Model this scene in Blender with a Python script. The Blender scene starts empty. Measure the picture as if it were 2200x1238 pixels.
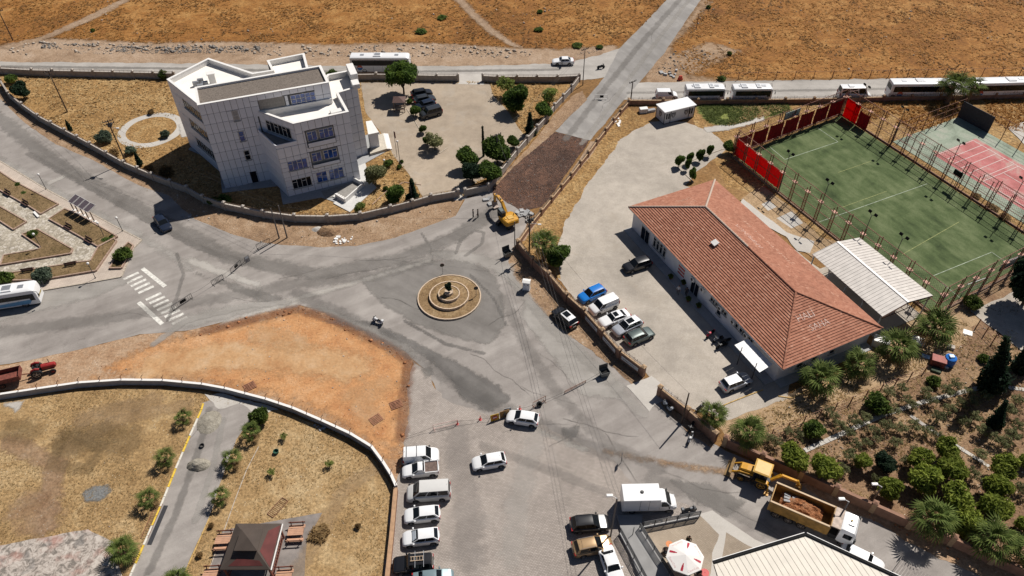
import bpy,bmesh,math,random
import numpy as np
from mathutils import Vector,Matrix,noise as mnoise
R=math.radians
random.seed(7);rng=np.random.default_rng(7)
SC=bpy.context.scene
COL=SC.collection
# camera, sky, sun, exposure
CAM_H,FPX,PITCH,ROLL=78.0,1637.7,0.7720,-0.00855
cp,sp_=math.cos(PITCH),math.sin(PITCH)
_f=Vector((0,cp,-sp_));_u=Vector((0,sp_,cp));_r=Vector((1,0,0))
CR=math.cos(ROLL)*_r+math.sin(ROLL)*_u
CU=-math.sin(ROLL)*_r+math.cos(ROLL)*_u
cam=bpy.data.cameras.new('camera');camo=bpy.data.objects.new('camera',cam);COL.objects.link(camo)
camo.matrix_world=Matrix(((CR.x,CU.x,-_f.x,0),(CR.y,CU.y,-_f.y,0),(CR.z,CU.z,-_f.z,CAM_H),(0,0,0,1)))
cam.sensor_width=36.0;cam.lens=FPX/2200*36.0;cam.clip_start=0.5;cam.clip_end=6000
SC.camera=camo
w=bpy.data.worlds.new('World');SC.world=w;w.use_nodes=True
SUN_EL,SUN_AZ=R(51),R(41.5)
nt=w.node_tree;bg=nt.nodes['Background']
sky=nt.nodes.new('ShaderNodeTexSky');sky.sky_type='NISHITA';sky.sun_disc=False
sky.sun_elevation=SUN_EL;sky.sun_rotation=SUN_AZ;sky.altitude=100;sky.dust_density=0.6;sky.air_density=0.62
nt.links.new(sky.outputs[0],bg.inputs[0]);bg.inputs[1].default_value=0.05
sun=bpy.data.lights.new('sun','SUN');sun.energy=5.0;sun.angle=R(0.5);sun.color=(1.0,0.95,0.88)
suno=bpy.data.objects.new('sun',sun);COL.objects.link(suno)
sd=Vector((math.sin(SUN_AZ)*math.cos(SUN_EL),math.cos(SUN_AZ)*math.cos(SUN_EL),math.sin(SUN_EL)))
suno.rotation_euler=sd.to_track_quat('Z','Y').to_euler();suno.location=sd*300
SC.view_settings.view_transform='Standard';SC.view_settings.look='None'
SC.view_settings.exposure=0.12;SC.view_settings.gamma=1.0
SC.render.engine='CYCLES'
SC.cycles.transparent_max_bounces=48;SC.cycles.max_bounces=5;SC.cycles.diffuse_bounces=2;SC.cycles.glossy_bounces=2
# helpers
def G(px,py,z=0.0):
 """point on the level z that the survey photograph shows at (px, py)"""
 d=((px-1100)/FPX)*CR-((py-619)/FPX)*CU+_f
 t=(z-CAM_H)/d.z
 return Vector((d.x*t,d.y*t,z))
def GL(pts,z=0.0):return[G(x,y,z)for x,y in pts]
def HT(b,t):
 """height of an upright whose foot is seen at b and whose top is seen at t"""
 g=G(*b);lo,hi=0.0,40.0
 for _ in range(40):
  m=(lo+hi)/2
  v=Vector((g.x,g.y,m-CAM_H));zz=v.dot(_f)
  if 619-FPX*v.dot(CU)/zz>t[1]:lo=m
  else:hi=m
 return m
def head(a,b):return math.atan2(b.y-a.y,b.x-a.x)
def sm(t):t=max(0.,min(1.,t));return t*t*(3-2*t)
class MB:
 def __init__(s):s.v=[];s.f=[];s.m=[]
 def add(s,vs,fs,mi=0):
  o=len(s.v);s.v+=[tuple(v)for v in vs];s.f+=[tuple(i+o for i in f)for f in fs];s.m+=[mi]*len(fs);return s
 def hexa(s,p,mi=0):
  return s.add(p,[(3,2,1,0),(4,5,6,7),(0,1,5,4),(1,2,6,5),(2,3,7,6),(3,0,4,7)],mi)
 def box(s,x0,y0,z0,x1,y1,z1,mi=0):
  return s.hexa([(x0,y0,z0),(x1,y0,z0),(x1,y1,z0),(x0,y1,z0),(x0,y0,z1),(x1,y0,z1),(x1,y1,z1),(x0,y1,z1)],mi)
 def bbox(s,x0,y0,z0,x1,y1,z1,b=.03,mi=0):
  r=lambda i:[(x0+i,y0+b),(x0+b,y0+i),(x1-b,y0+i),(x1-i,y0+b),(x1-i,y1-b),(x1-b,y1-i),(x0+b,y1-i),(x0+i,y1-b)]
  i2=b*.9
  top=[(x0+i2+i,y0+b+i2*.3)for i in(0,)]
  k=lambda q,d:[(min(max(x,x0+d),x1-d),min(max(y,y0+d),y1-d))for x,y in q]
  a=r(0);c=k(a,b)
  return s.loft([[(x,y,z0)for x,y in a],[(x,y,z1-b)for x,y in a],[(x,y,z1)for x,y in c]],mi=mi)
 def obox(s,c,sx,sy,sz,rz=0.,mi=0,ry=0.):
  M=Matrix.Translation(c)@Matrix.Rotation(rz,4,'Z')@Matrix.Rotation(ry,4,'Y')
  P=[M@Vector(p)for p in[(-sx/2,-sy/2,-sz/2),(sx/2,-sy/2,-sz/2),(sx/2,sy/2,-sz/2),(-sx/2,sy/2,-sz/2),(-sx/2,-sy/2,sz/2),(sx/2,-sy/2,sz/2),(sx/2,sy/2,sz/2),(-sx/2,sy/2,sz/2)]]
  return s.hexa(P,mi)
 def bar(s,a,b,w_,h=None,mi=0,up=(0,0,1)):
  a=Vector(a);b=Vector(b);h=h or w_;d=(b-a).normalized();up=Vector(up)
  if abs(d.dot(up))>.98:up=Vector((1,0,0))
  x=d.cross(up).normalized()*w_/2;y=x.cross(d).normalized()*h/2
  return s.hexa([a-x-y,a+x-y,a+x+y,a-x+y,b-x-y,b+x-y,b+x+y,b-x+y],mi)
 def tube(s,pts,r,n=6,mi=0):
  pts=[Vector(p)for p in pts];rs=r if isinstance(r,(list,tuple))else[r]*len(pts);rings=[]
  for i,p in enumerate(pts):
   d=(pts[min(i+1,len(pts)-1)]-pts[max(i-1,0)]).normalized()
   up=Vector((0,0,1))if abs(d.z)<.95 else Vector((1,0,0))
   x=d.cross(up).normalized();y=x.cross(d)
   rings.append([p+rs[i]*(math.cos(2*math.pi*k/n)*x+math.sin(2*math.pi*k/n)*y)for k in range(n)])
  return s.loft(rings,mi=mi)
 def loft(s,rings,mi=0,caps=True,closed=True):
  n=len(rings[0]);o=len(s.v);fs=[]
  vs=[tuple(p)for r in rings for p in r]
  for i in range(len(rings)-1):
   for k in range(n if closed else n-1):
    k2=(k+1)%n;fs.append((i*n+k,i*n+k2,(i+1)*n+k2,(i+1)*n+k))
  if caps:fs+=[tuple(range(n-1,-1,-1)),tuple(range((len(rings)-1)*n,len(rings)*n))]
  return s.add(vs,fs,mi)
 def lathe(s,prof,n=12,mi=0,c=(0,0,0)):
  return s.loft([[(c[0]+r*math.cos(2*math.pi*k/n),c[1]+r*math.sin(2*math.pi*k/n),c[2]+z)for k in range(n)]for r,z in prof],mi=mi)
 def latheY(s,prof,n=14,mi=0,c=(0,0,0)):
  return s.loft([[(c[0]+r*math.cos(2*math.pi*k/n),c[1]+y,c[2]+r*math.sin(2*math.pi*k/n))for k in range(n)]for r,y in prof],mi=mi)
 def prism(s,pts,z0,z1,mi=0):
  pts=[(p[0],p[1])for p in pts]
  if sum(pts[i-1][0]*pts[i][1]-pts[i][0]*pts[i-1][1]for i in range(len(pts)))<0:pts=pts[::-1]
  return s.loft([[(x,y,z0)for x,y in pts],[(x,y,z1)for x,y in pts]],mi=mi)
 def quad(s,a,b,c,d,mi=0):return s.add([a,b,c,d],[(0,1,2,3)],mi)
 def mesh(s,name,mats,smooth=False):
  me=bpy.data.meshes.new(name);me.from_pydata(s.v,[],s.f)
  for m in(mats if isinstance(mats,(list,tuple))else[mats]):me.materials.append(m)
  if any(s.m):me.polygons.foreach_set('material_index',s.m)
  if smooth:
   me.polygons.foreach_set('use_smooth',[True]*len(me.polygons))
   me.set_sharp_from_angle(angle=R(smooth if smooth>1 else 38))
  me.update();return me
def link(name,data,parent=None,loc=(0,0,0),rz=0.,rot=None,scale=None):
 o=bpy.data.objects.new(name,data);COL.objects.link(o)
 o.location=loc;o.rotation_euler=rot if rot else(0,0,rz)
 if scale:o.scale=scale
 if parent:o.parent=parent
 return o
def obj(name,mb,mats,parent=None,loc=(0,0,0),rz=0.,smooth=False,rot=None):
 return link(name,mb.mesh(name,mats,smooth)if isinstance(mb,MB)else mb,parent,loc,rz,rot)
def tag(o,label,cat=None,group=None,kind=None):
 if label:o['label']=label
 if cat:o['category']=cat
 if group:o['group']=group
 if kind:o['kind']=kind
 return o
def thing(name,label,cat,loc=(0,0,0),rz=0.,group=None):
 return tag(link(name,None,None,loc,rz),label,cat,group)
def struct(o,label=None,kind='structure'):return tag(o,label,None,None,kind)
KIDS={}
def dup(root,loc,rz=0.,label=None,group=None,scale=None,cat=None,paint=None):
 """a copy of a thing with copies of its parts and their sub-parts; paint = {old material name: new material}"""
 r=root.copy();COL.objects.link(r);r.location=loc;r.rotation_euler=(0,0,rz)
 if scale:r.scale=(scale,)*3 if isinstance(scale,(int,float))else scale
 if label:r['label']=label
 if group:r['group']=group
 if cat:r['category']=cat
 def rec(o,c):
  for ch in o.children:
   d=ch.copy();COL.objects.link(d);d.parent=c;d.matrix_parent_inverse=ch.matrix_parent_inverse.copy()
   if paint and d.type=='MESH':repaint(d,paint)
   rec(ch,d)
 if paint and r.type=='MESH':repaint(r,paint)
 rec(root,r);return r
def repaint(d,paint):
 for i,sl in enumerate(d.material_slots):
  if sl.material and sl.material.name in paint:
   sl.link='OBJECT';sl.material=paint[sl.material.name]
def bpatch(a,b,c,d,u0=0.,u1=1.,v0=0.,v1=1.,off=0.006,n=1,th=0.0):
 """a pane lying on the bilinear patch a-b-c-d (a,b low edge; d,c high edge), lifted by off"""
 a,b,c,d=map(Vector,(a,b,c,d))
 f=lambda u,v:(a*(1-u)+b*u)*(1-v)+(d*(1-u)+c*u)*v
 nn=(b-a).cross(d-a).normalized()
 P=[f(u0,v0),f(u1,v0),f(u1,v1),f(u0,v1)]
 m=MB();m.hexa([p-nn*.02 for p in P]+[p+nn*off for p in P]);return m
 # materials
MATS={}
def lin(c):
 return tuple(((x/255)/12.92 if x/255<=.04045 else((x/255+.055)/1.055)**2.4)for x in c)
def mat(name,col,rough=.6,metal=0.,var=.12,scale=3.,spec=.4,bump=0.,coat=0.,col2=None,detail=4.,tr=0.):
 if name in MATS:return MATS[name]
 m=bpy.data.materials.new(name);m.use_nodes=True;t=m.node_tree;b=t.nodes['Principled BSDF']
 b.inputs['Roughness'].default_value=rough;b.inputs['Metallic'].default_value=metal
 b.inputs['Specular IOR Level'].default_value=spec;b.inputs['Coat Weight'].default_value=coat
 tc=t.nodes.new('ShaderNodeTexCoord');nz=t.nodes.new('ShaderNodeTexNoise');nz.inputs['Scale'].default_value=scale;nz.inputs['Detail'].default_value=detail
 t.links.new(tc.outputs['Object'],nz.inputs['Vector'])
 rp=t.nodes.new('ShaderNodeValToRGB');c2=col2 or tuple(min(1,x*(1+var))for x in col);c1=tuple(x*(1-var)for x in col)if not col2 else col
 rp.color_ramp.elements[0].position=.32;rp.color_ramp.elements[1].position=.68
 rp.color_ramp.elements[0].color=(*c1,1);rp.color_ramp.elements[1].color=(*c2,1)
 t.links.new(nz.outputs['Fac'],rp.inputs[0]);t.links.new(rp.outputs[0],b.inputs['Base Color'])
 if tr:b.inputs['Transmission Weight'].default_value=tr
 if bump:
  bp=t.nodes.new('ShaderNodeBump');bp.inputs['Strength'].default_value=bump;bp.inputs['Distance'].default_value=.05
  t.links.new(nz.outputs['Fac'],bp.inputs['Height']);t.links.new(bp.outputs[0],b.inputs['Normal'])
 MATS[name]=m;return m
class NT:
 def __init__(s,name,rough=.9):
  s.m=bpy.data.materials.new(name);s.m.use_nodes=True;s.t=s.m.node_tree;s.b=s.t.nodes['Principled BSDF']
  s.b.inputs['Roughness'].default_value=rough;s.b.inputs['Specular IOR Level'].default_value=.2
  s.pos=s.t.nodes.new('ShaderNodeNewGeometry').outputs['Position'];MATS[name]=s.m
 def n(s,typ,**k):
  nd=s.t.nodes.new(typ)
  for a,v in k.items():setattr(nd,a,v)
  return nd
 def map(s,sc=(1,1,1),rz=0.,loc=(0,0,0)):
  nd=s.n('ShaderNodeMapping');nd.inputs['Scale'].default_value=sc;nd.inputs['Rotation'].default_value=(0,0,rz);nd.inputs['Location'].default_value=loc
  r=s.n('ShaderNodeMapping');r.inputs['Rotation'].default_value=(0,0,rz)
  s.t.links.new(s.pos,r.inputs[0]);nd.inputs['Rotation'].default_value=(0,0,0);s.t.links.new(r.outputs[0],nd.inputs[0]);return nd.outputs[0]
 def noise(s,scale,detail=5.,rough=.55,vec=None,dist=0.):
  nd=s.n('ShaderNodeTexNoise');nd.inputs['Scale'].default_value=scale;nd.inputs['Detail'].default_value=detail;nd.inputs['Roughness'].default_value=rough;nd.inputs['Distortion'].default_value=dist
  s.t.links.new(vec or s.pos,nd.inputs['Vector']);return nd.outputs['Fac']
 def ramp(s,fac,stops):
  nd=s.n('ShaderNodeValToRGB');e=nd.color_ramp.elements
  while len(e)<len(stops):e.new(.5)
  for i,(p,c)in enumerate(stops):e[i].position=p;e[i].color=(*c,1)if not isinstance(c,(int,float))else(c,c,c,1)
  s.t.links.new(fac,nd.inputs[0]);return nd.outputs[0]
 def mix(s,a,b,fac,mode='MIX'):
  nd=s.n('ShaderNodeMix',data_type='RGBA',blend_type=mode)
  for sock,v in((nd.inputs[0],fac),(nd.inputs[6],a),(nd.inputs[7],b)):
   if isinstance(v,(int,float)):sock.default_value=v
   elif isinstance(v,tuple):sock.default_value=(*v,1)
   else:s.t.links.new(v,sock)
  return nd.outputs[2]
 def out(s,col,h=None,strength=.5,dist=.1):
  s.t.links.new(col,s.b.inputs['Base Color'])
  if h is not None:
   bp=s.n('ShaderNodeBump');bp.inputs['Strength'].default_value=strength;bp.inputs['Distance'].default_value=dist
   s.t.links.new(h,bp.inputs['Height']);s.t.links.new(bp.outputs[0],s.b.inputs['Normal'])
  return s.m
def soil(name,cols,big=.06,mid=.5,fine=4.,speck=None,bump=.6,contrast=.5,speck_s=2.2,dist=.12,spk=.16):
 """earth / grass: cols = dark, middle, light"""
 N=NT(name)
 b=N.noise(big,6,.6,dist=.6);m=N.noise(mid,6,.65,dist=.4);f=N.noise(fine,5,.7)
 base=N.ramp(N.mix(b,m,.5),[(.36,cols[0]),(.5,cols[1]),(.64,cols[2])])
 c=N.mix(base,N.ramp(f,[(.3,1-contrast),(.7,1+contrast*.5)]),1.0,'MULTIPLY')
 if speck:
  v=N.n('ShaderNodeTexVoronoi');v.inputs['Scale'].default_value=speck_s;N.t.links.new(N.pos,v.inputs['Vector'])
  k=N.ramp(v.outputs['Distance'],[(spk*.7,1.),(spk,0.)]);k2=N.ramp(N.noise(.35,3),[(.45,0.),(.6,1.)])
  c=N.mix(c,speck,N.mix(k,k2,1.0,'MULTIPLY'))
 return N.out(c,f,bump,dist)
def asphalt(name,dark,midc,light,rz=0.,crack=True,streak=.5):
 N=NT(name,.85)
 b=N.noise(.05,6,.6,dist=1.2);m=N.noise(.35,6,.6,dist=.5);f=N.noise(9.,3,.6)
 st=N.noise(1.,5,.6,vec=N.map((.05,.55,1),rz))
 base=N.ramp(N.mix(N.mix(b,st,streak),m,.3),[(.36,dark),(.5,midc),(.64,light)])
 c=N.mix(base,N.ramp(f,[(.25,.88),(.75,1.1)]),1.0,'MULTIPLY')
 if crack:
  v=N.n('ShaderNodeTexVoronoi',feature='DISTANCE_TO_EDGE');v.inputs['Scale'].default_value=.13
  wv=N.n('ShaderNodeVectorMath',operation='ADD');N.t.links.new(N.pos,wv.inputs[0])
  nz=N.n('ShaderNodeTexNoise');nz.inputs['Scale'].default_value=.6;nz.inputs['Detail'].default_value=5;N.t.links.new(N.pos,nz.inputs['Vector'])
  sc=N.n('ShaderNodeVectorMath',operation='SCALE');sc.inputs['Scale'].default_value=4.;N.t.links.new(nz.outputs['Color'],sc.inputs[0])
  N.t.links.new(sc.outputs[0],wv.inputs[1]);N.t.links.new(wv.outputs[0],v.inputs['Vector'])
  k=N.ramp(v.outputs['Distance'],[(.002,.72),(.008,1.)])
  c=N.mix(c,k,N.ramp(N.noise(.09,2),[(.5,0.),(.66,.8)]),'MULTIPLY')
 return N.out(c,f,.25,.02)
def pavers(name,a,b_,gap,rz=0.,size=.22,dirt=(.3,.25,.2)):
 N=NT(name,.85)
 br=N.n('ShaderNodeTexBrick');br.inputs['Scale'].default_value=1.;br.inputs['Brick Width'].default_value=size;br.inputs['Row Height'].default_value=size*.6
 br.inputs['Mortar Size'].default_value=.022;br.inputs['Mortar Smooth'].default_value=.3;br.inputs['Bias'].default_value=0
 br.inputs['Color1'].default_value=(*a,1);br.inputs['Color2'].default_value=(*b_,1);br.inputs['Mortar'].default_value=(*gap,1)
 N.t.links.new(N.map((1,1,1),rz),br.inputs['Vector'])
 big=N.noise(.09,6,.6,dist=.7);m=N.noise(.6,5,.6)
 c=N.mix(br.outputs['Color'],N.ramp(big,[(.3,.78),(.5,.97),(.7,1.16)]),1.0,'MULTIPLY')
 c=N.mix(c,N.ramp(m,[(.25,.86),(.6,1.05)]),1.0,'MULTIPLY')
 c=N.mix(c,dirt,N.ramp(N.noise(.16,5,.65,dist=1.),[(.56,0.),(.72,.45)]))
 return N.out(c,br.outputs['Fac'],-.25,.02)
def leafmat(name,a,b,c,trans=.42):
 N=NT(name,.75);tc=N.n('ShaderNodeTexCoord');oi=N.n('ShaderNodeObjectInfo')
 nz=N.n('ShaderNodeTexNoise');nz.inputs['Scale'].default_value=2.2;nz.inputs['Detail'].default_value=4;N.t.links.new(tc.outputs['Object'],nz.inputs['Vector'])
 wn=N.n('ShaderNodeTexWhiteNoise');N.t.links.new(tc.outputs['Object'],wn.inputs['Vector'])
 c_=N.ramp(N.mix(nz.outputs['Fac'],wn.outputs['Value'],.12),[(.3,a),(.5,b),(.7,c)])
 hs=N.n('ShaderNodeHueSaturation');N.t.links.new(c_,hs.inputs['Color']);mr=N.n('ShaderNodeMapRange');mr.inputs[3].default_value=.8;mr.inputs[4].default_value=1.2
 N.t.links.new(oi.outputs['Random'],mr.inputs[0]);N.t.links.new(mr.outputs[0],hs.inputs['Value']);N.t.links.new(hs.outputs[0],N.b.inputs['Base Color'])
 tb=N.n('ShaderNodeBsdfTranslucent');N.t.links.new(hs.outputs[0],tb.inputs[0]);mx=N.n('ShaderNodeMixShader');mx.inputs[0].default_value=trans;N.t.links.new(N.b.outputs[0],mx.inputs[1]);N.t.links.new(tb.outputs[0],mx.inputs[2])
 N.t.links.new(mx.outputs[0],N.t.nodes['Material Output'].inputs['Surface']);return N.m
 # the setting: ground, roads, lots
def ragged(P,rag,step,seed=0.,closed=True):
 out=[];n=len(P)
 for i in range(n):
  a=P[i];b=P[(i+1)%n];L=(b-a).length;k=max(1,int(L/step));nn=Vector((-(b-a).y,(b-a).x,0)).normalized()
  for j in range(k):
   p=a.lerp(b,j/k)
   e=(mnoise.fractal(Vector((p.x*.35,p.y*.35,seed)),.8,2.1,4)+.5*mnoise.noise(Vector((p.x*1.7,p.y*1.7,seed))))*rag
   out.append(p+nn*e)
 return out
LAYER=[0]
def sheet(name,pts,z,m,rag=.35,step=.7,world=False,label=None):
 P=[Vector((p[0],p[1],0))for p in pts]if world else GL(pts)
 if rag:P=ragged(P,rag,step,seed=len(pts)*3.7+z*991)
 if sum(P[i-1].x*P[i].y-P[i].x*P[i-1].y for i in range(len(P)))<0:P=P[::-1]
 LAYER[0]+=1;z+=LAYER[0]*.0007
 me=bpy.data.meshes.new(name);me.from_pydata([(p.x,p.y,z)for p in P],[],[tuple(range(len(P)))]);me.materials.append(m);me.update()
 return struct(link(name,me),label)
def softmat(m,amp=1.,grain=.6,sc=.7):
 k=m.name+'_soft%d'%(amp*100)
 if k in MATS:return MATS[k]
 c=m.copy();c.name=k;MATS[k]=c;t=c.node_tree;b=t.nodes['Principled BSDF'];a=t.nodes.new('ShaderNodeAttribute');a.attribute_name='fade'
 nz=t.nodes.new('ShaderNodeTexNoise');nz.inputs['Scale'].default_value=sc;nz.inputs['Detail'].default_value=7;nz.inputs['Roughness'].default_value=.7;g_=t.nodes.new('ShaderNodeNewGeometry');t.links.new(g_.outputs['Position'],nz.inputs['Vector'])
 m1=t.nodes.new('ShaderNodeMath');m1.operation='MULTIPLY_ADD';t.links.new(nz.outputs['Fac'],m1.inputs[0]);m1.inputs[1].default_value=grain*2;m1.inputs[2].default_value=-grain
 m2=t.nodes.new('ShaderNodeMath');m2.operation='ADD';t.links.new(a.outputs['Fac'],m2.inputs[0]);t.links.new(m1.outputs[0],m2.inputs[1])
 mr=t.nodes.new('ShaderNodeMapRange');mr.interpolation_type='SMOOTHSTEP';mr.inputs[1].default_value=.28;mr.inputs[2].default_value=.72;mr.inputs[4].default_value=amp;t.links.new(m2.outputs[0],mr.inputs[0]);t.links.new(mr.outputs[0],b.inputs['Alpha']);return c
def seg_dist(P,A_):
 d=np.full(len(P),1e9)
 for a,b in A_:
  v=b-a;L=max(1e-9,(v**2).sum());t=np.clip(((P-a)@v)/L,0,1);d=np.minimum(d,np.linalg.norm(P-a-t[:,None]*v,axis=1))
 return d
def soft(name,pts,z,m,fade=1.2,amp=1.,cell=None,line=None,label=None,grain=.6,sc=.7):
 """a patch whose rim frays out: fade in metres; line = half width of a stroke instead of an area"""
 Q=np.array([(p.x,p.y)for p in GL(pts)]);n=len(Q);ext=(line or fade)+.2;lo,hi=Q.min(0)-ext,Q.max(0)+ext;cell=cell or max(.35,fade*.45 if not line else line*.45);nx,ny=(np.ceil((hi-lo)/cell).astype(int)+1)
 gx,gy=np.meshgrid(np.arange(nx),np.arange(ny),indexing='ij');P=lo+np.stack([gx.ravel(),gy.ravel()],1)*cell
 E=[(Q[i],Q[i+1])for i in range(n-1)]+([]if line else[(Q[-1],Q[0])]);d=seg_dist(P,E)
 if line:f=np.clip(1-d/line,0,1)
 else:
  r=np.zeros(len(P),bool)
  for i in range(n):
   x0,y0=Q[i];x1,y1=Q[i-1];c=((y0>P[:,1])!=(y1>P[:,1]))&(P[:,0]<(x1-x0)*(P[:,1]-y0)/((y1-y0)or 1e-9)+x0);r^=c
  f=np.clip(.5+np.where(r,d,-d)/fade*.5,0,1)
 F=f.reshape(nx,ny);keep=np.maximum(np.maximum(F[:-1,:-1],F[1:,:-1]),np.maximum(F[:-1,1:],F[1:,1:]))>0;I,J=np.nonzero(keep);q=I*ny+J;Fc=np.stack([q,q+ny,q+ny+1,q+1],1);used,inv=np.unique(Fc,return_inverse=True);Fc=inv.reshape(-1,4)
 LAYER[0]+=1;z+=LAYER[0]*.0007;V=np.c_[P[used],np.full(len(used),z)];me=bpy.data.meshes.new(name);k=len(Fc);me.vertices.add(len(V));me.vertices.foreach_set('co',V.ravel());me.loops.add(k*4);me.loops.foreach_set('vertex_index',Fc.ravel().astype(np.int32));me.polygons.add(k);me.polygons.foreach_set('loop_start',np.arange(0,k*4,4));me.polygons.foreach_set('loop_total',np.full(k,4))
 at=me.attributes.new('fade','FLOAT','POINT');at.data.foreach_set('value',f[used].astype(np.float32));me.materials.append(softmat(m,amp,grain,sc));me.update();return struct(link(name,me),label)
Z=lambda k:.004*k
M_base=soil('base_earth',[(.17,.095,.04),(.25,.135,.05),(.33,.2,.09)],big=.03,mid=.25,fine=2.)
M_field=soil('field_grass',[(.185,.078,.022),(.31,.138,.036),(.44,.24,.082)],big=.035,mid=.3,fine=1.6,contrast=.5,bump=.8,dist=.3)
M_lawn=soil('compound_grass',[(.25,.14,.05),(.39,.23,.09),(.53,.36,.17)],big=.08,mid=.5,fine=2.2,contrast=.7,bump=1.,dist=.3)
M_park=soil('park_grass',[(.26,.16,.07),(.39,.255,.12),(.5,.365,.2)],big=.07,mid=.5,fine=3.,contrast=.55,speck=(.5,.42,.3),bump=.7)
M_verge=soil('verge_dirt',[(.22,.14,.085),(.33,.215,.13),(.42,.3,.2)],big=.12,mid=.7,fine=3.5,contrast=.5,speck=(.5,.45,.38),bump=.8)
M_shoulder=soil('shoulder_dirt',[(.25,.165,.105),(.36,.25,.165),(.43,.32,.23)],big=.1,mid=.5,fine=2.5,contrast=.35,speck=(.5,.44,.37),bump=.6)
M_red=soil('red_earth',[(.42,.19,.08),(.52,.27,.12),(.58,.35,.19)],big=.07,mid=.45,fine=3.,contrast=.25,speck=(.6,.47,.34),bump=.7,speck_s=3.)
M_redp=soil('pale_red_earth',[(.5,.27,.125),(.6,.37,.19),(.66,.46,.28)],big=.12,mid=.6,fine=3.,contrast=.2,bump=.4)
M_redd=soil('dark_red_earth',[(.17,.075,.045),(.28,.125,.07),(.38,.2,.12)],big=.2,mid=.9,fine=4.,contrast=.5,speck=(.5,.4,.3),bump=.9)
M_redlt=soil('tan_earth',[(.3,.17,.095),(.4,.26,.16),(.48,.35,.24)],big=.1,mid=.6,fine=3.,contrast=.4,speck=(.55,.47,.38),bump=.7)
M_garden=soil('garden_soil',[(.17,.095,.055),(.27,.165,.095),(.38,.26,.15)],big=.1,mid=.6,fine=3.5,contrast=.6,speck=(.5,.43,.35),bump=.9)
M_gardenlt=soil('palm_strip_soil',[(.3,.2,.11),(.4,.275,.16),(.48,.35,.22)],big=.1,mid=.6,fine=3.5,contrast=.4,bump=.6)
M_weeds=soil('weeds_ground',[(.1,.13,.03),(.19,.22,.055),(.33,.3,.11)],big=.2,mid=.8,fine=3.,contrast=.7,bump=1.)
M_bed=soil('bed_grass',[(.12,.085,.035),(.21,.14,.07),(.27,.19,.1)],big=.15,mid=.7,fine=4.,contrast=.5)
M_milled=soil('milled_earth',[(.06,.036,.028),(.125,.072,.053),(.23,.125,.085)],big=.2,mid=1.3,fine=5.,contrast=.75,bump=1.,dist=.3,speck=(.33,.27,.23),speck_s=2.6)
M_asph=asphalt('asphalt',(.2,.178,.162),(.285,.258,.237),(.385,.353,.324),rz=R(-30))
M_asphd=asphalt('asphalt_dark',(.155,.142,.13),(.215,.199,.183),(.28,.26,.24),rz=R(35))
M_asphl=asphalt('asphalt_dusty',(.28,.26,.235),(.37,.345,.315),(.46,.43,.395),rz=0)
M_asphf=asphalt('asphalt_fresh',(.2,.188,.176),(.265,.25,.236),(.35,.332,.31),rz=R(62),crack=False)
M_stain=asphalt('asphalt_oily',(.115,.107,.1),(.165,.154,.144),(.23,.214,.2),rz=R(40),crack=False)
M_conc=asphalt('concrete_light',(.36,.33,.3),(.46,.43,.39),(.53,.5,.46),rz=.3,streak=.2)
M_pav=pavers('lot_pavers',(.4,.35,.312),(.32,.279,.247),(.2,.172,.15),rz=R(-8),size=.3,dirt=(.26,.235,.215))
M_pavr=pavers('yard_pavers',(.5,.448,.385),(.435,.386,.328),(.31,.272,.23),rz=R(-32),dirt=(.34,.29,.23))
M_pavc=pavers('car_park_pavers',(.44,.365,.285),(.38,.31,.235),(.27,.215,.16),rz=R(20),dirt=(.36,.33,.29))
M_walk=pavers('sidewalk_slabs',(.52,.44,.37),(.47,.395,.33),(.36,.3,.25),rz=R(-33),size=.5)
M_kerb=mat('kerb_stone',(.42,.36,.29),.85,var=.2,scale=4)
M_pinkk=mat('pinkish_kerb',(.36,.25,.19),.85,var=.2,scale=4)
M_white=mat('road_paint',(.62,.6,.55),.8,var=.25,scale=2.5)
def crazy():
 N=NT('crazy_paving',.85)
 v=N.n('ShaderNodeTexVoronoi');v.inputs['Scale'].default_value=2.1;N.t.links.new(N.pos,v.inputs['Vector'])
 d=N.n('ShaderNodeTexVoronoi',feature='DISTANCE_TO_EDGE');d.inputs['Scale'].default_value=2.1;N.t.links.new(N.pos,d.inputs['Vector'])
 sep=N.n('ShaderNodeSeparateColor');N.t.links.new(v.outputs['Color'],sep.inputs[0])
 c=N.ramp(sep.outputs[0],[(0.,(.3,.26,.2)),(.5,(.44,.39,.31)),(1.,(.54,.49,.42))])
 c=N.mix(c,(.2,.175,.14),N.ramp(d.outputs['Distance'],[(.03,.8),(.07,0.)]))
 c=N.mix(c,N.ramp(N.noise(.3,4),[(.3,.85),(.7,1.1)]),1.,'MULTIPLY')
 return N.out(c,d.outputs['Distance'],.4,.03)
M_crazy=crazy()
g=bpy.data.meshes.new('ground');g.from_pydata([(-1600,-600,0),(1600,-600,0),(1600,2600,0),(-1600,2600,0)],[],[(0,1,2,3)]);g.materials.append(M_base)
struct(link('ground',g))
FIELD_L=[(-400,-260),(1640,-260),(1530,-120),(1432,0),(1380,55),(1330,100),(1310,100),(1200,108),(1100,104),(900,94),(700,99),(500,92),(330,95),(100,84),(0,100),(-400,108)]
FIELD_R=[(1700,-260),(1600,-120),(1520,0),(1480,60),(1440,98),(1450,120),(1470,160),(1600,171),(2000,167),(2500,163),(2800,-260)]
COMPOUND=[(-40,156),(0,157),(375,166),(750,172),(1245,180),(1228,200),(1191,242),(1154,290),(1111,338),(1076,380),(1049,408),(984,425),(926,436),(886,446),(839,458),(774,473),(703,477),(632,476),(564,467),(481,450),(401,416),(365,400),(292,372),(226,338),(168,308),(109,276),(46,236),(0,185),(-30,170)]
PARK=[(-300,890),(0,862),(80,850),(261,833),(430,840),(571,870),(690,918),(800,985),(842,1045),(838,1240),(820,1500),(-500,1500)]
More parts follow.
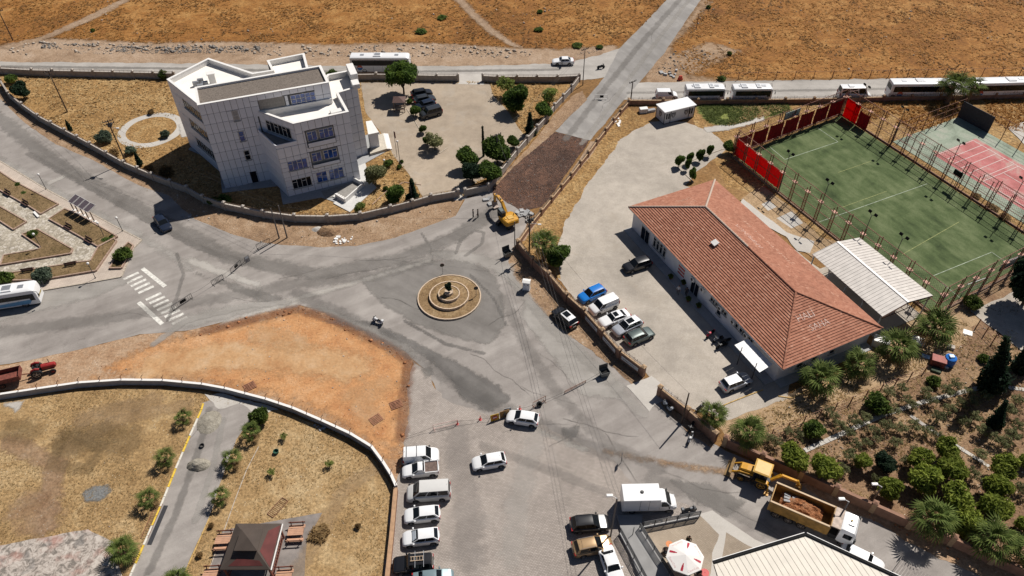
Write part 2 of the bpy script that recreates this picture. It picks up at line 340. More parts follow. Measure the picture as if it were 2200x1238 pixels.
soft('field',FIELD_L,Z(1),M_field,2.5,cell=2.2);soft('field',FIELD_R,Z(1),M_field,2.5,cell=2.2)
sheet('lawn',COMPOUND,Z(1),M_lawn,0)
sheet('lawn',PARK,Z(1),M_park,.1)
sheet('lawn',[(1370,213),(2500,206),(2500,700),(2100,660),(1990,700),(1640,420),(1560,400),(1480,240)],Z(1),M_lawn,.3)
sheet('garden_ground',[(1556,938),(1650,884),(1900,770),(2010,690),(2200,560),(2500,500),(2900,1500),(2300,1290),(2200,1222),(1880,1086),(1724,1018),(1600,964)],Z(1),M_garden,.3)
sheet('dirt_strip',[(1530,905),(1690,846),(1850,780),(1890,700),(2020,650),(2090,640),(2110,690),(2010,795),(1900,835),(1800,872),(1640,945),(1575,955)],Z(2),M_gardenlt,.5)
sheet('verge',[(0,182),(46,236),(109,276),(168,308),(226,338),(292,372),(365,400),(401,416),(481,450),(564,467),(632,476),(703,477),(774,473),(839,458),(886,446),(926,436),(1000,420),(990,440),(979,469),(915,491),(850,514),(764,532),(687,535),(604,529),(552,523),(503,508),(420,474),(395,455),(365,426),(300,404),(200,349),(120,314),(50,266),(-20,200)],Z(2),M_verge,.15)
soft('shoulder',[(-400,104),(0,98),(100,82),(330,93),(500,90),(700,97),(900,92),(1100,103),(1200,107),(1315,98),(1335,108),(1260,132),(1180,142),(760,146),(370,140),(-400,134)],Z(2),M_shoulder,2.0,1.0)
soft('shoulder',[(1540,-10),(1480,62),(1440,100),(1450,120),(1520,90),(1590,110),(1480,165),(1600,175),(1480,182),(1380,185),(1400,130),(1480,40),(1510,-10)],Z(2),M_verge,2.0,1.0)
sheet('earth',[(-300,815),(-100,802),(60,774),(200,744),(300,719),(400,711),(470,696),(520,681),(600,661),(640,656),(700,672),(800,719),(870,754),(889,770),(882,830),(874,930),(864,1010),(852,1042),(800,962),(690,900),(570,855),(430,822),(261,813),(80,833),(-100,850),(-300,870)],Z(2),M_redlt,.35)
soft('earth',[(210,800),(330,742),(450,712),(560,686),(640,664),(720,690),(840,750),(877,775),(868,830),(861,930),(848,1005),(790,944),(690,888),(560,842),(430,816),(300,808)],Z(3),M_red,3.)
sheet('road',[(-250,60),(-80,150),(0,212),(50,262),(120,310),(200,345),(300,400),(365,422),(395,451),(420,471),(503,505),(552,520),(604,526),(687,532),(764,529),(850,511),(915,488),(979,464),(1000,428),(1040,413),(1055,400),(1140,462),(1125,500),(1108,545),(1130,600),(1170,650),(1225,700),(1310,780),(1370,825),(1430,870),(1490,930),(1560,968),(1700,1030),(1860,1095),(2000,1155),(2200,1240),(2500,1370),(1950,1400),(1750,1260),(1600,1190),(1480,1120),(1400,1085),(1320,1020),(1230,975),(1140,925),(1060,925),(1000,910),(950,870),(920,800),(885,771),(870,754),(800,719),(700,671),(640,656),(600,660),(520,680),(470,695),(400,711),(300,719),(200,744),(60,775),(-150,808),(-350,830),(-350,690),(0,640),(93,624),(261,596),(288,534),(305,517),(266,497),(102,409),(0,345),(-80,300),(-300,160)],Z(4),M_asph,.12)
sheet('road',[(-400,130),(370,136),(760,142),(1000,142),(1180,138),(1260,126),(1338,102),(1306,165),(1255,173),(1037,173),(750,172),(375,162),(0,153),(-400,150)],Z(4),M_asphl,.35)
sheet('road',[(1545,-150),(1432,0),(1385,50),(1330,105),(1300,165),(1245,230),(1192,283),(1268,302),(1300,265),(1340,215),(1385,165),(1430,110),(1470,50),(1506,0),(1610,-150)],Z(5),M_asphf,.12)
sheet('road',[(1335,215),(1370,178),(1480,176),(2500,161),(2500,207),(1750,215)],Z(4),M_asphl,.25)
sheet('dug_road',[(1192,284),(1267,302),(1245,335),(1200,398),(1165,445),(1120,455),(1060,420),(1055,398),(1110,345),(1154,310)],Z(6),M_milled,.25,.5)
sheet('verge',[(1192,284),(1245,228),(1262,215),(1252,195),(1228,208),(1191,248),(1154,296),(1111,344),(1066,392),(1056,404),(1070,396),(1110,352),(1154,316)],Z(7),M_verge,.25,.5)
sheet('verge',[(1268,304),(1250,335),(1204,402),(1166,452),(1140,470),(1115,520),(1128,518),(1164,462),(1208,410),(1268,338),(1290,304)],Z(7),M_shoulder,.1,.5)
sheet('paved_lot',[(887,772),(915,800),(950,855),(1000,880),(1060,898),(1150,905),(1240,950),(1330,1000),(1360,1040),(1420,1062),(1480,1092),(1560,1140),(1560,1420),(800,1420),(838,1150),(850,1045),(862,1010),(872,930),(880,830)],Z(5),M_pav,.55)
sheet('paved_yard',[(1395,262),(1470,262),(1530,285),(1566,318),(1500,365),(1470,400),(1560,420),(1900,690),(1700,800),(1690,858),(1560,905),(1440,862),(1400,815),(1385,795),(1330,755),(1254,668),(1200,600),(1195,545),(1215,470),(1270,380),(1330,300)],Z(3),M_pavr,.25)
sheet('grass_verge',[(1351,232),(1395,262),(1335,300),(1272,382),(1216,472),(1195,545),(1205,600),(1150,560),(1120,525),(1164,456),(1206,406),(1266,332),(1318,258)],Z(4),M_lawn,.35,.5)
sheet('verge',[(1106,528),(1150,566),(1217,642),(1294,720),(1385,808),(1372,834),(1300,778),(1215,716),(1150,655),(1108,600),(1092,560)],Z(6),M_verge,.3,.5)
sheet('verge',[(1404,848),(1536,946),(1530,962),(1478,928),(1425,878)],Z(6),M_verge,.25,.5)
sheet('verge',[(1790,1048),(2300,1275),(2300,1330),(2000,1190),(1880,1125),(1800,1090),(1690,1030)],Z(6),M_redlt,.3,.5)
sheet('car_park',[(775,178),(940,176),(1052,180),(1060,205),(1089,236),(1116,277),(1130,294),(1100,330),(1069,365),(1040,385),(1001,403),(984,411),(909,424),(879,375),(848,338),(825,294),(784,240)],Z(3),M_pavc,.15)
sheet('driveway',[(980,181),(985,160),(1035,160),(1040,182)],Z(6),M_conc,.15,.5)
sheet('driveway',[(984,409),(1002,401),(1015,410),(1000,428),(975,432)],Z(6),M_conc,.1,.5)
soft('road_patch',[(770,600),(900,560),(1010,560),(1060,590),(1080,640),(1085,700),(1050,740),(960,720),(880,690),(820,650)],Z(5),M_asphd,0.9,0.8)
soft('road_patch',[(700,690),(790,690),(880,730),(960,770),(1020,800),(1070,830),(1095,860),(1050,885),(1000,860),(955,800),(890,750),(800,715)],Z(6),M_stain,0.9,0.8)
soft('road_patch',[(417,584),(450,600),(481,603),(613,644),(576,656),(481,613)],Z(6),M_asphd,0.9,0.8)
soft('road_patch',[(395,560),(420,575),(470,590),(560,622),(560,610),(470,575),(420,555)],Z(5),M_conc,0.9,0.8)
soft('road_patch',[(573,656),(641,636),(900,565),(930,553),(920,565),(760,612),(640,646),(590,665)],Z(7),M_conc,0.9,0.8)
soft('road_patch',[(480,690),(580,656),(640,645),(640,658),(600,664),(520,684),(470,700)],Z(6),M_conc,0.9,0.8)
soft('road_patch',[(650,660),(700,660),(800,705),(880,745),(900,775),(870,757),(800,722),(700,674)],Z(6),M_asphl,0.9,0.8)
soft('road_patch',[(1130,640),(1200,705),(1290,785),(1345,835),(1330,860),(1250,850),(1170,745),(1120,680)],Z(5),M_asphl,0.9,0.8)
soft('road_patch',[(1300,965),(1420,990),(1560,1010),(1640,1040),(1640,1048),(1560,1022),(1420,998),(1300,975)],Z(7),M_verge,0.9,0.8)
soft('road_patch',[(1440,1035),(1520,1040),(1600,1080),(1560,1110),(1500,1080)],Z(7),M_asphd,0.9,0.8)
soft('road_patch',[(1160,925),(1240,955),(1262,965),(1255,972),(1180,940)],Z(7),M_conc,0.9,0.8)
soft('road_patch',[(1210,920),(1240,918),(1240,940),(1225,946),(1210,935)],Z(8),M_stain,0.9,0.8)
soft('road_patch',[(910,795),(925,790),(933,805),(915,812)],Z(7),M_asphd,0.9,0.8)
sheet('concrete_apron',[(1345,830),(1400,808),(1450,850),(1410,870),(1395,885)],Z(7),M_conc,.15)
soft('dust',[(360,690),(480,660),(560,650),(600,655),(520,676),(400,706)],Z(5),M_asphl,1.2,0.7)
soft('dust',[(93,628),(261,600),(280,605),(200,640),(0,690),(-100,700),(-100,655)],Z(5),M_asphl,1.2,0.7)
soft('dust',[(0,348),(102,411),(266,499),(300,515),(420,590),(400,560),(290,495),(120,405),(0,335)],Z(5),M_asphl,1.2,0.7)
soft('dust',[(900,540),(1010,540),(1100,570),(1110,620),(1050,575),(960,556)],Z(6),M_asphl,1.2,0.7)
soft('road_marking',[(101,393),(160,366),(190,363),(192,366),(163,370),(104,400)],Z(6),M_conc,0.6,0.8)
sheet('inner_road',[(437,866),(408,935),(345,1090),(300,1190),(270,1260),(240,1340),(360,1340),(395,1240),(412,1195),(452,1105),(472,1045),(508,945),(550,885),(540,862),(480,850)],Z(3),M_asph,.12)
sheet('inner_road',[(470,880),(510,870),(560,890),(600,880),(560,866),(480,846),(440,846)],Z(4),M_conc,.5)
def painted():
 N=NT('painted_slab',.85)
 a=N.ramp(N.noise(1.5,7,.75,dist=.8),[(.42,(.17,.15,.13)),(.5,(.36,.31,.27)),(.6,(.5,.45,.4))])
 c=N.mix(a,(.4,.2,.16),N.ramp(N.noise(.35,4,.6),[(.52,0.),(.68,.6)]))
 c=N.mix(c,(.12,.115,.11),N.ramp(N.noise(.5,4,.6,vec=N.map((1,1,1),0,(9,4,0))),[(.57,0.),(.66,.6)]))
 return N.out(c)
sheet('painted_slab',[(-300,1215),(0,1172),(190,1137),(245,1165),(262,1238),(250,1380),(-400,1380)],Z(3),painted(),.12)
sheet('gazebo_slab',[(478,1140),(600,1118),(693,1102),(660,1160),(648,1330),(430,1330),(456,1200)],Z(3),mat('slab_dark',(.21,.185,.17),.85,var=.25,scale=.8),.05)
soft('gravel_spot',[(178,1060),(200,1045),(235,1040),(238,1055),(215,1078),(185,1078)],Z(2),mat('grey_gravel',(.16,.16,.155),.95,var=.3,scale=6,bump=.5),0.6,1.0)
soft('gravel_spot',[(10,868),(52,862),(35,888),(28,878)],Z(2),M_conc,0.6,1.0)
soft('weed_patch',[(1490,226),(1690,222),(1705,240),(1560,274),(1520,262)],Z(2),M_weeds,1.2,1.0)
soft('footpath',[(1510,275),(1560,268),(1640,250),(1640,260),(1565,280),(1520,285)],Z(2),M_conc,0.6,1.0)
def ring(name,c,r0,r1,z,m,n=48,rag=.12):
 me=MB();a=[];b=[]
 for k in range(n):
  t=2*math.pi*k/n;e=rag*mnoise.noise(Vector((math.cos(t)*3,math.sin(t)*3,r0)))
  a.append((c.x+(r0+e)*math.cos(t),c.y+(r0+e)*math.sin(t),z));b.append((c.x+(r1+e)*math.cos(t),c.y+(r1+e)*math.sin(t),z))
 me.loft([b,a],caps=False);return struct(obj(name,me,m))
rc=G(325,279);ring('footpath',rc,4.5,6.0,Z(3),M_conc)
soft('footpath',[(384,268),(412,262),(412,292),(390,296)],Z(4),M_conc,0.6,1.0)
KS=.13
wk=MB();wk.prism(GL([(-200,246),(0,347),(102,409),(266,497),(305,517),(288,534),(261,596),(200,607),(93,625),(0,642),(-200,678)]),-.1,KS)
struct(obj('sidewalk',wk,M_walk))
CRAZY=[(-150,345),(0,411),(65,447),(90,463),(127,442),(141,452),(107,474),(212,533),(195,563),(170,566),(37,587),(0,592),(-150,610)]
sheet('stone_paving',CRAZY,KS+.004,M_crazy,.0)
BEDS=[[(-60,339),(0,371),(31,392),(127,442),(90,463),(65,447),(0,411),(-60,380)],[(-60,414),(0,446),(59,480),(31,497),(0,477),(-60,446)],[(141,452),(180,470),(254,512),(212,533),(107,474)],[(246,516),(252,521),(208,585),(119,600),(85,604),(31,606),(-60,622),(-60,604),(37,588),(170,567),(196,564),(212,535)],[(82,496),(158,539),(154,548),(3,573),(10,552),(85,539),(90,535),(49,507)],[(277,524),(288,531),(263,579),(237,580),(252,553)]]
for bpts in BEDS:
 t=struct(sheet('flower_bed',bpts,KS+.17,M_bed,0))
 P=GL(bpts);kb=MB()
 for i in range(len(P)):
  a,b=P[i],P[(i+1)%len(P)]
  if a.x<-125 and b.x<-125:continue
  n_=max(1,int((b-a).length/1.0))
  for j in range(n_):
   p,q=a.lerp(b,j/n_),a.lerp(b,(j+.97)/n_)
   kb.bar(p+Vector((0,0,KS+.14)),q+Vector((0,0,KS+.14+random.uniform(-.01,.02))),.18,.34)
 k=obj('kerb',kb,M_pinkk,t);k['kind']='stuff'
kerbp=GL([(-200,246),(0,347),(102,409),(266,497),(305,517),(288,534),(261,596),(200,607),(93,625),(0,642),(-200,678)])
kb=MB()
for i in range(len(kerbp)-1):
 a,b=kerbp[i],kerbp[i+1];n_=max(1,int((b-a).length/1.))
 for j in range(n_):kb.bar(a.lerp(b,j/n_)+Vector((0,0,.05)),a.lerp(b,(j+.96)/n_)+Vector((0,0,.05)),.2,.24)
o=struct(obj('kerb',kb,M_kerb));o['kind']='stuff'
zc=struct(link('crosswalk',None));zm=None
def stripe_mb(a,b,wd,z=Z(9)):
 a=Vector(a);b=Vector(b);d=(b-a).normalized();n=Vector((-d.y,d.x,0))*wd/2;mb=MB();k=max(3,int((b-a).length/.35));L=[];Rr=[]
 for j in range(k+1):
  p=a.lerp(b,j/k);e=mnoise.noise(Vector((p.x*2,p.y*2,5)))*.05
  L.append((p.x+n.x*(1+e),p.y+n.y*(1+e),z));Rr.append((p.x-n.x*(1-e),p.y-n.y*(1-e),z))
 mb.loft([Rr,L],caps=False,closed=False);return mb
for i in range(14):
 if i==5:continue
 a=G(265+8.06*i,601+7.35*i);b=G(265+8.06*i+33,601+7.35*i-15);obj('stripe',stripe_mb(a,b,.5),M_white,zc)
for a,b in(((306,577),(355,616)),((298,650),(349,697))):obj('stop_line',stripe_mb(G(*a),G(*b),.62),M_white,zc)
for k,(pts,w_,amp,mm)in enumerate((([(-60,210),(120,350),(300,450),(500,555),(680,590),(850,560),(980,510),(1060,455)],2.6,.55,M_asphd),([(60,330),(260,440),(420,530),(560,575)],1.0,.4,M_asphd),([(-60,720),(200,690),(420,650),(640,610),(820,590),(960,545)],2.2,.35,M_asphd),([(640,630),(760,690),(900,770),(1040,860),(1200,930),(1330,985)],2.0,.32,M_stain),([(1080,640),(1130,740),(1200,850),(1300,950),(1420,1010)],1.4,.3,M_asphd),([(1100,600),(1180,700),(1290,800),(1380,890)],1.5,.5,M_asphl),([(1400,1030),(1520,1070),(1650,1140),(1800,1200)],1.8,.3,M_asphd),([(980,545),(990,515),(1020,495),(1040,500),(1035,525),(1000,550)],.5,.5,M_asphd),([(930,560),(925,530),(905,500)],.35,.5,M_asphd),([(1010,590),(1060,640),(1090,700)],.4,.5,M_stain),([(870,690),(960,740),(1040,760)],.5,.5,M_stain),([(330,740),(400,690),(520,660),(620,650)],1.0,.6,M_asphl),([(380,545),(395,590),(380,640),(360,690)],.5,.5,M_asphd),([(1215,300),(1300,190),(1380,90),(1460,0)],1.2,.4,M_asphd),([(1250,310),(1330,200),(1410,90),(1480,0)],.9,.4,M_asphl),([(0,143),(400,148),(800,156),(1200,150)],.9,.5,M_asphd),([(1350,200),(1700,195),(2200,186)],.8,.4,M_asphd),([(980,930),(1000,1050),(1010,1200)],3.,.3,M_asph),([(1150,940),(1120,1050),(1100,1200)],2.5,.3,M_conc),([(1040,960),(1180,1010),(1300,1060)],1.2,.22,M_asphd),([(450,880),(430,960),(380,1100),(320,1230)],.8,.5,M_asphd),([(480,900),(460,1000),(420,1120)],.7,.5,M_asphl),([(330,790),(480,765),(640,770),(760,790)],5.,.75,M_redp),([(560,720),(640,740)],3.5,.5,M_redp),([(800,900),(760,850),(820,830)],3.,.4,M_redp),([(440,712),(560,684),(640,664),(720,688),(840,748),(880,778),(870,850),(864,940)],1.5,.4,M_redd),([(80,1080),(150,960),(260,900),(400,870)],2.0,.35,M_gardenlt),([(20,950),(120,1000),(100,1130)],2.2,.6,M_redlt),([(140,930),(220,960),(190,1010),(110,1000),(140,930)],1.4,.35,M_bed),([(640,1230),(740,1050),(820,1000)],1.8,.3,M_gardenlt),([(150,950),(210,940),(270,950)],4.5,.4,M_bed),([(60,1090),(90,1120)],4.,.5,M_redlt),([(30,920),(60,930)],3.5,.35,M_bed),([(180,900),(330,860)],2.5,.35,M_gardenlt))):
 soft('tyre_marks' if k<22 else 'dirt_track',pts,Z(8 if k<22 else 4),mm,line=w_,amp=amp)
cr=MB()
for c_,a_,n_ in(((700,600),.3,26),((820,640),-.2,20),((1010,760),-.7,30),((1120,830),-.6,24),((1210,900),-.4,26),((1300,930),-.9,20),((1080,930),.1,22),((600,600),.5,18),((500,640),-.1,18),((300,470),-.6,24),((180,380),-.6,20),((240,680),.1,26),((1160,760),-1.0,24),((1420,1010),-.3,26),((1560,1090),-.5,20),((930,520),.4,22),((760,560),.1,24),((1180,960),.9,16),((1290,240),1.1,22),((1400,90),1.1,20),((400,950),1.2,16),((1050,700),.8,18)):
 p=G(*c_);a=a_;w0=random.uniform(.012,.026);L_,R_=[],[]
 for k in range(n_):
  a+=random.uniform(-.55,.55)*.7;a+=(a_-a)*.25;d=Vector((math.cos(a),math.sin(a),0));nn=Vector((-d.y,d.x,0))*w0*random.uniform(.5,1.3)*min(1,(n_-k)/5);L_.append((p.x+nn.x,p.y+nn.y,.085));R_.append((p.x-nn.x,p.y-nn.y,.085));p=p+d*random.uniform(.25,.6)
 cr.loft([R_,L_],caps=False,closed=False)
struct(obj('road_crack',cr,mat('crack_dark',(.12,.108,.098),.95)))
for a,b in(((1690,780),(1600,735)),):pass
# the white office building
M_panel=mat('white_cladding',(.72,.73,.775),.45,var=.05,scale=.6,spec=.4)
M_joint=mat('dark_joint',(.09,.09,.095),.9)
M_roofw=mat('white_roof_membrane',(.8,.76,.7),.7,var=.04,scale=.5)
M_cope=mat('white_coping',(.74,.72,.69),.5,var=.05)
M_gravel=mat('roof_gravel',(.15,.125,.105),.95,var=.35,scale=6,bump=.6)
M_glass=mat('dark_glass',(.008,.011,.018),.1,var=.3,spec=.25)
M_glassb=mat('sky_tinted_glass',(.02,.075,.3),.08,var=.5,scale=1.2,spec=.7)  # tint deepened with the blue of the sky the panes reflect
M_frame=mat('window_frame',(.62,.6,.56),.5)
M_plinth=mat('plinth_concrete',(.34,.34,.34),.85,var=.1)
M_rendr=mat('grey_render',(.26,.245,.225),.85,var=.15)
M_dark=mat('dark_metal',(.04,.04,.042),.5)
M_steel=mat('grey_steel',(.3,.31,.33),.45,metal=.4)
office=thing('office_building','white panel-clad four storey office building with stepped flat roofs','building',(0,0,0))
TH,WH,LH=16.1,13.3,13.4
V2=lambda x,y:Vector((x,y,0))
A,B_,Cc,D=V2(-48.6,104.9),V2(-29.3,111.6),V2(-31.6,117.3),V2(-50.7,110.4)
def block(name,pts,ztop,roofz,th=.35,mroof=M_roofw,z0=0.,cope=M_cope):
 """walls up to the parapet, a sunk roof deck, a coping: parts of the office"""
 pts=[Vector((p[0],p[1],0))for p in pts]
 if sum(pts[i-1].x*pts[i].y-pts[i].x*pts[i-1].y for i in range(len(pts)))<0:pts=pts[::-1]
 n=len(pts);inn=[]
 for i in range(n):
  d1=(pts[i]-pts[i-1]).normalized();d2=(pts[(i+1)%n]-pts[i]).normalized()
  n1=V2(-d1.y,d1.x);n2=V2(-d2.y,d2.x);m=(n1+n2);m=m/max(.25,m.dot(n1));inn.append(pts[i]+m*th)
 w_=MB();ring=lambda q,z:[(p.x,p.y,z)for p in q]
 w_.loft([ring(pts,z0),ring(pts,ztop-.06)],caps=False);w_.loft([ring(inn,ztop-.06),ring(inn,roofz-.1)],caps=False)
 wo=obj('wall',w_,M_joint if cope is M_cope else M_panel,office)
 c=MB();out=[pts[i]+(pts[i]-inn[i]).normalized()*.06 for i in range(n)];inn2=[inn[i]+(inn[i]-pts[i]).normalized()*.05 for i in range(n)]
 c.loft([ring(out,ztop-.1),ring(out,ztop),ring(inn2,ztop),ring(inn2,ztop-.1),ring(out,ztop-.1)],caps=False)
 c.loft([ring([inn[i]+(inn[i]-pts[i]).normalized()*.02 for i in range(n)],ztop-.1),ring([inn[i]+(inn[i]-pts[i]).normalized()*.02 for i in range(n)],roofz-.05)],caps=False)
 obj('coping',c,M_cope,office)
 r=MB();r.add(ring(inn,roofz),[tuple(range(n))]);obj('roof',r,mroof,office)
 return wo
tower=block('tower',[A,B_,Cc,D],TH,TH-.35,mroof=M_gravel)
wingp=[V2(-41.4,107.4),V2(-41.0,108.6),V2(-34.1,103.85),V2(-25.9,107.25),V2(-28.5,113.2),V2(-25.6,115.0),V2(-27.7,120.8),V2(-30.4,119.8),V2(-29.6,117.9),V2(-31.6,117.2),V2(-29.4,111.7)]
wingp=[V2(-40.6,107.75),V2(-34.1,103.85),V2(-25.9,107.25),V2(-28.5,113.2),V2(-25.6,115.0),V2(-27.7,120.8),V2(-31.3,119.4),V2(-32.0,116.9),V2(-29.8,111.5)]
wing=block('wing',wingp,WH,WH-1.0)
leftp=[V2(-58.4,118.0),V2(-53.4,125.4),V2(-44.2,119.9),V2(-41.2,120.9),V2(-42.8,124.3),V2(-36.7,126.9),V2(-33.5,116.7),V2(-50.6,110.5),V2(-50.0,109.0)]
left=block('left',leftp,LH,LH-.95)
lw=MB();lowp=[V2(-41.35,107.45),V2(-37.3,102.5),V2(-34.1,103.84),V2(-35.5,106.6),V2(-39.9,108.0)]
lw.prism(lowp,0,9.4);lowwall=obj('wall',lw,M_joint,office)
lt=MB();lt.prism([p*1.0 for p in[V2(-41.0,107.4),V2(-37.3,102.8),V2(-34.3,104.0),V2(-35.6,106.5),V2(-39.9,107.9)]],9.4,9.45);obj('terrace_floor',lt,M_rendr,office)
PANELS={}
def panel_mesh(w_,h,m):
 k=(round(w_,1),round(h,1),m.name)
 if k not in PANELS:
  mb=MB();mb.bbox(-k[0]/2,-k[1]/2,0,k[0]/2,k[1]/2,.05,.015);PANELS[k]=mb.mesh('cladding_panel',m)
 return PANELS[k],k
def facade(wall,p,q,z0,z1,cols,rows,holes=(),gap=.05,m=None,jog=0.):
 """cladding panels, one object each, on the upright p-q; holes = (u0,u1,v0,v1) in metres left free"""
 p=Vector(p);q=Vector(q);L=(q-p).length;d=(q-p).normalized();nrm=Vector((d.y,-d.x,0))
 Mr=Matrix(((d.x,0,nrm.x,0),(d.y,0,nrm.y,0),(0,1,0,0),(0,0,0,1)))
 cw=L/cols;rh=(z1-z0)/rows
 for i in range(cols):
  for j in range(rows):
   u0,u1,v0,v1=i*cw,(i+1)*cw,z0+j*rh,z0+(j+1)*rh
   rects=[(u0,u1,v0,v1)]
   for h in holes:
    nr=[]
    for a0,a1,b0,b1 in rects:
     x0,x1,y0,y1=max(a0,h[0]),min(a1,h[1]),max(b0,h[2]),min(b1,h[3])
     if x1-x0<.01 or y1-y0<.01:nr.append((a0,a1,b0,b1));continue
     nr+=[(a0,a1,b0,y0),(a0,a1,y1,b1),(a0,x0,y0,y1),(x1,a1,y0,y1)]
    rects=[r for r in nr if r[1]-r[0]>.12 and r[3]-r[2]>.12]
   for u0,u1,v0,v1 in rects:
    me,k=panel_mesh(u1-u0-gap,v1-v0-gap,m or M_panel);c=p+d*(u0+u1)/2+Vector((0,0,(v0+v1)/2))
    o=link('cladding_panel',me,wall);o.matrix_local=Matrix.Translation(c)@Mr@Matrix.Diagonal(((u1-u0-gap)/k[0],(v1-v0-gap)/k[1],1,1))
def window(parent,p,d,u,z,w_,h,nx,ny=2,glass=None,deep=.12,sill=True,split=.68):
 """a window in the upright through p along d: glass set back, frame bars, sill"""
 p=Vector(p);d=Vector(d).normalized();n=Vector((d.y,-d.x,0));c=p+d*u+Vector((0,0,z))
 Mx=Matrix(((d.x,n.x,0,c.x),(d.y,n.y,0,c.y),(0,0,1,c.z),(0,0,0,1)))
 f=MB();b=.07
 for k in range(nx+1):f.box(w_*k/nx-b/2,.02,0,w_*k/nx+b/2,.09,h)
 f.box(-b/2,.021,-b/2,w_+b/2,.088,b/2);f.box(-b/2,.021,h-b/2,w_+b/2,.088,h+b/2)
 for k in range(nx):
  if ny==2 and k%2==0:f.box(w_*k/nx,.022,h*split,w_*(k+1)/nx,.086,h*split+b)
  elif ny>2:
   for j in range(1,ny):f.box(w_*k/nx,.022,h*j/ny,w_*(k+1)/nx,.086,h*j/ny+b)
 o=obj('window',f,M_frame,parent);o.matrix_local=Mx
 g_=MB();g_.box(0,.0,0,w_,.03,h);obj('pane',g_,glass or M_glass,o)
 if sill:s_=MB();s_.box(-.12,.02,-.14,w_+.12,.2,-.04);obj('sill',s_,M_plinth,o)
 return o
U=lambda p,q,t:p+(q-p)*t
crease=V2(-41.35,107.42);Ld=(crease-A).length;dT=(crease-A).normalized()
tw=[(4.6,5.5,z,z+1.9)for z in(12.2,8.4,4.7)]+[(4.6,5.6,0.1,2.3)]
facade(tower,A,crease,0,TH-.1,8,9,tw)
for i,z in enumerate((12.2,8.4,4.7)):window(office,A,dT,4.65,z+.05,.8,1.8,1,2,(M_steel if i==0 else M_glassb if i==1 else M_glass),split=.5)
dd=MB();dd.box(0,0,0,.95,.06,2.2);o=obj('door',dd,M_glass,office);nT=Vector((dT.y,-dT.x,0));o.matrix_local=Matrix(((dT.x,nT.x,0,(A+dT*4.62).x),(dT.y,nT.y,0,(A+dT*4.62).y),(0,0,1,.12),(0,0,0,1)))
pR=V2(-29.3,111.6);Lr=(pR-crease).length
hs=[(1.2,5.4,12.2,15.1),(5.9,10.2,12.6,15.2)]
facade(tower,crease,pR,12.3,TH-.1,10,2,hs)
window(office,crease+dT*0-Vector((0,0,0)),dT,6.3,12.75,3.9,2.2,5,3,M_glassb,sill=False)
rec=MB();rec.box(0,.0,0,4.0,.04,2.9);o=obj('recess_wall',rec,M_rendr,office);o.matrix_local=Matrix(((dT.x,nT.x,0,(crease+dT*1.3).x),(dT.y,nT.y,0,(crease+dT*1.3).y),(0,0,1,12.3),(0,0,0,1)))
wl,wr=V2(-37.3,102.5),V2(-25.9,107.25);dW=(wr-wl).normalized();LW=(wr-wl).length
facade(lowwall,crease,wl,0,9.4,5,5)
du=(wl-crease).normalized();
x2=LW-.1
win1=[(1.1,4.2,1.3,3.1),(1.1,4.2,4.9,6.7)]
rec3=[(4.9,9.5,8.6,11.6),(4.9,9.5,4.6,7.6)]
win2=[(5.2,6.9,1.4,3.4),(7.3,9.7,1.4,3.4)]
facade(lowwall,wl,wl+dW*3.45,0,9.4,3,5,win1)
facade(wing,wl+dW*3.45,wr,0,WH-.12,8,7,[(a-3.45,b-3.45,c,d)for a,b,c,d in win1+rec3+win2])
for a,b,c,d in win1:window(office,wl,dW,a,c,b-a,d-c,4,2,M_glassb if c>4 else M_glass)
for a,b,c,d in win2:window(office,wl,dW,a,c,b-a,d-c,2 if b<7 else 3,2,M_glassb)
nW=Vector((dW.y,-dW.x,0))
def recess(u0,u1,z0,z1,dep,win,low):
 """a loggia: dark lining behind the cladding, floor, parapet, windows on its back"""
 Mx=Matrix(((dW.x,nW.x,0,(wl+dW*u0).x),(dW.y,nW.y,0,(wl+dW*u0).y),(0,0,1,z0),(0,0,0,1)))
 L_=u1-u0;H=z1-z0;m=MB()
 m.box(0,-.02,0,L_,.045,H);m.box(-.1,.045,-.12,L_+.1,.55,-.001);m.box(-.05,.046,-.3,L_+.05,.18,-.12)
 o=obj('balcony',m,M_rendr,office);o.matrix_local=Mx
 r=MB();r.box(0,.46,0,L_,.55,low);obj('balustrade',r,M_panel,o)
 for u,w_ in win:window(office,wl+nW*.05,dW,u0+u,z0+(.95 if low>.5 else .1),w_,H-(1.15 if low>.5 else .35),2 if w_<1.9 else 3,2,M_glassb if low>.5 else M_glass,sill=False)
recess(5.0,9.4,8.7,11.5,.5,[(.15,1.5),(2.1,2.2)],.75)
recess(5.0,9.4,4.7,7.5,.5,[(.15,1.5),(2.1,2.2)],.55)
tb0,tb1=V2(-40.6,107.75),V2(-34.1,103.85);dt_=(tb1-tb0).normalized()
facade(wing,tb0,tb1,9.45,WH-.12,6,2,[(1.3,6.6,10.1,12.05)])
window(office,tb0,dt_,1.35,10.15,5.2,1.85,6,2,M_glass)
tp=MB();tp.bar((-41.2,107.3,9.75),(-37.3,102.6,9.75),.15,.7);tp.bar((-37.3,102.6,9.75),(-34.2,103.9,9.75),.15,.7);obj('parapet',tp,M_panel,office)
facade(wing,V2(-41.33,107.43),V2(-40.62,107.74),9.45,WH-.12,1,2)
facade(wing,V2(-28.5,113.2),V2(-25.6,115.0),0,WH-.12,3,8)
la,lb=V2(-58.4,118.0),V2(-50.0,109.0);dl=(lb-la).normalized();Ll=(lb-la).length
bands=[(4.6,11.9,z,z+1.7)for z in(10.0,6.2,2.4)]
facade(left,la,lb,0,LH-.12,5,7,bands)
for a,b,c,d in bands:window(office,la,dl,a,c,b-a,d-c,8,2,M_glass)
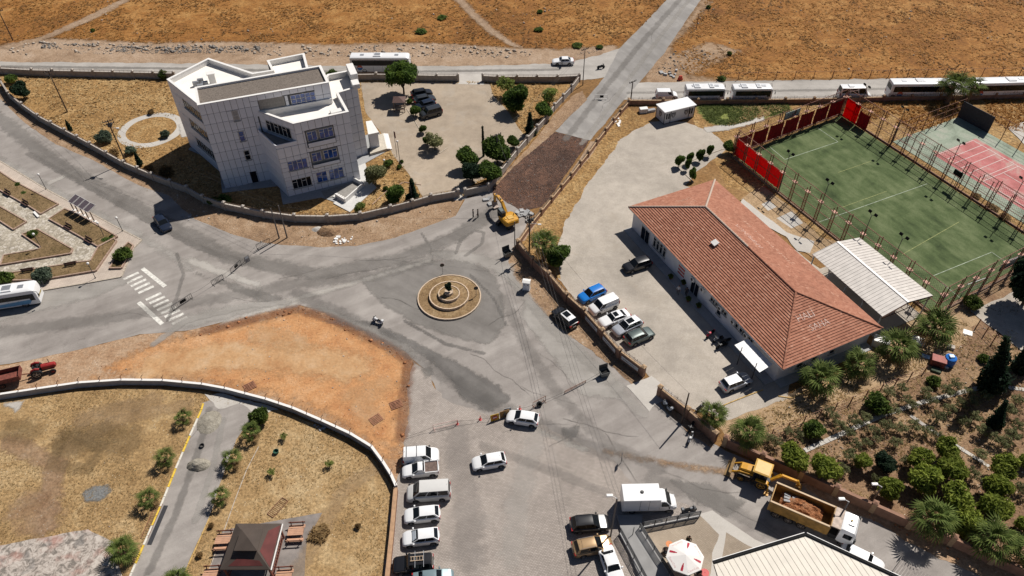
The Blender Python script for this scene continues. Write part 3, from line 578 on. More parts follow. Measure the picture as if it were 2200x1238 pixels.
def ac(p,z,rz):
 t=MB();t.bbox(-.5,-.25,0,.5,.25,.85,.03);o=obj('air_conditioner',t,M_steel,office,(p[0],p[1],z),rz)
 f=MB();f.latheY([(.0,-.22),(.27,-.22),(.27,-.2)],14,c=(0,0,.38));obj('fan_grille',f,M_dark,o)
for x,y in((421,181),(431,175),(441,181),(431,187)):ac(G(x,y,LH-.6),LH-.95,R(20))
s_=MB();s_.bbox(-.55,-.45,0,.55,.45,2.0,.04);s_.bbox(-.7,-.6,2.0,.7,.6,2.12,.03);obj('chimney',s_,M_cope,office,(*G(459,180,LH-.9)[:2],LH-.95),R(20))
for(x,y,z,h)in((-50.6,110.2,LH,3.2),(-44,113.4,TH,1.0)):
 s_=MB();s_.tube([(0,0,0),(0,0,h)],.035,5);obj('antenna',s_,M_steel,office,(x,y,z-.3))
s_=MB();s_.bbox(0,0,0,1.1,2.6,.5,.05);obj('roof_hatch',s_,M_cope,office,(-29.3,108.6,WH-1.0),R(-66))
s_=MB();s_.bbox(-.6,-2.,0,.6,2.,1.4,.04);obj('parapet_block',s_,M_cope,office,(-26.9,118.7,WH-.05),R(20))
s_=MB();s_.bbox(-.6,-.9,0,.6,.9,.8,.04);obj('parapet_block',s_,M_cope,office,(-25.9,115.3,WH-.05),R(20))
ap=[(455,300),(408,318),(405,322),(470,350),(478,415),(600,400),(608,440),(690,425),(735,440),(752,457),(806,405),(800,398),(784,352),(832,325),(815,285),(790,290),(760,300)]
a_=MB();a_.prism(GL(ap),-.05,.09);struct(obj('pavement',a_,M_plinth))
lp=[(716,438),(752,457),(809,404),(798,392),(785,352),(770,358),(772,395)]
a_=MB();a_.prism(GL(lp),0,.14);struct(obj('pavement',a_,mat('pale_terrazzo',(.56,.55,.53),.7,var=.08)))
a_=MB();P=GL([(760,390),(782,402),(742,437),(722,425)])
for a,b in((0,1),(1,2),(2,3)):a_.bar(P[a]+Vector((0,0,.5)),P[b]+Vector((0,0,.5)),.22,.8)
o=thing('ramp_wall','white low walls of the basement ramp and stair by the office','wall');obj('wall',a_,M_cope,o)
sw=MB();q0,q1=G(716,425),G(738,437);
for k in range(5):sw.bar(q0.lerp(q1,k/5+.05)+Vector((0,0,.2)),q0.lerp(q1,k/5+.05)+(P[0]-P[3]).normalized()*1.1+Vector((0,0,.2)),.3,.16)
obj('step',sw,M_cope,o)
fl=MB();fl.prism(GL([(690,412),(765,392),(780,402),(742,434),(722,424),(700,428)]),.1,.15);obj('ramp_floor',fl,M_rendr,o)
o=thing('entrance_canopy','flat white canopy above the side entrance of the office','canopy')
c1,c2=G(786,262,3.4),G(799,288,3.4)
t=MB();t.prism([c1,c1+V2(1.0,.3),c2+V2(1.2,.4),c2+V2(-.6,-.3)],3.1,3.5);obj('slab',t,M_cope,o)
t=MB();t.prism([c2+V2(-.5,-.2),c2+V2(1.0,.3),c2+V2(.6,1.3),c2+V2(-.9,.8)],0,3.1);obj('pier',t,M_panel,o)
o=thing('entrance_steps','pale entrance steps with a landing beside the office','steps')
P=GL([(798,300),(824,292),(832,325),(796,336)]);t=MB();t.prism(P,0,.55);obj('landing',t,mat('beige_stone',(.5,.45,.37),.8),o)
for k in range(3):
 t=MB();q=[p.lerp(P[(i+1)%4],0)for i,p in enumerate(P)];off=(P[1]-P[0]).normalized()*(.32*(k+1))
 t.prism([P[1],P[2],P[2]+off,P[1]+off],0,.5-.14*k);obj('step',t,M_cope,o)
 # walls, kerbs and railings
M_wallb=mat('beige_wall',(.36,.315,.27),.85,var=.15,scale=1.5)
M_wallc=mat('wall_coping',(.45,.4,.35),.8,var=.1)
M_wallr=mat('red_brown_wall',(.27,.15,.1),.85,var=.2,scale=1.5)
M_wallrc=mat('ochre_coping',(.4,.27,.16),.8,var=.15)
M_wallw=mat('white_wall',(.31,.31,.32),.8,var=.15,scale=1.2)
M_rust=mat('rusty_iron',(.2,.085,.05),.7,var=.3,scale=6)
M_black=mat('black_paint',(.016,.016,.016),.85,spec=.1)
M_rail=mat('rail_brown',(.13,.085,.06),.6)
def wall_run(name,label,P,h,th,mw,mc,seg=4.5,pil=None,rails=(),coping=True,cat='wall',post=None,curl=False,skip_ends=False,pilm=None):
 """a wall of one panel per bay, a pillar with a cap between bays, and rails on top"""
 t=tag(thing(name,label,cat,P[0]),None,kind='thing');O=P[0];pts=[]
 for i in range(len(P)-1):
  k=max(1,round((P[i+1]-P[i]).length/seg))
  pts+=[P[i].lerp(P[i+1],j/k)for j in range(k)]
 pts.append(P[-1]);n=len(pts)
 for i in range(n-1):
  a,b=pts[i]-O,pts[i+1]-O;d=(b-a);L=d.length;d.normalize();rz=math.atan2(d.y,d.x);off=(pil or 0)/2
  m=MB();m.box(off,-th/2,-.1,L-off,th/2,h)
  w_=obj('wall_panel',m,mw,t,a,rz)
  if coping:m=MB();m.box(off,-th/2-.04,h,L-off,th/2+.04,h+.06);obj('coping',m,mc,w_)
  if rails:
   m=MB()
   for z in rails:m.bar((off,0,h+z),(L-off,0,h+z),.04)
   for q in range(1,int(L/.9)):m.bar((q*.9,0,h),(q*.9,0,h+max(rails)),.03)
   if curl:
    for q in range(2):
     cx=L*(q+1)/3
     for s in(-1,1):
      m.tube([(cx+s*(.05+.28*math.sin(u*3.1)),0,h+max(rails)+.32*(1-math.cos(u*4.2))*.5)for u in np.linspace(0,1,7)],.025,4)
    m.tube([(L*u,0,h+max(rails)+.18*abs(math.sin(u*9.42)))for u in np.linspace(0,1,19)],.02,4)
   obj('railing',m,M_rail,t,a,rz)
 if pil:
  for i,p in enumerate(pts):
   m=MB();m.box(-pil/2,-pil/2,-.1,pil/2,pil/2,h+.35);d=(pts[min(i+1,n-1)]-pts[max(i-1,0)]);rz=math.atan2(d.y,d.x)
   o=obj('pillar',m,pilm or mw,t,p-O,rz);m=MB();m.loft([[(-pil*.62,-pil*.62,h+.35),(pil*.62,-pil*.62,h+.35),(pil*.62,pil*.62,h+.35),(-pil*.62,pil*.62,h+.35)],[(-pil*.62,-pil*.62,h+.43),(pil*.62,-pil*.62,h+.43),(pil*.62,pil*.62,h+.43),(-pil*.62,pil*.62,h+.43)],[(-.06,-.06,h+.6),(.06,-.06,h+.6),(.06,.06,h+.6),(-.06,.06,h+.6)]]);obj('cap',m,mc,o)
 if post:
  for p in pts:
   m=MB();m.bar((0,0,h),(0,0,h+post),.06);m.bar((0,0,h+post),(.25,.2,h+post+.3),.05);obj('post',m,M_rust,t,p-O)
 return t
WT=1.25
def topline(pts,h):return[Vector((p.x,p.y,0))for p in GL(pts,h)]
wall_run('boundary_wall','long beige boundary wall curving round the office plot beside the road',topline([(0,173),(17,200),(46,224),(81,249),(139,280),(193,309),(265,349),(326,375),(365,390),(401,403),(435,423),(481,438),(564,455),(632,464),(703,465),(774,460),(839,445),(886,433),(926,421),(984,411)],WT),WT,.25,M_wallb,M_wallc,4.6,.42,(.25,.45))
wall_run('boundary_wall','short beige wall with a sloping run up beside the dug up road',topline([(999,409),(1049,398),(1076,365),(1111,321),(1154,272),(1174,250),(1191,226),(1210,206),(1228,186),(1245,163)],WT),WT,.25,M_wallb,M_wallc,4.6,.42,(.25,.45))
wall_run('boundary_wall','beige boundary wall along the far road right of the car park gate',topline([(1245,163),(1198,165),(1154,165),(1111,165),(1069,165),(1037,163)],WT),WT,.25,M_wallb,M_wallc,5,.42,(.25,.45))
wall_run('boundary_wall','beige boundary wall in front of the coach on the far road',topline([(984,163),(938,163),(896,162),(808,160),(740,161)],WT),WT,.25,M_wallb,M_wallc,5,.42,(.25,.45))
wall_run('boundary_wall','beige boundary wall at the far left behind the dry lawn',topline([(373,158),(285,156),(200,154),(68,151),(0,147),(-60,146)],WT),WT,.25,M_wallb,M_wallc,5,.42,(.25,.45))
WR=1.5
wall_run('yard_wall','red brown wall with ochre pillars beside the dug up road',topline([(1351,217),(1333,238),(1318,256),(1301,278),(1282,302),(1264,327),(1247,348),(1227,374),(1206,399),(1185,425),(1163,452),(1137,484),(1113,518)],1.0),.9,.3,M_wallr,M_wallrc,4,.45,(.3,.55))
wall_run('yard_wall','red brown wall with iron scrolls in front of the parked cars',topline([(1113,518),(1144,554),(1179,586),(1217,631),(1254,664),(1294,709),(1331,751),(1383,790)],1.7),WR,.3,M_wallr,M_wallrc,4,.5,(.25,.5),curl=True)
wall_run('yard_wall','short red brown wall with iron scrolls between the gate and the palm',topline([(1419,832),(1478,878),(1538,930)],1.7),WR,.3,M_wallr,M_wallrc,4,.5,(.25,.5),curl=True)
wall_run('yard_wall','red brown wall with iron scrolls along the bus parking road',topline([(1351,215),(1500,215),(1750,212),(1900,208),(2260,201)],1.0),.9,.25,M_wallr,M_wallrc,5.5,.4,(.2,.4),curl=True)
wall_run('garden_wall','long red brown wall with ochre pillars below the olive garden',topline([(1560,942),(1640,978),(1724,1015),(1799,1048),(1880,1084),(1959,1119),(2050,1156),(2139,1196),(2260,1246)],1.5),1.5,.3,M_wallr,M_wallr,4.2,.5,pilm=M_wallrc)
wall_run('park_wall','curved low white wall with rusty posts round the dry park',topline([(-120,868),(0,847),(80,835),(169,822),(261,816),(350,817),(434,825),(483,834),(571,857),(628,876),(691,903),(752,931),(798,959),(822,991),(840,1019),(851,1044)],.95),.95,.24,M_wallw,M_cope,2.6,None,post=.55)
wall_run('pipe_wall','straight rusty brown low wall beside the row of white cars',topline([(850,1048),(842,1140),(832,1238),(820,1330)],.8),.8,.4,M_rust,mat('tan_coping',(.38,.23,.13),.7,var=.2),3)
M_plate=mat('sign_white',(.62,.62,.6),.5,var=.04);M_ink=mat('sign_ink',(.08,.08,.1),.7)
def text_obj(txt,size,m,parent,M,ext=.004,align='CENTER'):
 cu=bpy.data.curves.new('lettering','FONT');cu.body=txt;cu.size=size;cu.extrude=ext;cu.align_x=align;cu.align_y='CENTER';cu.resolution_u=2
 tmp=bpy.data.objects.new('tmp',cu);COL.objects.link(tmp);dg=bpy.context.evaluated_depsgraph_get();me=bpy.data.meshes.new_from_object(tmp.evaluated_get(dg));bpy.data.objects.remove(tmp)
 me.materials.clear();me.materials.append(m);o=link('lettering',me,parent);o.matrix_local=M;return o
def on_wall(p,d,z):
 d=Vector(d).normalized();n=Vector((d.y,-d.x,0));return Matrix(((d.x,0,n.x,p.x),(d.y,0,n.y,p.y),(0,1,0,z),(0,0,0,1)))
wl_=topline([(1254,664),(1294,709),(1331,751),(1383,790)],1.7)
for i,lab in enumerate(('white name plate on the yard wall below the silver car','white name plate on the yard wall below the dark green car','white name plate on the yard wall nearest the gate')):
 a,b=wl_[i],wl_[i+1];d=(b-a).normalized();n=Vector((d.y,-d.x,0));c=a.lerp(b,.5)+n*.2
 m=MB();m.box(-1.45,-.32,0,1.45,.32,.04);t=tag(link('name_plate',m.mesh('name_plate',M_plate)),lab,'sign','plates on the yard wall');t.matrix_world=on_wall(c,d,.85)
 m=MB()
 for k in range(9):m.box(-1.1+k*.25,-.1,.04,-1.1+k*.25+random.uniform(.08,.18),random.uniform(.0,.12),.045)
 obj('worn_lettering',m,M_ink,t)
M_yel=mat('yellow_paint',(.62,.42,.05),.75,var=.2);M_whp=mat('white_paint_kerb',(.6,.57,.5),.75,var=.15)
kp=GL([(437,868),(433,882),(408,938),(378,1008),(345,1090),(318,1152),(300,1193),(283,1232),(262,1285)]);ks=thing('painted_kerb','kerb of yellow and white stones along the inner park road','kerb',kp[0]);idx=0
kme={}
for y in(0,1):mb=MB();mb.bbox(0,-.11,0,1.25,.11,.16,.02);kme[y]=mb.mesh('kerb_stone',(M_yel,M_whp)[y])
for i in range(len(kp)-1):
 a,b=kp[i],kp[i+1];n_=max(1,round((b-a).length/1.3))
 for j in range(n_):
  o=link('kerb_stone',kme[(idx//2)%2],ks,a.lerp(b,j/n_)-kp[0],head(a,b));o.scale=((b-a).length/n_/1.28,1,1);idx+=1
def kerb_line(name,label,pts,m,wd=.14,h=.12,piece=1.2):
 P=GL(pts);t=thing(name,label,'kerb',P[0]);mb=MB();mb.bbox(0,-wd/2,0,piece,wd/2,h,.015);me=mb.mesh('kerb_stone',m)
 for i in range(len(P)-1):
  a,b=P[i],P[i+1];n_=max(1,round((b-a).length/piece))
  for j in range(n_):o=link('kerb_stone',me,t,a.lerp(b,j/n_)-P[0],head(a,b));o.scale=((b-a).length/n_/piece*.97,1,1)
 return t
M_kyel=mat('dull_yellow_kerb',(.45,.3,.11),.8,var=.2)
kerb_line('lawn_kerb','thin straight pale kerb across the dry park lawn',[(556,960),(530,1010),(505,1075),(480,1145),(455,1210),(440,1250)],M_kerb,.1,.08)
kerb_line('lawn_kerb','dull yellow kerb at the right edge of the inner park road',[(452,1110),(425,1170),(405,1215),(385,1260)],M_kyel)
kerb_line('yard_kerb','yellow kerb between the paved yard and the palm strip',[(1553,872),(1600,853),(1640,838)],M_kyel)
kerb_line('yard_kerb','yellow kerb round the foot of the palm by the yard wall',[(1487,890),(1500,876),(1536,896),(1530,925)],M_kyel)
kerb_line('yard_kerb','yellow kerb of the palm bed behind the building',[(1672,852),(1700,856),(1760,832),(1830,800),(1900,765)],M_kyel)
kerb_line('path_kerb','pale kerb along the yard strip with small trees',[(1455,360),(1500,340),(1562,318)],M_kerb)
kerb_line('path_kerb','short pale kerb at the head of the small tree bed',[(1455,360),(1475,378),(1490,392)],M_kerb)
kerb_line('bed_kerb','red stone kerb of the lawn at the office corner',[(800,440),(830,412),(868,392),(905,398)],M_pinkk)
kerb_line('island_kerb','pale kerb of the tree strip in the car park',[(874,235),(892,262),(905,285),(925,322),(945,330),(962,318)],M_kerb)
# the long building under a red tiled hip roof
def tiles():
 N=NT('red_roof_tile',.8);v=N.n('ShaderNodeTexVoronoi');v.inputs['Scale'].default_value=2.6;N.t.links.new(N.pos,v.inputs['Vector']);sp=N.n('ShaderNodeSeparateColor');N.t.links.new(v.outputs['Color'],sp.inputs[0])
 c=N.mix(N.ramp(sp.outputs[0],[(0.,(.3,.125,.078)),(.5,(.36,.155,.098)),(.96,(.4,.185,.12)),(1.,(.46,.24,.165))]),N.ramp(N.noise(.25,6,.65),[(.3,.88),(.6,1.04)]),1.,'MULTIPLY')
 return N.out(N.mix(c,(.13,.09,.07),N.ramp(N.noise(.55,6,.7),[(.6,0.),(.78,.5)])),N.noise(8,3),.3,.02)
M_tile=tiles()
M_ridge=mat('ridge_mortar',(.45,.35,.28),.85,var=.3,scale=3)
M_wwall=mat('white_plaster',(.66,.66,.68),.8,var=.05,scale=1)
M_chalk=mat('faded_white_paint',(.43,.21,.145),.85,scale=2.2,detail=8,col2=(.68,.57,.51))
EZ,RZ_=3.6,6.75
e=[V2(18.35,94.35),V2(33.25,101.25),V2(48.9,68.15),V2(33.95,61.25)];r1,r2=V2(29.15,90.2),V2(37.65,71.9)
yard=thing('tiled_building','long single storey white building under a red tiled hip roof','building')
cen=(e[0]+e[2])/2
wi=[cen+(p-cen)*(1-.85/(p-cen).length*1.25)for p in e]
m=MB();m.prism(wi,0,EZ-.1);bw=obj('wall',m,M_wwall,yard)
m=MB();ring=lambda q,z:[(p.x,p.y,z)for p in q]
m.loft([ring(e,EZ-.16),ring(e,EZ-.04)]);obj('eaves',m,M_cope,yard)
E3=[Vector((p.x,p.y,EZ))for p in e];R31,R32=Vector((r1.x,r1.y,RZ_)),Vector((r2.x,r2.y,RZ_))
under=MB();under.add([*E3,R31,R32],[(0,3,5,4),(1,0,4),(2,1,4,5),(3,2,5)]);rf=obj('roof',under,M_tile,yard)
def slope(a,b,c,d):
 """tiles of one slope, eave a-b, top d-c; each tile its own lipped slab, joined as they are a few pixels each"""
 L=((d+c)/2-(a+b)/2).length;n=round(L/.36);m=MB();nn=(b-a).cross(d-a).normalized();up=((d+c)/2-(a+b)/2)
 up=(up-(b-a).normalized()*up.dot((b-a).normalized())).normalized()
 for i in range(n):
  t0,t1=i/n,(i+1.12)/n;p,q=a.lerp(d,t0),b.lerp(c,t0);p2,q2=a.lerp(d,min(1,t1)),b.lerp(c,min(1,t1));k=max(1,round((q-p).length/.3))
  for j in range(k):
   h=.125+random.uniform(-.008,.012);s0,s1=j/k,(j+.985)/k
   A0,A1,B0,B1=p.lerp(q,s0),p.lerp(q,s1),p2.lerp(q2,s0),p2.lerp(q2,s1)
   m.add([A0+nn*h,A1+nn*h,B1+nn*.02,B0+nn*.02,A0-nn*.01,A1-nn*.01],[(0,1,2,3),(4,5,1,0),(4,0,3),(5,2,1)])
 o=obj('roof_tile',m,M_tile,rf);o['kind']='stuff'
slope(E3[0+3],E3[0],R31,R32)if False else None
slope(E3[0],E3[3],R32,R31);slope(E3[1],E3[0],R31,R31);slope(E3[2],E3[1],R31,R32);slope(E3[3],E3[2],R32,R32)
cap_me={}
for nm,mt,w_ in(('pale',M_ridge,.34),('red',M_tile,.3)):
 mb=MB();mb.loft([[(x,w_/2*math.cos(t),.02+.16*math.sin(t)+(.02 if x>0 else 0))for t in np.linspace(0,math.pi,7)]for x in(-.24,.24)]);cap_me[nm]=mb.mesh('ridge_tile',mt,60)
def ridge(p,q,kind):
 n=max(1,round((q-p).length/.46));d=(q-p).normalized()
 for i in range(n):
  c=p.lerp(q,(i+.5)/n);o=link('ridge_tile',cap_me[kind if kind!='mix' else('pale' if i<n*.5 else 'red')],rf,c+Vector((0,0,.05)));o.rotation_euler=(0,-math.asin(d.z),math.atan2(d.y,d.x))
ridge(R31,E3[0],'pale');ridge(R31,E3[1],'pale');ridge(R31,R32,'mix');ridge(R32,E3[3],'red');ridge(R32,E3[2],'red')
def on_slope(c,right,up):
 right=right.normalized();n=right.cross(up).normalized();u=n.cross(right);return Matrix(((right.x,u.x,n.x,c.x),(right.y,u.y,n.y,c.y),(right.z,u.z,n.z,c.z),(0,0,0,1)))
rt=E3[2]-E3[3];upv=R32-(E3[2]+E3[3])/2;mid=(E3[2]+E3[3])/2
text_obj('HALI',1.35,M_chalk,rf,on_slope(mid+upv*.6-rt*.055+Vector((0,0,.11)),rt,upv),.01)
text_obj('SAHA',1.25,M_chalk,rf,on_slope(mid+upv*.4+rt*.01+Vector((0,0,.11)),rt,upv),.01)
lt_=E3[0]-E3[1];upl=R31-(E3[0]+E3[1])/2;midl=(E3[0]+E3[1])/2
M_faint=mat('nearly_gone_paint',(.47,.28,.2),.85,var=.2,scale=8)
text_obj('HALI',1.1,M_faint,rf,on_slope(midl+upl*.64+lt_*.04+Vector((0,0,.1)),lt_,upl),.01)
text_obj('SAHA',1.1,M_faint,rf,on_slope(midl+upl*.45+lt_*.04+Vector((0,0,.1)),lt_,upl),.01)
bk=E3[1]-E3[2];mb_=(E3[1]+E3[2])/2;upb=(R31+R32)/2-mb_
text_obj('AHMENUA',1.25,M_chalk,rf,on_slope(mb_+upb*.72+bk*.07+Vector((0,0,.1)),bk,upb),.01)
m=MB()
for k in range(26):
 m.box(-5.5+k*.42,random.uniform(-.4,.2),0,-5.5+k*.42+random.uniform(.06,.3),random.uniform(.2,.5),.012)
o=obj('worn_lettering',m,M_faint,rf);o.matrix_local=on_slope(mb_+upb*.42+bk*.03+Vector((0,0,.1)),bk,upb)
fr=on_slope(E3[0].lerp(E3[3],.5).lerp(R31.lerp(R32,.25),.62)+Vector((0,0,.12)),E3[3]-E3[0],R31-E3[0])
m=MB();m.bbox(-.5,-.45,0,.5,.45,.12,.03);o=obj('skylight',m,M_cope,yard)
o.matrix_local=on_slope(G(1536,522,5.9)+Vector((0,0,0)),E3[3]-E3[0],R31-(E3[0]+E3[3])/2*1.0 if False else Vector((.6,.28,.25)))
fa,fb=wi[0],wi[3];fd=(fb-fa).normalized();FL_=(fb-fa).length
def at_front(px,z=1.5):
 best=min(np.linspace(0,FL_,400),key=lambda u:abs(projx(fa+fd*u+Vector((0,0,z)))-px));return float(best)
def projx(v):v=Vector((v.x,v.y,v.z-CAM_H));return 1100+FPX*v.dot(CR)/v.dot(_f)
def door(u,w_,h,m_=M_glass):
 n=Vector((fd.y,-fd.x,0));c=fa+fd*u;M_=Matrix(((fd.x,n.x,0,c.x),(fd.y,n.y,0,c.y),(0,0,1,.05),(0,0,0,1)))
 f=MB();f.box(-.08,0,0,0,.09,h);f.box(w_,0,0,w_+.08,.09,h);f.box(-.08,.001,h,w_+.08,.088,h+.08);f.box(w_/2-.03,.02,0,w_/2+.03,.08,h)
 o=obj('door',f,M_frame,yard);o.matrix_local=M_;g_=MB();g_.box(0,.01,0,w_,.05,h);obj('pane',g_,m_,o)
door(at_front(1379),2.1,2.4);door(at_front(1486),1.7,2.3)
for px in(1404,1411,1418,1425):window(yard,fa,fd,at_front(px),1.0,.62,1.7,1,2,M_glass)
for px in(1527,1536,1551,1575,1590,1607):window(yard,fa,fd,at_front(px,2.4),2.1,1.1,.65,2,1,M_glass)
window(yard,fa,fd,at_front(1541,1.5),1.1,.8,1.3,1,2,M_glass)
n_=Vector((fd.y,-fd.x,0));c=fa+fd*at_front(1458,1.8);bo=link('striped_board',None,yard);bo.matrix_local=Matrix(((fd.x,n_.x,0,c.x),(fd.y,n_.y,0,c.y),(0,0,1,1.0),(0,0,0,1)))
M_redp=mat('red_paint',(.45,.03,.03),.5)
for k in range(6):m=MB();m.box(0,.0,k*.3,1.5,.06,k*.3+.27);obj('stripe',m,M_redp if k%2==0 else M_plate,bo)
for px,nm in((1486,'left'),(1507,'r'),(1545,'r'),(1572,'r'),(1600,'r')):
 m=MB();m.bbox(0,.0,0,.8,.35,.6,.03);o=obj('air_conditioner',m,M_cope,yard);c=fa+fd*at_front(px,2.2);o.matrix_local=Matrix(((fd.x,n_.x,0,c.x),(fd.y,n_.y,0,c.y),(0,0,1,2.3),(0,0,0,1)))
 m=MB();m.latheY([(.0,.35),(.24,.35),(.24,.37),(0,.37)],12,c=(.35,0,.3));obj('fan_grille',m,M_dark,o)
sd_=(wi[2]-wi[3]).normalized()
for u in(3.2,5.6,8.6):window(yard,wi[3],sd_,u,1.1,.9,1.3,1,2,M_glass)
m=MB();m.prism([fa+n_*.05,fb+n_*.05,fb+n_*1.5,fa+n_*1.5],0,.14);struct(obj('pavement',m,M_plinth))
m=MB();m.prism([wi[3],wi[2]+sd_*0,wi[2]+Vector((sd_.y,-sd_.x,0))*1.3,wi[3]+Vector((sd_.y,-sd_.x,0))*1.3],0,.13);struct(obj('pavement',m,M_plinth))
cn=thing('sheet_canopy','small white corrugated canopy on thin posts at the building corner','canopy')
q=GL([(1578,742),(1607,728),(1660,784),(1632,801)],2.75);M_wsheet=mat('white_sheet',(.72,.72,.72),.5,var=.03)
m=MB()
n_s=8
for k in range(n_s):
 m=MB();a0,a1=q[0].lerp(q[3],k/n_s),q[0].lerp(q[3],(k+.96)/n_s);b0,b1=q[1].lerp(q[2],k/n_s),q[1].lerp(q[2],(k+.96)/n_s);v=Vector((0,0,.05))
 m.hexa([a0,a1,b1,b0,a0+v,a1+v,b1+v,b0+v]);obj('roof_sheet',m,M_wsheet,cn)
for p in(q[0].lerp(q[3],.22),q[0].lerp(q[3],.8)):m=MB();m.bar((p.x+.15,p.y,0),(p.x+.15,p.y,3.5),.09);obj('post',m,M_dark,cn)
# open shed with a pale sheet roof
M_sheet=mat('pale_sheet_roof',(.52,.48,.44),.5,var=.1,scale=1.2)
M_sheet2=mat('cream_roof_panel',(.6,.55,.47),.55,var=.06,scale=.8)
shed=thing('open_shed','open shed with a shallow gabled pale sheet roof beside the pitch','shed')
SE,SR=4.0,4.9
s0,s1,s2,s3=GL([(1745,547),(1846,511),(2004,636),(1896,681)],SE);g0,g1=GL([(1799,520),(1952,650)],SR)
ax=((s3-s0)+(s2-s1)).normalized();NS=26
me_cache={}
def roof_sheets(parent,a,b,c,d,n,m_,th=.06,gap=.95,nm='roof_sheet',rib=True):
 for k in range(n):
  p0,p1,p2,p3=a.lerp(b,k/n),a.lerp(b,(k+gap)/n),d.lerp(c,(k+gap)/n),d.lerp(c,k/n);v=(b-a).cross(d-a).normalized()*th
  if v.z<0:v=-v
  m=MB();m.hexa([p0,p1,p2,p3,p0+v,p1+v,p2+v,p3+v])
  if rib:m.bar(p0.lerp(p1,.04)+v*1.3,p3.lerp(p2,.04)+v*1.3,(b-a).length/n*.1,th*.9)
  obj(nm,m,m_,parent)
roof_sheets(shed,s0,s3,g1,g0,NS,M_sheet);roof_sheets(shed,s2,s1,g0,g1,NS,M_sheet)
m=MB();m.bar(g0+Vector((0,0,.08)),g1+Vector((0,0,.08)),.35,.06);obj('ridge_cap',m,M_cope,shed)
for p in[s0.lerp(s3,k/4+.0)for k in range(5)]+[s1.lerp(s2,k/4)for k in range(5)]:
 pp=p.lerp((s0+s1+s2+s3)/4,.04);m=MB();m.bar((pp.x,pp.y,0),(pp.x,pp.y,SE),.14);obj('post',m,M_steel,shed)
for k in range(5):
 a,b,g_=s0.lerp(s3,k/4),s1.lerp(s2,k/4),g0.lerp(g1,k/4);m=MB();v=Vector((0,0,-.1))
 m.bar(a+v,g_+v,.1);m.bar(g_+v,b+v,.1);m.bar(a+v*4,b+v*4,.08)
 for t in(.25,.5,.75):m.bar(a.lerp(b,t)+v*4,(a.lerp(g_,t*2)if t<=.5 else g_.lerp(b,t*2-1))+v,.05)
 obj('truss',m,M_rust,shed)
fl=MB();fl.prism([Vector((p.x,p.y,0))for p in(s0,s1,s2,s3)],0,.1);struct(obj('floor',fl,M_pavr))
for a,b,nm in(((1745,547),(1760,537),'x'),):pass
sheet('concrete_apron',[(1640,400),(1690,440),(1760,510),(1800,520),(1745,555),(1700,520),(1640,470),(1590,430)],Z(5),M_gardenlt,.3)
sheet('concrete_apron',[(1596,428),(1640,462),(1690,500),(1735,515),(1750,520),(1740,545),(1712,540),(1690,510),(1630,478),(1588,438)],Z(6),M_conc,.12)
sheet('concrete_apron',[(1668,470),(1700,455),(1725,480),(1700,492)],Z(6),M_conc,.05);sheet('concrete_apron',[(1636,440),(1652,432),(1668,446),(1650,454)],Z(6),M_conc,.05)
# football pitch
NL,FLc,NR=G(1578,336),G(1806,250),G(2003,673);px_=(NR-NL);py_=(FLc-NL)
FRc=FLc+px_;Lp,Wp=px_.length,py_.length;ux,uy=px_.normalized(),py_.normalized()
PT=lambda a,b:NL+ux*a+uy*b
def turf():
 N=NT('artificial_turf',.95)
 a=N.noise(.16,6,.65,dist=.8);b=N.noise(.5,5,.6,vec=N.map((.5,1.4,1),math.atan2(-ux.y,ux.x)))
 c=N.ramp(N.mix(a,b,.45),[(.33,(.03,.047,.018)),(.48,(.078,.108,.043)),(.62,(.135,.165,.078))])
 c=N.mix(c,N.ramp(N.noise(6.,3),[(.3,.85),(.7,1.12)]),1.,'MULTIPLY');return N.out(c,N.noise(9,2),.3,.02)
sheet('football_pitch',[PT(0,0),PT(Lp,0),PT(Lp,Wp),PT(0,Wp)],.012,turf(),0,world=True)
mk=struct(link('pitch_marking',None));M_line=mat('pitch_line',(.33,.38,.29),.85,var=.3,scale=1.5);M_lineY=mat('faint_yellow_line',(.24,.26,.1),.85,var=.3)
def pline(a,b,m_=M_line,w_=.1,parent=mk,z=0):obj('line',stripe_mb(Vector((a.x,a.y,0)),Vector((b.x,b.y,0)),w_,.035+LAYER[0]*.0007+(z-.085 if z else 0)),m_,parent)
inv=lambda p:((p-NL).dot(ux),(p-NL).dot(uy))
def pen(pa,pb,pc,pd):
 pline(pa,pb);pline(pb,pc);pline(pc,pd)
pen(G(1755,275),G(1800,306),G(1686,344),G(1655,318));pen(G(2162,565),G(2130,543),G(2004,594),G(2064,643))
pline(G(1760,478),G(1992,396));pline(G(1805,448),G(1905,412),M_lineY,.1);pline(G(1938,548),G(2060,470+8),M_lineY,.1);pline(G(1800,372),G(1870,348),M_lineY,.1)
def goal(a,b,label,h=2.1):
 t=thing('football_goal',label,'goal');M_gp=mat('goal_white',(.7,.68,.68),.5)
 for p in(a,b):m=MB();m.tube([p,p+Vector((0,0,h))],.06,8);obj('goal_post',m,M_gp,t)
 m=MB();m.tube([a+Vector((0,0,h)),b+Vector((0,0,h))],.06,8);obj('crossbar',m,M_gp,t)
 m=MB();back=-ux if(a-NL).dot(ux)<10 else ux
 for k in range(13):q=a.lerp(b,k/12);m.tube([q+Vector((0,0,h)),q+back*1.0+Vector((0,0,.02))],.008,3)
 for k in range(1,7):m.tube([a+back*k/7+Vector((0,0,h*(1-k/7))),b+back*k/7+Vector((0,0,h*(1-k/7)))],.008,3)
 o=obj('net',m,M_frame,t);o['kind']='stuff'
gl0,gl1=G(1678,295),G(1718,281);goal(gl0,gl1,'white football goal at the red banner end of the pitch')
gr0,gr1=G(2066,634),G(2110,618);goal(gr0,gr1,'white football goal at the end of the pitch near the cypress')
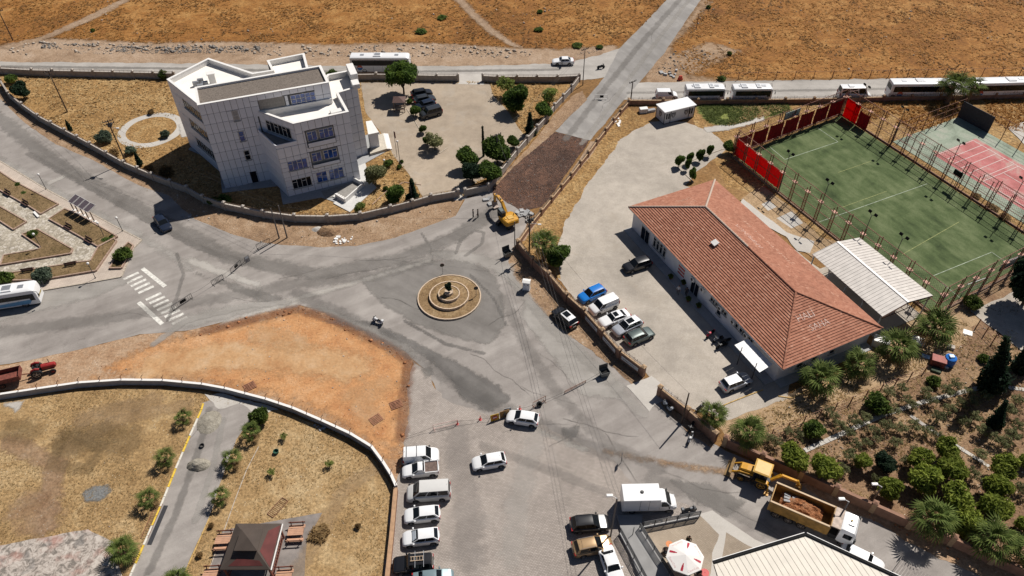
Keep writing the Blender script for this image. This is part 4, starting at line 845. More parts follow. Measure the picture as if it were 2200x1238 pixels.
def lattice_post(h1,h2,light=False):
 m=MB();w_=.5
 for x in(-w_/2,w_/2):m.bar((x,0,0),(x,0,h1 if x<0 and not light else h2),.1)
 k=12
 for i in range(k):z0,z1=h1*.78*i/k,h1*.78*(i+1)/k;s=1 if i%2 else-1;m.bar((-s*w_/2,0,z0),(s*w_/2,0,z1),.055)
 return m
M_redr=mat('red_lead_iron',(.2,.065,.038),.65,var=.3,scale=5);M_plat=mat('rusty_plate',(.5,.27,.2),.7,var=.2)
M_netw=mat('net_wire',(.07,.075,.06),.7)
pm=lattice_post(5.4,5.8).mesh('lattice_post',M_redr);pm2=lattice_post(4.6,5.2).mesh('lattice_post',M_redr)
plm=MB();plm.box(-.42,-.3,0,.42,.3,.06);plm=plm.mesh('bracket_plate',M_plat)
def pitch_fence(label,a,b,n,H=5.6,rails=(.35,2.2,3.9,5.5),wire=True,skip=()):
 t=tag(thing('pitch_fence',label,'fence',a),None,kind='thing');d=b-a;rz=math.atan2(d.y,d.x);L=d.length
 for i in range(n+1):
  if i in skip:continue
  o=link('lattice_post',pm if i%2 else pm2,t,d*(i/n),rz);link('bracket_plate',plm,o,(0,0,3.95))
 for z in rails:m=MB();m.bar((0,0,z),(L,0,z),.075);obj('rail',m,M_redr,t,(0,0,0),rz)
 if wire:
  m=MB();st=.45;k=int((L+H)/st)
  for i in range(k):
   for s in(0,1):
    x0=i*st-(H if s==0 else 0);x1=x0+H if s==0 else x0-H;z0,z1=0.,H
    if x0<0:z0+=-x0;x0=0
    if x1>L:z1-=x1-L;x1=L
    if s==1:
     x0=i*st;x1=x0-H;z0,z1=0,H
     if x0>L:z0=x0-L;x0=L
     if x1<0:z1=H+x1;x1=0
    if z1-z0<.2:continue
    m.bar((x0,0,z0),(x1,0,z1),.014)
  o=obj('wire_mesh',m,M_netw,t,rz=rz);o['kind']='stuff'
 return t
f_near=pitch_fence('rust red lattice fence along the near side of the football pitch',PT(-.3,-.3),PT(Lp+.3,-.3),15)
f_far=pitch_fence('rust red lattice fence between the pitch and the tennis court',PT(-.3,Wp+.3),PT(Lp+.3,Wp+.3),15)
f_left=pitch_fence('rust red lattice fence at the red banner end of the pitch',PT(-.3,0),PT(-.3,Wp),8)
f_right=pitch_fence('rust red lattice fence at the end of the pitch near the palms',PT(Lp+.3,0),PT(Lp+.3,Wp),8)
M_ban=leafmat('red_banner',(.62,.008,.009),(.74,.01,.011),(.8,.012,.013),.62);M_band=leafmat('dull_red_banner',(.26,.012,.018),(.34,.014,.02),(.42,.018,.024),.3)
def banner(parent,a,b,z0,z1,m_,sag=0.):
 n=12;m=MB();d=b-a;nn=Vector((-d.y,d.x,0)).normalized();F=[];B=[]
 rows=5;grid=[]
 for j in range(rows+1):
  for i in range(n+1):
   u,v=i/n,j/rows;top=z1-sag*math.sin(u*math.pi)*(1 if v else 0);z=z0+(top-z0)*v;p=a.lerp(b,u);w_=.07*math.sin(u*17+v*3)*math.sin(v*5+u*2)
   grid.append((p.x+nn.x*w_,p.y+nn.y*w_,z))
 off=len(grid);g2=[(x+nn.x*.012,y+nn.y*.012,z)for x,y,z in grid];fs=[]
 for j in range(rows):
  for i in range(n):
   q=j*(n+1)+i;fs+=[(q,q+1,q+n+2,q+n+1),(off+q+n+1,off+q+n+2,off+q+1,off+q)]
 m.add(grid+g2,fs);return obj('banner',m,m_,parent,smooth=80)
inn=.45
def bn(f,base,a,b,z0,z1,m_,sag=0.):banner(f,a-base,b-base,z0,z1,m_,sag)
b0=f_near.location.copy();step=Lp/15
for k in range(4):bn(f_near,b0,PT(step*k*1.0,-.2),PT(step*(k+.97)*1.0,-.2),.5,3.9,M_ban if k!=0 else M_ban,0)
b0=f_left.location.copy()
for k in range(7):bn(f_left,b0,PT(-.15,Wp/8*(k+.02)*1.14),PT(-.15,Wp/8*(k+.93)*1.14),.6,3.7,M_band,.15)
b0=f_far.location.copy()
bn(f_far,b0,PT(.2,Wp+.15),PT(step*1.2,Wp+.15),.2,3.9,M_ban,0);bn(f_far,b0,PT(step*1.25,Wp+.15),PT(step*2.1,Wp+.15),.2,3.2,M_band,.2)
t=thing('advert_board','grey board with dark lettering on posts behind the red banners','sign');a,b=PT(-.5,Wp*.42),PT(-.5,Wp*.56);d=(b-a).normalized();n=Vector((d.y,-d.x,0));c=(a+b)/2
m=MB();m.box(-(b-a).length/2,-.7,0,(b-a).length/2,.75,.06);o=obj('board',m,mat('board_grey',(.4,.41,.42),.6,var=.1),t);o.matrix_local=on_wall(c,d,4.3)
text_obj('ADAR',1.0,M_ink,o,Matrix.Translation((0,.1,.065)))
for p in(a,b):m=MB();m.bar(p,p+Vector((0,0,5.1)),.1);obj('post',m,M_redr,t)
flm=MB();flm.tube([(0,0,0),(0,0,7.6)],.05,6);flm=flm.mesh('pole',M_dark)
arm=MB();arm.tube([(0,0,7.5),(-.35,0,7.8),(-.55,0,7.9)],.03,5);arm.tube([(0,0,7.5),(.35,0,7.8),(.55,0,7.9)],.03,5);arm=arm.mesh('bracket',M_dark)
lmp=MB();lmp.bbox(-.25,-.12,-.2,.25,.12,.22,.04);lmp=lmp.mesh('lamp_head',M_black)
len_=MB();len_.box(-.2,.12,-.15,.2,.135,.16);len_=len_.mesh('lens',M_steel)
def flood(p,rz,label):
 t=thing('floodlight',label,'floodlight',p,rz,'floodlights round the pitch');link('pole',flm,t);link('bracket',arm,t)
 for x in(-.55,.55):o=link('lamp_head',lmp,t,(x,.1,7.95),rot=(R(-35),0,0));link('lens',len_,o)
rzf=math.atan2(ux.y,ux.x)
for i,lab in((4,'floodlight by the last red banner'),(7,'second floodlight from the red banner'),(10,'floodlight behind the middle of the shed roof'),(12,'floodlight behind the right end of the shed roof')):
 flood(PT(step*i+.25,-.3),rzf,'black twin lamp '+lab+' on the near fence')
for i,lab in((1,'nearest the red banner'),(4,'second from the red banner'),(8,'just left of the scoreboard'),(12,'right of the scoreboard'),(14,'nearest the dark tree')):
 flood(PT(step*i+.25,Wp+.3),rzf+math.pi,'black twin lamp floodlight on the far fence '+lab)
t=thing('scoreboard','small black scoreboard on legs behind the far fence','scoreboard',G(2043,405));m=MB();m.bbox(-.8,-.1,2.6,.8,.1,3.5,.03);obj('board',m,M_black,t,rz=rzf)
for x in(-.3,.3):m=MB();m.bar((x*ux.x,x*ux.y,0),(x*ux.x,x*ux.y,2.6),.07);obj('leg',m,M_dark,t)
t=thing('pitch_curb','low concrete curb round the football pitch','kerb');
for a,b in((PT(-.3,-.5),PT(Lp+.4,-.5)),(PT(-.3,Wp+.5),PT(Lp+.4,Wp+.5)),(PT(Lp+.5,-.5),PT(Lp+.5,Wp+.5)),(PT(-.6,-.5),PT(-.6,Wp+.5))):
 m=MB();m.bar(a+Vector((0,0,.12)),b+Vector((0,0,.12)),.22,.3);obj('curb',m,M_rust if False else mat('curb_brown',(.22,.14,.1),.85,var=.2),t)
m=MB();m.bar(G(2150,577)+Vector((0,0,.5)),G(2200,556)+Vector((0,0,.5)),.25,1.4);tag(obj('low_wall',m,M_wallw),'short pale wall at the far corner of the pitch beside the dark tree','wall',kind='thing')
# tennis court
def court(nm,c0,c1,c2):
 N=NT(nm,.9);a=N.noise(.25,6,.65,dist=.6)
 return N.out(N.mix(N.ramp(a,[(.33,c0),(.5,c1),(.66,c2)]),N.ramp(N.noise(5,3),[(.3,.88),(.7,1.1)]),1.,'MULTIPLY'))
M_cg=court('court_green',(.19,.22,.17),(.27,.315,.245),(.34,.35,.29));M_cr=court('court_red',(.33,.12,.11),(.46,.165,.16),(.43,.31,.27))
ca,cb=G(2006,334),G(2097,299);cu=(G(2070,365)-G(2012.5,330));cu=cu.normalized();cv=(cb-ca).normalized();cv=(cv-cu*cv.dot(cu)).normalized();cw=(cb-ca).dot(cv)
CT=lambda u,v:ca+cu*u+cv*v
sheet('tennis_court',[CT(-6.5,-3.0),CT(36,-3.0),CT(36,cw+3.5),CT(-6.5,cw+3.5)],.012,M_cg,0,world=True)
sheet('tennis_court',[CT(0,0),CT(36,0),CT(36,cw),CT(0,cw)],.018,M_cr,0,world=True)
ck=struct(link('court_marking',None));M_cl=mat('court_line',(.6,.5,.47),.8,var=.15)
for v in(.9,cw-1.0):pline(CT(.2,v),CT(34,v),M_cl,.13,ck,.085)
for u in(.2,2.0,3.5,5.0,6.7,8.6,9.4):pline(CT(u,.9),CT(u,cw-1.0),M_cl,.11,ck,.086)
pline(CT(9.5,cw*.55),CT(20,cw*.55),M_cl,.11,ck,.087);pline(CT(12,2.8),CT(30,2.8),M_cl,.11,ck,.087)
def thin_fence(label,a,b,n,H,rails,m_=M_rust,name='court_fence'):
 t=tag(thing(name,label,'fence',a),None,kind='thing');d=b-a;rz=math.atan2(d.y,d.x);mb=MB();mb.bar((0,0,0),(0,0,H),.1);me=mb.mesh('post',m_)
 for i in range(n+1):link('post',me,t,d*(i/n))
 for z in rails:m=MB();m.bar((0,0,z),(d.length,0,z),.04);obj('rail',m,m_,t,rz=rz)
 return t
thin_fence('thin rusty fence at the end of the tennis court towards the palms',CT(-6.5,-3),CT(-6.5,cw+3.5),7,4.,(1.3,2.6,3.95))
thin_fence('thin rusty fence along the far side of the tennis court',CT(-1,cw+3.5),CT(30,cw+3.5),9,4.,(1.3,2.6,3.95))
thin_fence('thin rusty fence along the near side of the tennis court',CT(-6.5,-3),CT(36,-3),11,3.6,(1.2,2.4,3.5))
m=MB();a,b=CT(-6.7,cw+3.3),CT(-.2,cw+3.5);m.bar(a+Vector((0,0,1.7)),b+Vector((0,0,1.7)),.12,3.3);t=tag(obj('windbreak',m,mat('dark_canvas',(.035,.036,.042),.8,var=.2)),'dark grey canvas windbreak at the corner of the tennis court','windbreak')
sheet('footpath',[(2165,275),(2200,262),(2300,255),(2300,310),(2200,310)],Z(6),M_conc,.2)
sheet('lane',[(2082,668),(2200,620),(2340,560),(2400,700),(2300,800),(2200,760),(2170,735)],Z(4),M_pavr,.2)
# vehicles
def paintm(name,c,rough=.28,metal=0.):return mat(name,c,rough,metal,var=.02,spec=.5,coat=.4)
P_white=paintm('white_car_paint',(.76,.76,.76));P_black=paintm('black_car_paint',(.012,.012,.014));P_blue=paintm('blue_car_paint',(.01,.17,.55))
P_silver=paintm('silver_car_paint',(.42,.44,.48),.3,.3);P_green=paintm('dark_green_car_paint',(.085,.11,.105),.3,.3);P_gold=paintm('bronze_car_paint',(.34,.22,.11),.3,.3)
P_grey=paintm('dark_grey_car_paint',(.03,.033,.038));P_navy=paintm('navy_car_paint',(.012,.018,.035));P_teal=paintm('pale_teal_car_paint',(.2,.27,.29),.3,.3)
M_tyre=mat('tyre_rubber',(.014,.014,.015),.85);M_rim=mat('alloy_rim',(.35,.35,.36),.35,.7);M_cglass=mat('car_glass',(.008,.01,.012),.07,spec=.3)
M_hl=mat('headlight_glass',(.55,.57,.6),.15,spec=.7);M_tl=mat('tail_light_red',(.32,.008,.008),.25);M_plast=mat('black_plastic',(.018,.018,.019),.6)
M_seat=mat('sunshade_silver',(.55,.6,.64),.35)
WH_ME={}
def wheel(parent,x,y,r,w_=.22,hub=M_rim):
 k=(round(r,3),w_,hub.name)
 if k not in WH_ME:
  a=MB();a.latheY([(r*.62,-w_/2+.02),(r*.93,-w_/2),(r,-w_/2+.04),(r,w_/2-.04),(r*.93,w_/2),(r*.62,w_/2-.02)],18)
  b=MB();b.latheY([(.02,-w_/2+.01),(r*.18,-w_/2),(r*.2,-w_/2+.03),(r*.55,-w_/2+.03),(r*.66,-w_/2+.005),(r*.66,w_/2-.005),(r*.55,w_/2-.03),(r*.2,w_/2-.03),(r*.18,w_/2),(.02,w_/2-.01)],14)
  for i in range(5):
   t=i*2*math.pi/5
   for s in(-1,1):b.obox((r*.38*math.cos(t),s*(w_/2-.015),r*.38*math.sin(t)),r*.5,.02,r*.1,0,0,-t)
  WH_ME[k]=(a.mesh('tyre',M_tyre,50),b.mesh('rim',hub,30))
 o=link('wheel',WH_ME[k][0],parent,(x,y,r));link('rim',WH_ME[k][1],o);return o
def interp(t,pts):
 for(a,b),(c,d)in zip(pts,pts[1:]):
  if t<=c:return b+(d-b)*((t-a)/(c-a)if c>a else 0)
 return pts[-1][1]
def car(label,cat,group,L=4.1,W=1.76,H=1.47,belt=.95,hood=.8,cowl=.95,xw=.95,xr0=.45,xr1=-1.45,xb=-1.85,deck=None,wr=.31,wb=2.5,paint=None,roofpaint=None,panes=2,rails=False,sunroof=False,clad=False,van=False,name='car',glassroof=False):
 """front towards +x. xw windscreen foot, xr0 / xr1 roof front and rear, xb rear window foot"""
 paint=paint or P_white;t=thing(name,label,cat,group=group);hw=W/2;fx,rx=wb/2-.02+(.06 if not van else 0),-wb/2
 zt=[(-L/2,.62),(-L/2+.05,.8 if deck else belt-.06),(-L/2+.16,deck-.03 if deck else belt)]+([(xb-.02,deck)]if deck else[])+[(xb+.01,(deck or belt)),(xw,cowl),(L/2-.42,hood),(L/2-.14,hood-.12),(L/2,.52)]
 xs=sorted(set([round(-L/2+L*i/46,3)for i in range(47)]));rings=[]
 for x in xs:
  e=max(0,(abs(x)-(L/2-.62))/.62);wdt=hw*(1-.2*e**2.2);top=interp(x,zt);zb=.2+.1*max(0,(abs(x)-(L/2-.3))/.3)
  for xc in(fx,rx):
   dx=abs(x-xc);Rr=wr+.055
   if dx<Rr:zb=max(zb,wr+math.sqrt(Rr*Rr-dx*dx)*.98)
  zm=zb+(top-zb)*.5;zb=min(zb,top-.06)
  half=[(wdt*.93,zb),(wdt,zb+(top-zb)*.3),(wdt*.995,zb+(top-zb)*.62),(wdt*.965,top-.06),(wdt*.88,top),(wdt*.45,top+.025)]
  rings.append([(x,-y,z)for y,z in half]+[(x,y,z)for y,z in half[::-1]])
 m=MB();m.loft(rings);obj('body',m,paint,t,smooth=32)
 m=MB();m.box(-L/2+.25,-hw*.86,.16,L/2-.25,hw*.86,.5);obj('underbody',m,M_plast,t)
 bz=(deck or belt)-.02;rw=hw*(.74 if not van else .84);bw_=hw*.93
 B=[(xb,-bw_*.95,bz),(xw,-bw_*.92,cowl-.02),(xw,bw_*.92,cowl-.02),(xb,bw_*.95,bz)]
 T=[(xr1,-rw*.93,H-.08),(xr0,-rw*.95,H-.06),(xr0,rw*.95,H-.06),(xr1,rw*.93,H-.08)]
 m=MB();Bv,Tv=[Vector(p)for p in B],[Vector(p)for p in T]
 m.add(Bv+Tv,[(0,1,5,4),(1,2,6,5),(2,3,7,6),(3,0,4,7)]);obj('cabin',m,paint,t)
 m=MB();nx,ny=8,6;vs=[];fs=[]
 for i in range(nx+1):
  for j in range(ny+1):
   u,v=i/nx,j/ny;x=xr1+(xr0-xr1)*u;wy=(rw*.93*(1-u)+rw*.95*u)*1.01;y=-wy+2*wy*v
   vs.append((x,y,H-.07+.07*math.sin(math.pi*v)**.5*(.55+.45*math.sin(math.pi*u)**.6)))
 for i in range(nx):
  for j in range(ny):q=i*(ny+1)+j;fs.append((q,q+ny+1,q+ny+2,q+1))
 m.add(vs,fs);obj('roof',m,roofpaint or paint,t,smooth=60)
 ws=bpatch(B[1],B[2],T[2],T[1],.04,.96,.03,.95,.012);obj('windscreen',ws,M_cglass,t)
 if not(van and panes==1):obj('rear_window',bpatch(B[3],B[0],T[0],T[3],.07,.93,.18 if not deck else .05,.92,.012),M_cglass,t)
 for s in(0,1):
  q=(B[0],B[1],T[1],T[0])if s==0 else(B[2],B[3],T[3],T[2])
  if panes==1:us=[(.74,.955)]
  elif panes==2:us=[(.1,.5),(.53,.93)]
  else:us=[(.05,.34),(.36,.65),(.68,.95)]
  for u0,u1 in us:
   if s:u0,u1=1-u1,1-u0
   obj('side_window',bpatch(*q,u0,u1,.12,.9,.01),M_cglass,t)
 for x in(fx,rx):
  for s in(-1,1):wheel(t,x,s*(hw-.12),wr)
 for s in(-1,1):
  m=MB();m.hexa([(L/2-.5,s*hw*.62,.58),(L/2-.1,s*hw*.55,.56),(L/2-.12,s*hw*.86,.56),(L/2-.42,s*hw*.965,.6),(L/2-.5,s*hw*.62,hood-.07),(L/2-.16,s*hw*.55,hood-.14),(L/2-.18,s*hw*.86,hood-.15),(L/2-.46,s*hw*.965,hood-.1)][::1]);obj('headlight',m,M_hl,t)
  m=MB();zl=(deck or belt);m.obox((-L/2+.1,s*hw*.72,zl-.16),.16,.34,.2 if not van else .5);obj('tail_light',m,M_tl,t)
  m=MB();m.bbox(-.09,-.1,-.07,.09,.1,.08,.03);obj('mirror',m,paint if not van else M_plast,t,(xw-.22,s*(hw+.07),cowl+.06))
 m=MB();m.obox((L/2-.04,0,.42),.06,hw*1.15,.2);obj('grille',m,M_plast,t)
 m=MB();m.obox((-L/2+.0,0,.55),.04,.5,.12);obj('number_plate',m,M_plate,t)
 if rails:
  for s in(-1,1):m=MB();m.tube([(xr1+.1,s*rw*.9,H-.02),(xr1+.2,s*rw*.9,H+.03),(xr0-.2,s*rw*.87,H+.03),(xr0-.1,s*rw*.87,H-.02)],.02,5);obj('roof_rail',m,M_steel if paint is not P_black else M_plast,t)
 if sunroof:m=MB();m.box(xr0-(1.15 if sunroof==2 else .75),-rw*.62,H-.03,xr0-.12,rw*.62,H+.008);obj('sunroof',m,M_cglass,t)
 if clad:
  m=MB();m.box(-L/2+.3,-hw-.005,.22,L/2-.3,-hw+.04,.34);m.box(-L/2+.3,hw-.04,.22,L/2-.3,hw+.005,.34);obj('side_skirt',m,M_plast,t)
 m=MB();m.tube([(0,0,0),(-.1,0,.16)],.012,4);obj('aerial',m,M_plast,t,(xr1+.18,0,H-.03))
 return t
def park(t,a,b,f=None,z=.03):
 """put a vehicle with its middle between the ground points a (tail) and b (nose)"""
 A_,B2=G(*a),G(*b);c=(A_+B2)/2;t.location=(c.x,c.y,z);t.rotation_euler=(0,0,head(A_,B2));return t
CG='cars parked in the junction lots'
HATCH=dict(L=4.06,W=1.75,H=1.45,xw=1.02,xr0=.24,xr1=-1.42,xb=-1.94)
park(car('white hatchback driving past the yellow road works sign','car',CG,**HATCH),(1156,910),(1090,900))
park(car('white hatchback driving alone across the paved lot','car',CG,**HATCH),(1086,992),(1016,1004))
park(car('white hatchback with dark windscreen parked below the grey van','car',CG,**HATCH),(944,1108),(872,1116))
t=park(car('white hatchback with a silver sunshade in its windscreen','car',CG,**HATCH),(943,1156),(868,1165))
m=bpatch((.95,-.72,.95),(.95,.72,.95),(.42,.55,1.39),(.42,-.55,1.39),.08,.92,.1,.85,.022);obj('sunshade',m,M_seat,t)
VAN1=dict(L=4.3,W=1.82,H=1.82,belt=1.1,cowl=1.08,hood=.95,xw=1.25,xr0=.62,xr1=-1.95,xb=-2.1,van=True,panes=1,wr=.31,wb=2.68,name='van')
t=park(car('white panel van with a roof bar at the head of the lot','van',CG,**VAN1),(868,990),(943,984))
m=MB();m.bar((-.4,-.75,1.85),(-.4,.75,1.85),.05);m.bar((-1.6,-.75,1.85),(-1.6,.75,1.85),.05);obj('roof_bar',m,M_dark,t)
t=car('white pickup with an empty open load bed','pickup',CG,L=4.3,W=1.66,H=1.5,xw=1.02,xr0=.26,xr1=-.28,xb=-.42,deck=1.0,panes=1,wr=.3,wb=2.7,name='pickup');park(t,(943,1012),(866,1020))
m=MB();m.box(-2.0,-.66,1.0,-.55,.66,1.035);obj('load_bed',m,mat('bed_floor',(.13,.09,.075),.8,var=.3,scale=4),t)
m=MB()
for a in((-2.1,-.8,.9,-.45,-.72,1.16),(-2.1,.72,.9,-.45,.8,1.16),(-2.12,-.8,.9,-2.03,.8,1.16),(-.55,-.78,.9,-.47,.78,1.3)):m.box(*a)
obj('bed_side',m,P_white,t)
t=car('large grey white minibus parked between the pickup and the hatchbacks','minibus',CG,L=5.1,W=1.95,H=2.15,belt=1.22,cowl=1.15,hood=.98,xw=1.75,xr0=.95,xr1=-2.3,xb=-2.5,van=True,panes=3,wr=.33,wb=3.0,paint=paintm('dusty_white_paint',(.56,.55,.53),.5),name='minibus');park(t,(968,1062),(876,1068))
t=car('black off road car with a ladder on its roof rack','car',CG,L=4.4,W=1.8,H=1.78,belt=1.1,cowl=1.1,hood=.98,xw=.9,xr0=.42,xr1=-1.95,xb=-2.1,wr=.36,wb=2.6,paint=P_black,panes=2);park(t,(930,1215),(848,1222))
m=MB();
for y in(-.2,.25):m.bar((-1.2,y,1.88),(.2,y,1.88),.05)
for k in range(5):m.bar((-1.1+k*.3,-.2,1.88),(-1.1+k*.3,.25,1.88),.04)
obj('ladder',m,mat('pale_timber',(.5,.38,.27),.8),t)
m=MB();
for x in(-1.2,-.3):m.bar((x,-.85,1.84),(x,1.0,1.86),.05)
obj('roof_rack',m,M_steel,t)
park(car('pale teal car at the lower edge below the black off roader','car',CG,L=4.4,H=1.44,xw=.95,xr0=.4,xr1=-1.0,xb=-1.5,deck=.95,paint=P_teal),(900,1252),(962,1246))
park(car('black car with a white bonnet nose out beside the ramp','car',CG,L=4.4,W=1.82,H=1.62,belt=1.02,cowl=1.0,hood=.86,xw=1.02,xr0=.26,xr1=-1.65,xb=-2.0,wr=.34,paint=P_black,rails=True),(1230,1135),(1303,1128))
park(car('bronze estate car beside the lamp post at the ramp','car',CG,L=4.45,W=1.82,H=1.64,belt=1.02,cowl=1.0,hood=.86,xw=1.02,xr0=.26,xr1=-1.65,xb=-2.0,wr=.34,paint=P_gold,rails=True),(1236,1187),(1308,1172))
park(car('white saloon parked next to the ramp railing','car',CG,L=4.5,W=1.78,H=1.44,xw=.85,xr0=.3,xr1=-.95,xb=-1.5,deck=.98,hood=.8),(1300,1188),(1325,1255))
BN=[o for o in bpy.data.objects if o.name.startswith('body')and o.parent and o.parent.get('label','').startswith('black car with a white bonnet')]
if BN:
 b=BN[0];b.data.materials.append(P_white)
 for p in b.data.polygons:
  if p.center.x>1.0 and p.normal.z>.25:p.material_index=1
YG='cars parked in the yard'
park(car('bright blue crossover nose to the yard wall','car',YG,L=4.3,W=1.8,H=1.6,belt=1.0,cowl=.98,hood=.86,xw=1.02,xr0=.26,xr1=-1.6,xb=-2.0,wr=.34,paint=P_blue,rails=True),(1296,628),(1246,650))
park(car('white delivery van beside the bright blue car','van',YG,L=4.45,W=1.84,H=1.86,belt=1.12,cowl=1.1,hood=.96,xw=1.3,xr0=.68,xr1=-2.0,xb=-2.18,van=True,panes=1,wb=2.75,name='van'),(1324,652),(1268,676))
park(car('white saloon with a small sunroof beside the delivery van','car',YG,L=4.65,W=1.8,H=1.44,xw=.85,xr0=.3,xr1=-1.0,xb=-1.65,deck=.98,hood=.82,sunroof=1),(1348,680),(1290,702))
park(car('silver estate car with a large black glass roof','car',YG,L=4.5,W=1.82,H=1.62,belt=1.0,cowl=.98,hood=.86,xw=1.02,xr0=.26,xr1=-1.65,xb=-2.05,wr=.34,paint=P_silver,roofpaint=P_white,sunroof=2,rails=True),(1375,695),(1318,722))
park(car('dark grey green car parked last before the gate','car',YG,L=4.4,W=1.82,H=1.6,belt=1.0,cowl=.98,hood=.86,xw=1.02,xr0=.26,xr1=-1.65,xb=-2.0,wr=.34,paint=P_green,rails=True),(1347,740),(1398,718))
park(car('glossy black car in front of the tiled building','car',YG,L=4.5,W=1.82,H=1.62,belt=1.0,cowl=.98,hood=.86,xw=1.02,xr0=.26,xr1=-1.65,xb=-2.05,wr=.34,paint=P_black),(1393,568),(1342,584))
park(car('white and grey crossover backing out by the sheet canopy','car',YG,L=4.4,W=1.82,H=1.62,belt=1.0,cowl=.98,hood=.86,xw=1.02,xr0=.26,xr1=-1.65,xb=-2.0,wr=.34,paint=P_silver,roofpaint=P_white),(1553,838),(1605,818))
park(car('black car with a white roof parked outside the yard wall','car',CG,L=4.3,W=1.8,H=1.6,belt=1.0,cowl=.98,hood=.86,xw=1.02,xr0=.26,xr1=-1.6,xb=-2.0,wr=.34,paint=P_black,roofpaint=P_white,sunroof=2),(1232,706),(1194,672))
park(car('dark blue car driving along the left road','car',CG,L=4.3,W=1.76,H=1.46,paint=P_navy,xw=1.02,xr0=.26,xr1=-1.5,xb=-1.95),(340,470),(364,502))
PG='cars in the office car park'
park(car('black car parked first by the umbrella pine','car',PG,L=4.3,paint=P_black),(888,209),(924,203))
park(car('dark grey car second in the office car park','car',PG,L=4.4,H=1.5,paint=P_grey),(890,224),(935,215))
park(car('dark car with a blue bonnet third in the office car park','car',PG,L=4.2,paint=P_navy),(934,226),(893,238))
park(car('charcoal van parked last in the office car park','van',PG,L=4.4,W=1.84,H=1.82,belt=1.1,cowl=1.08,hood=.96,xw=1.25,xr0=.65,xr1=-1.95,xb=-2.12,van=True,panes=3,paint=P_grey,name='van'),(948,243),(904,255))
t=park(car('white saloon with a dark door open on the far road','car',CG,L=4.6,W=1.8,H=1.45,xw=.85,xr0=.3,xr1=-1.0,xb=-1.6,deck=.98),(1232,137),(1187,138))
m=MB();m.box(-.02,-.5,.35,.03,.5,1.25);obj('open_door',m,P_black,t,(.3,1.25,0))
park(car('small white van parked behind the white cabin','van',CG,**VAN1),(1410,211),(1452,211))
park(car('white car half hidden by the cream panelled roof','car',CG,L=4.5,W=1.78,H=1.46),(1818,1192),(1878,1222))
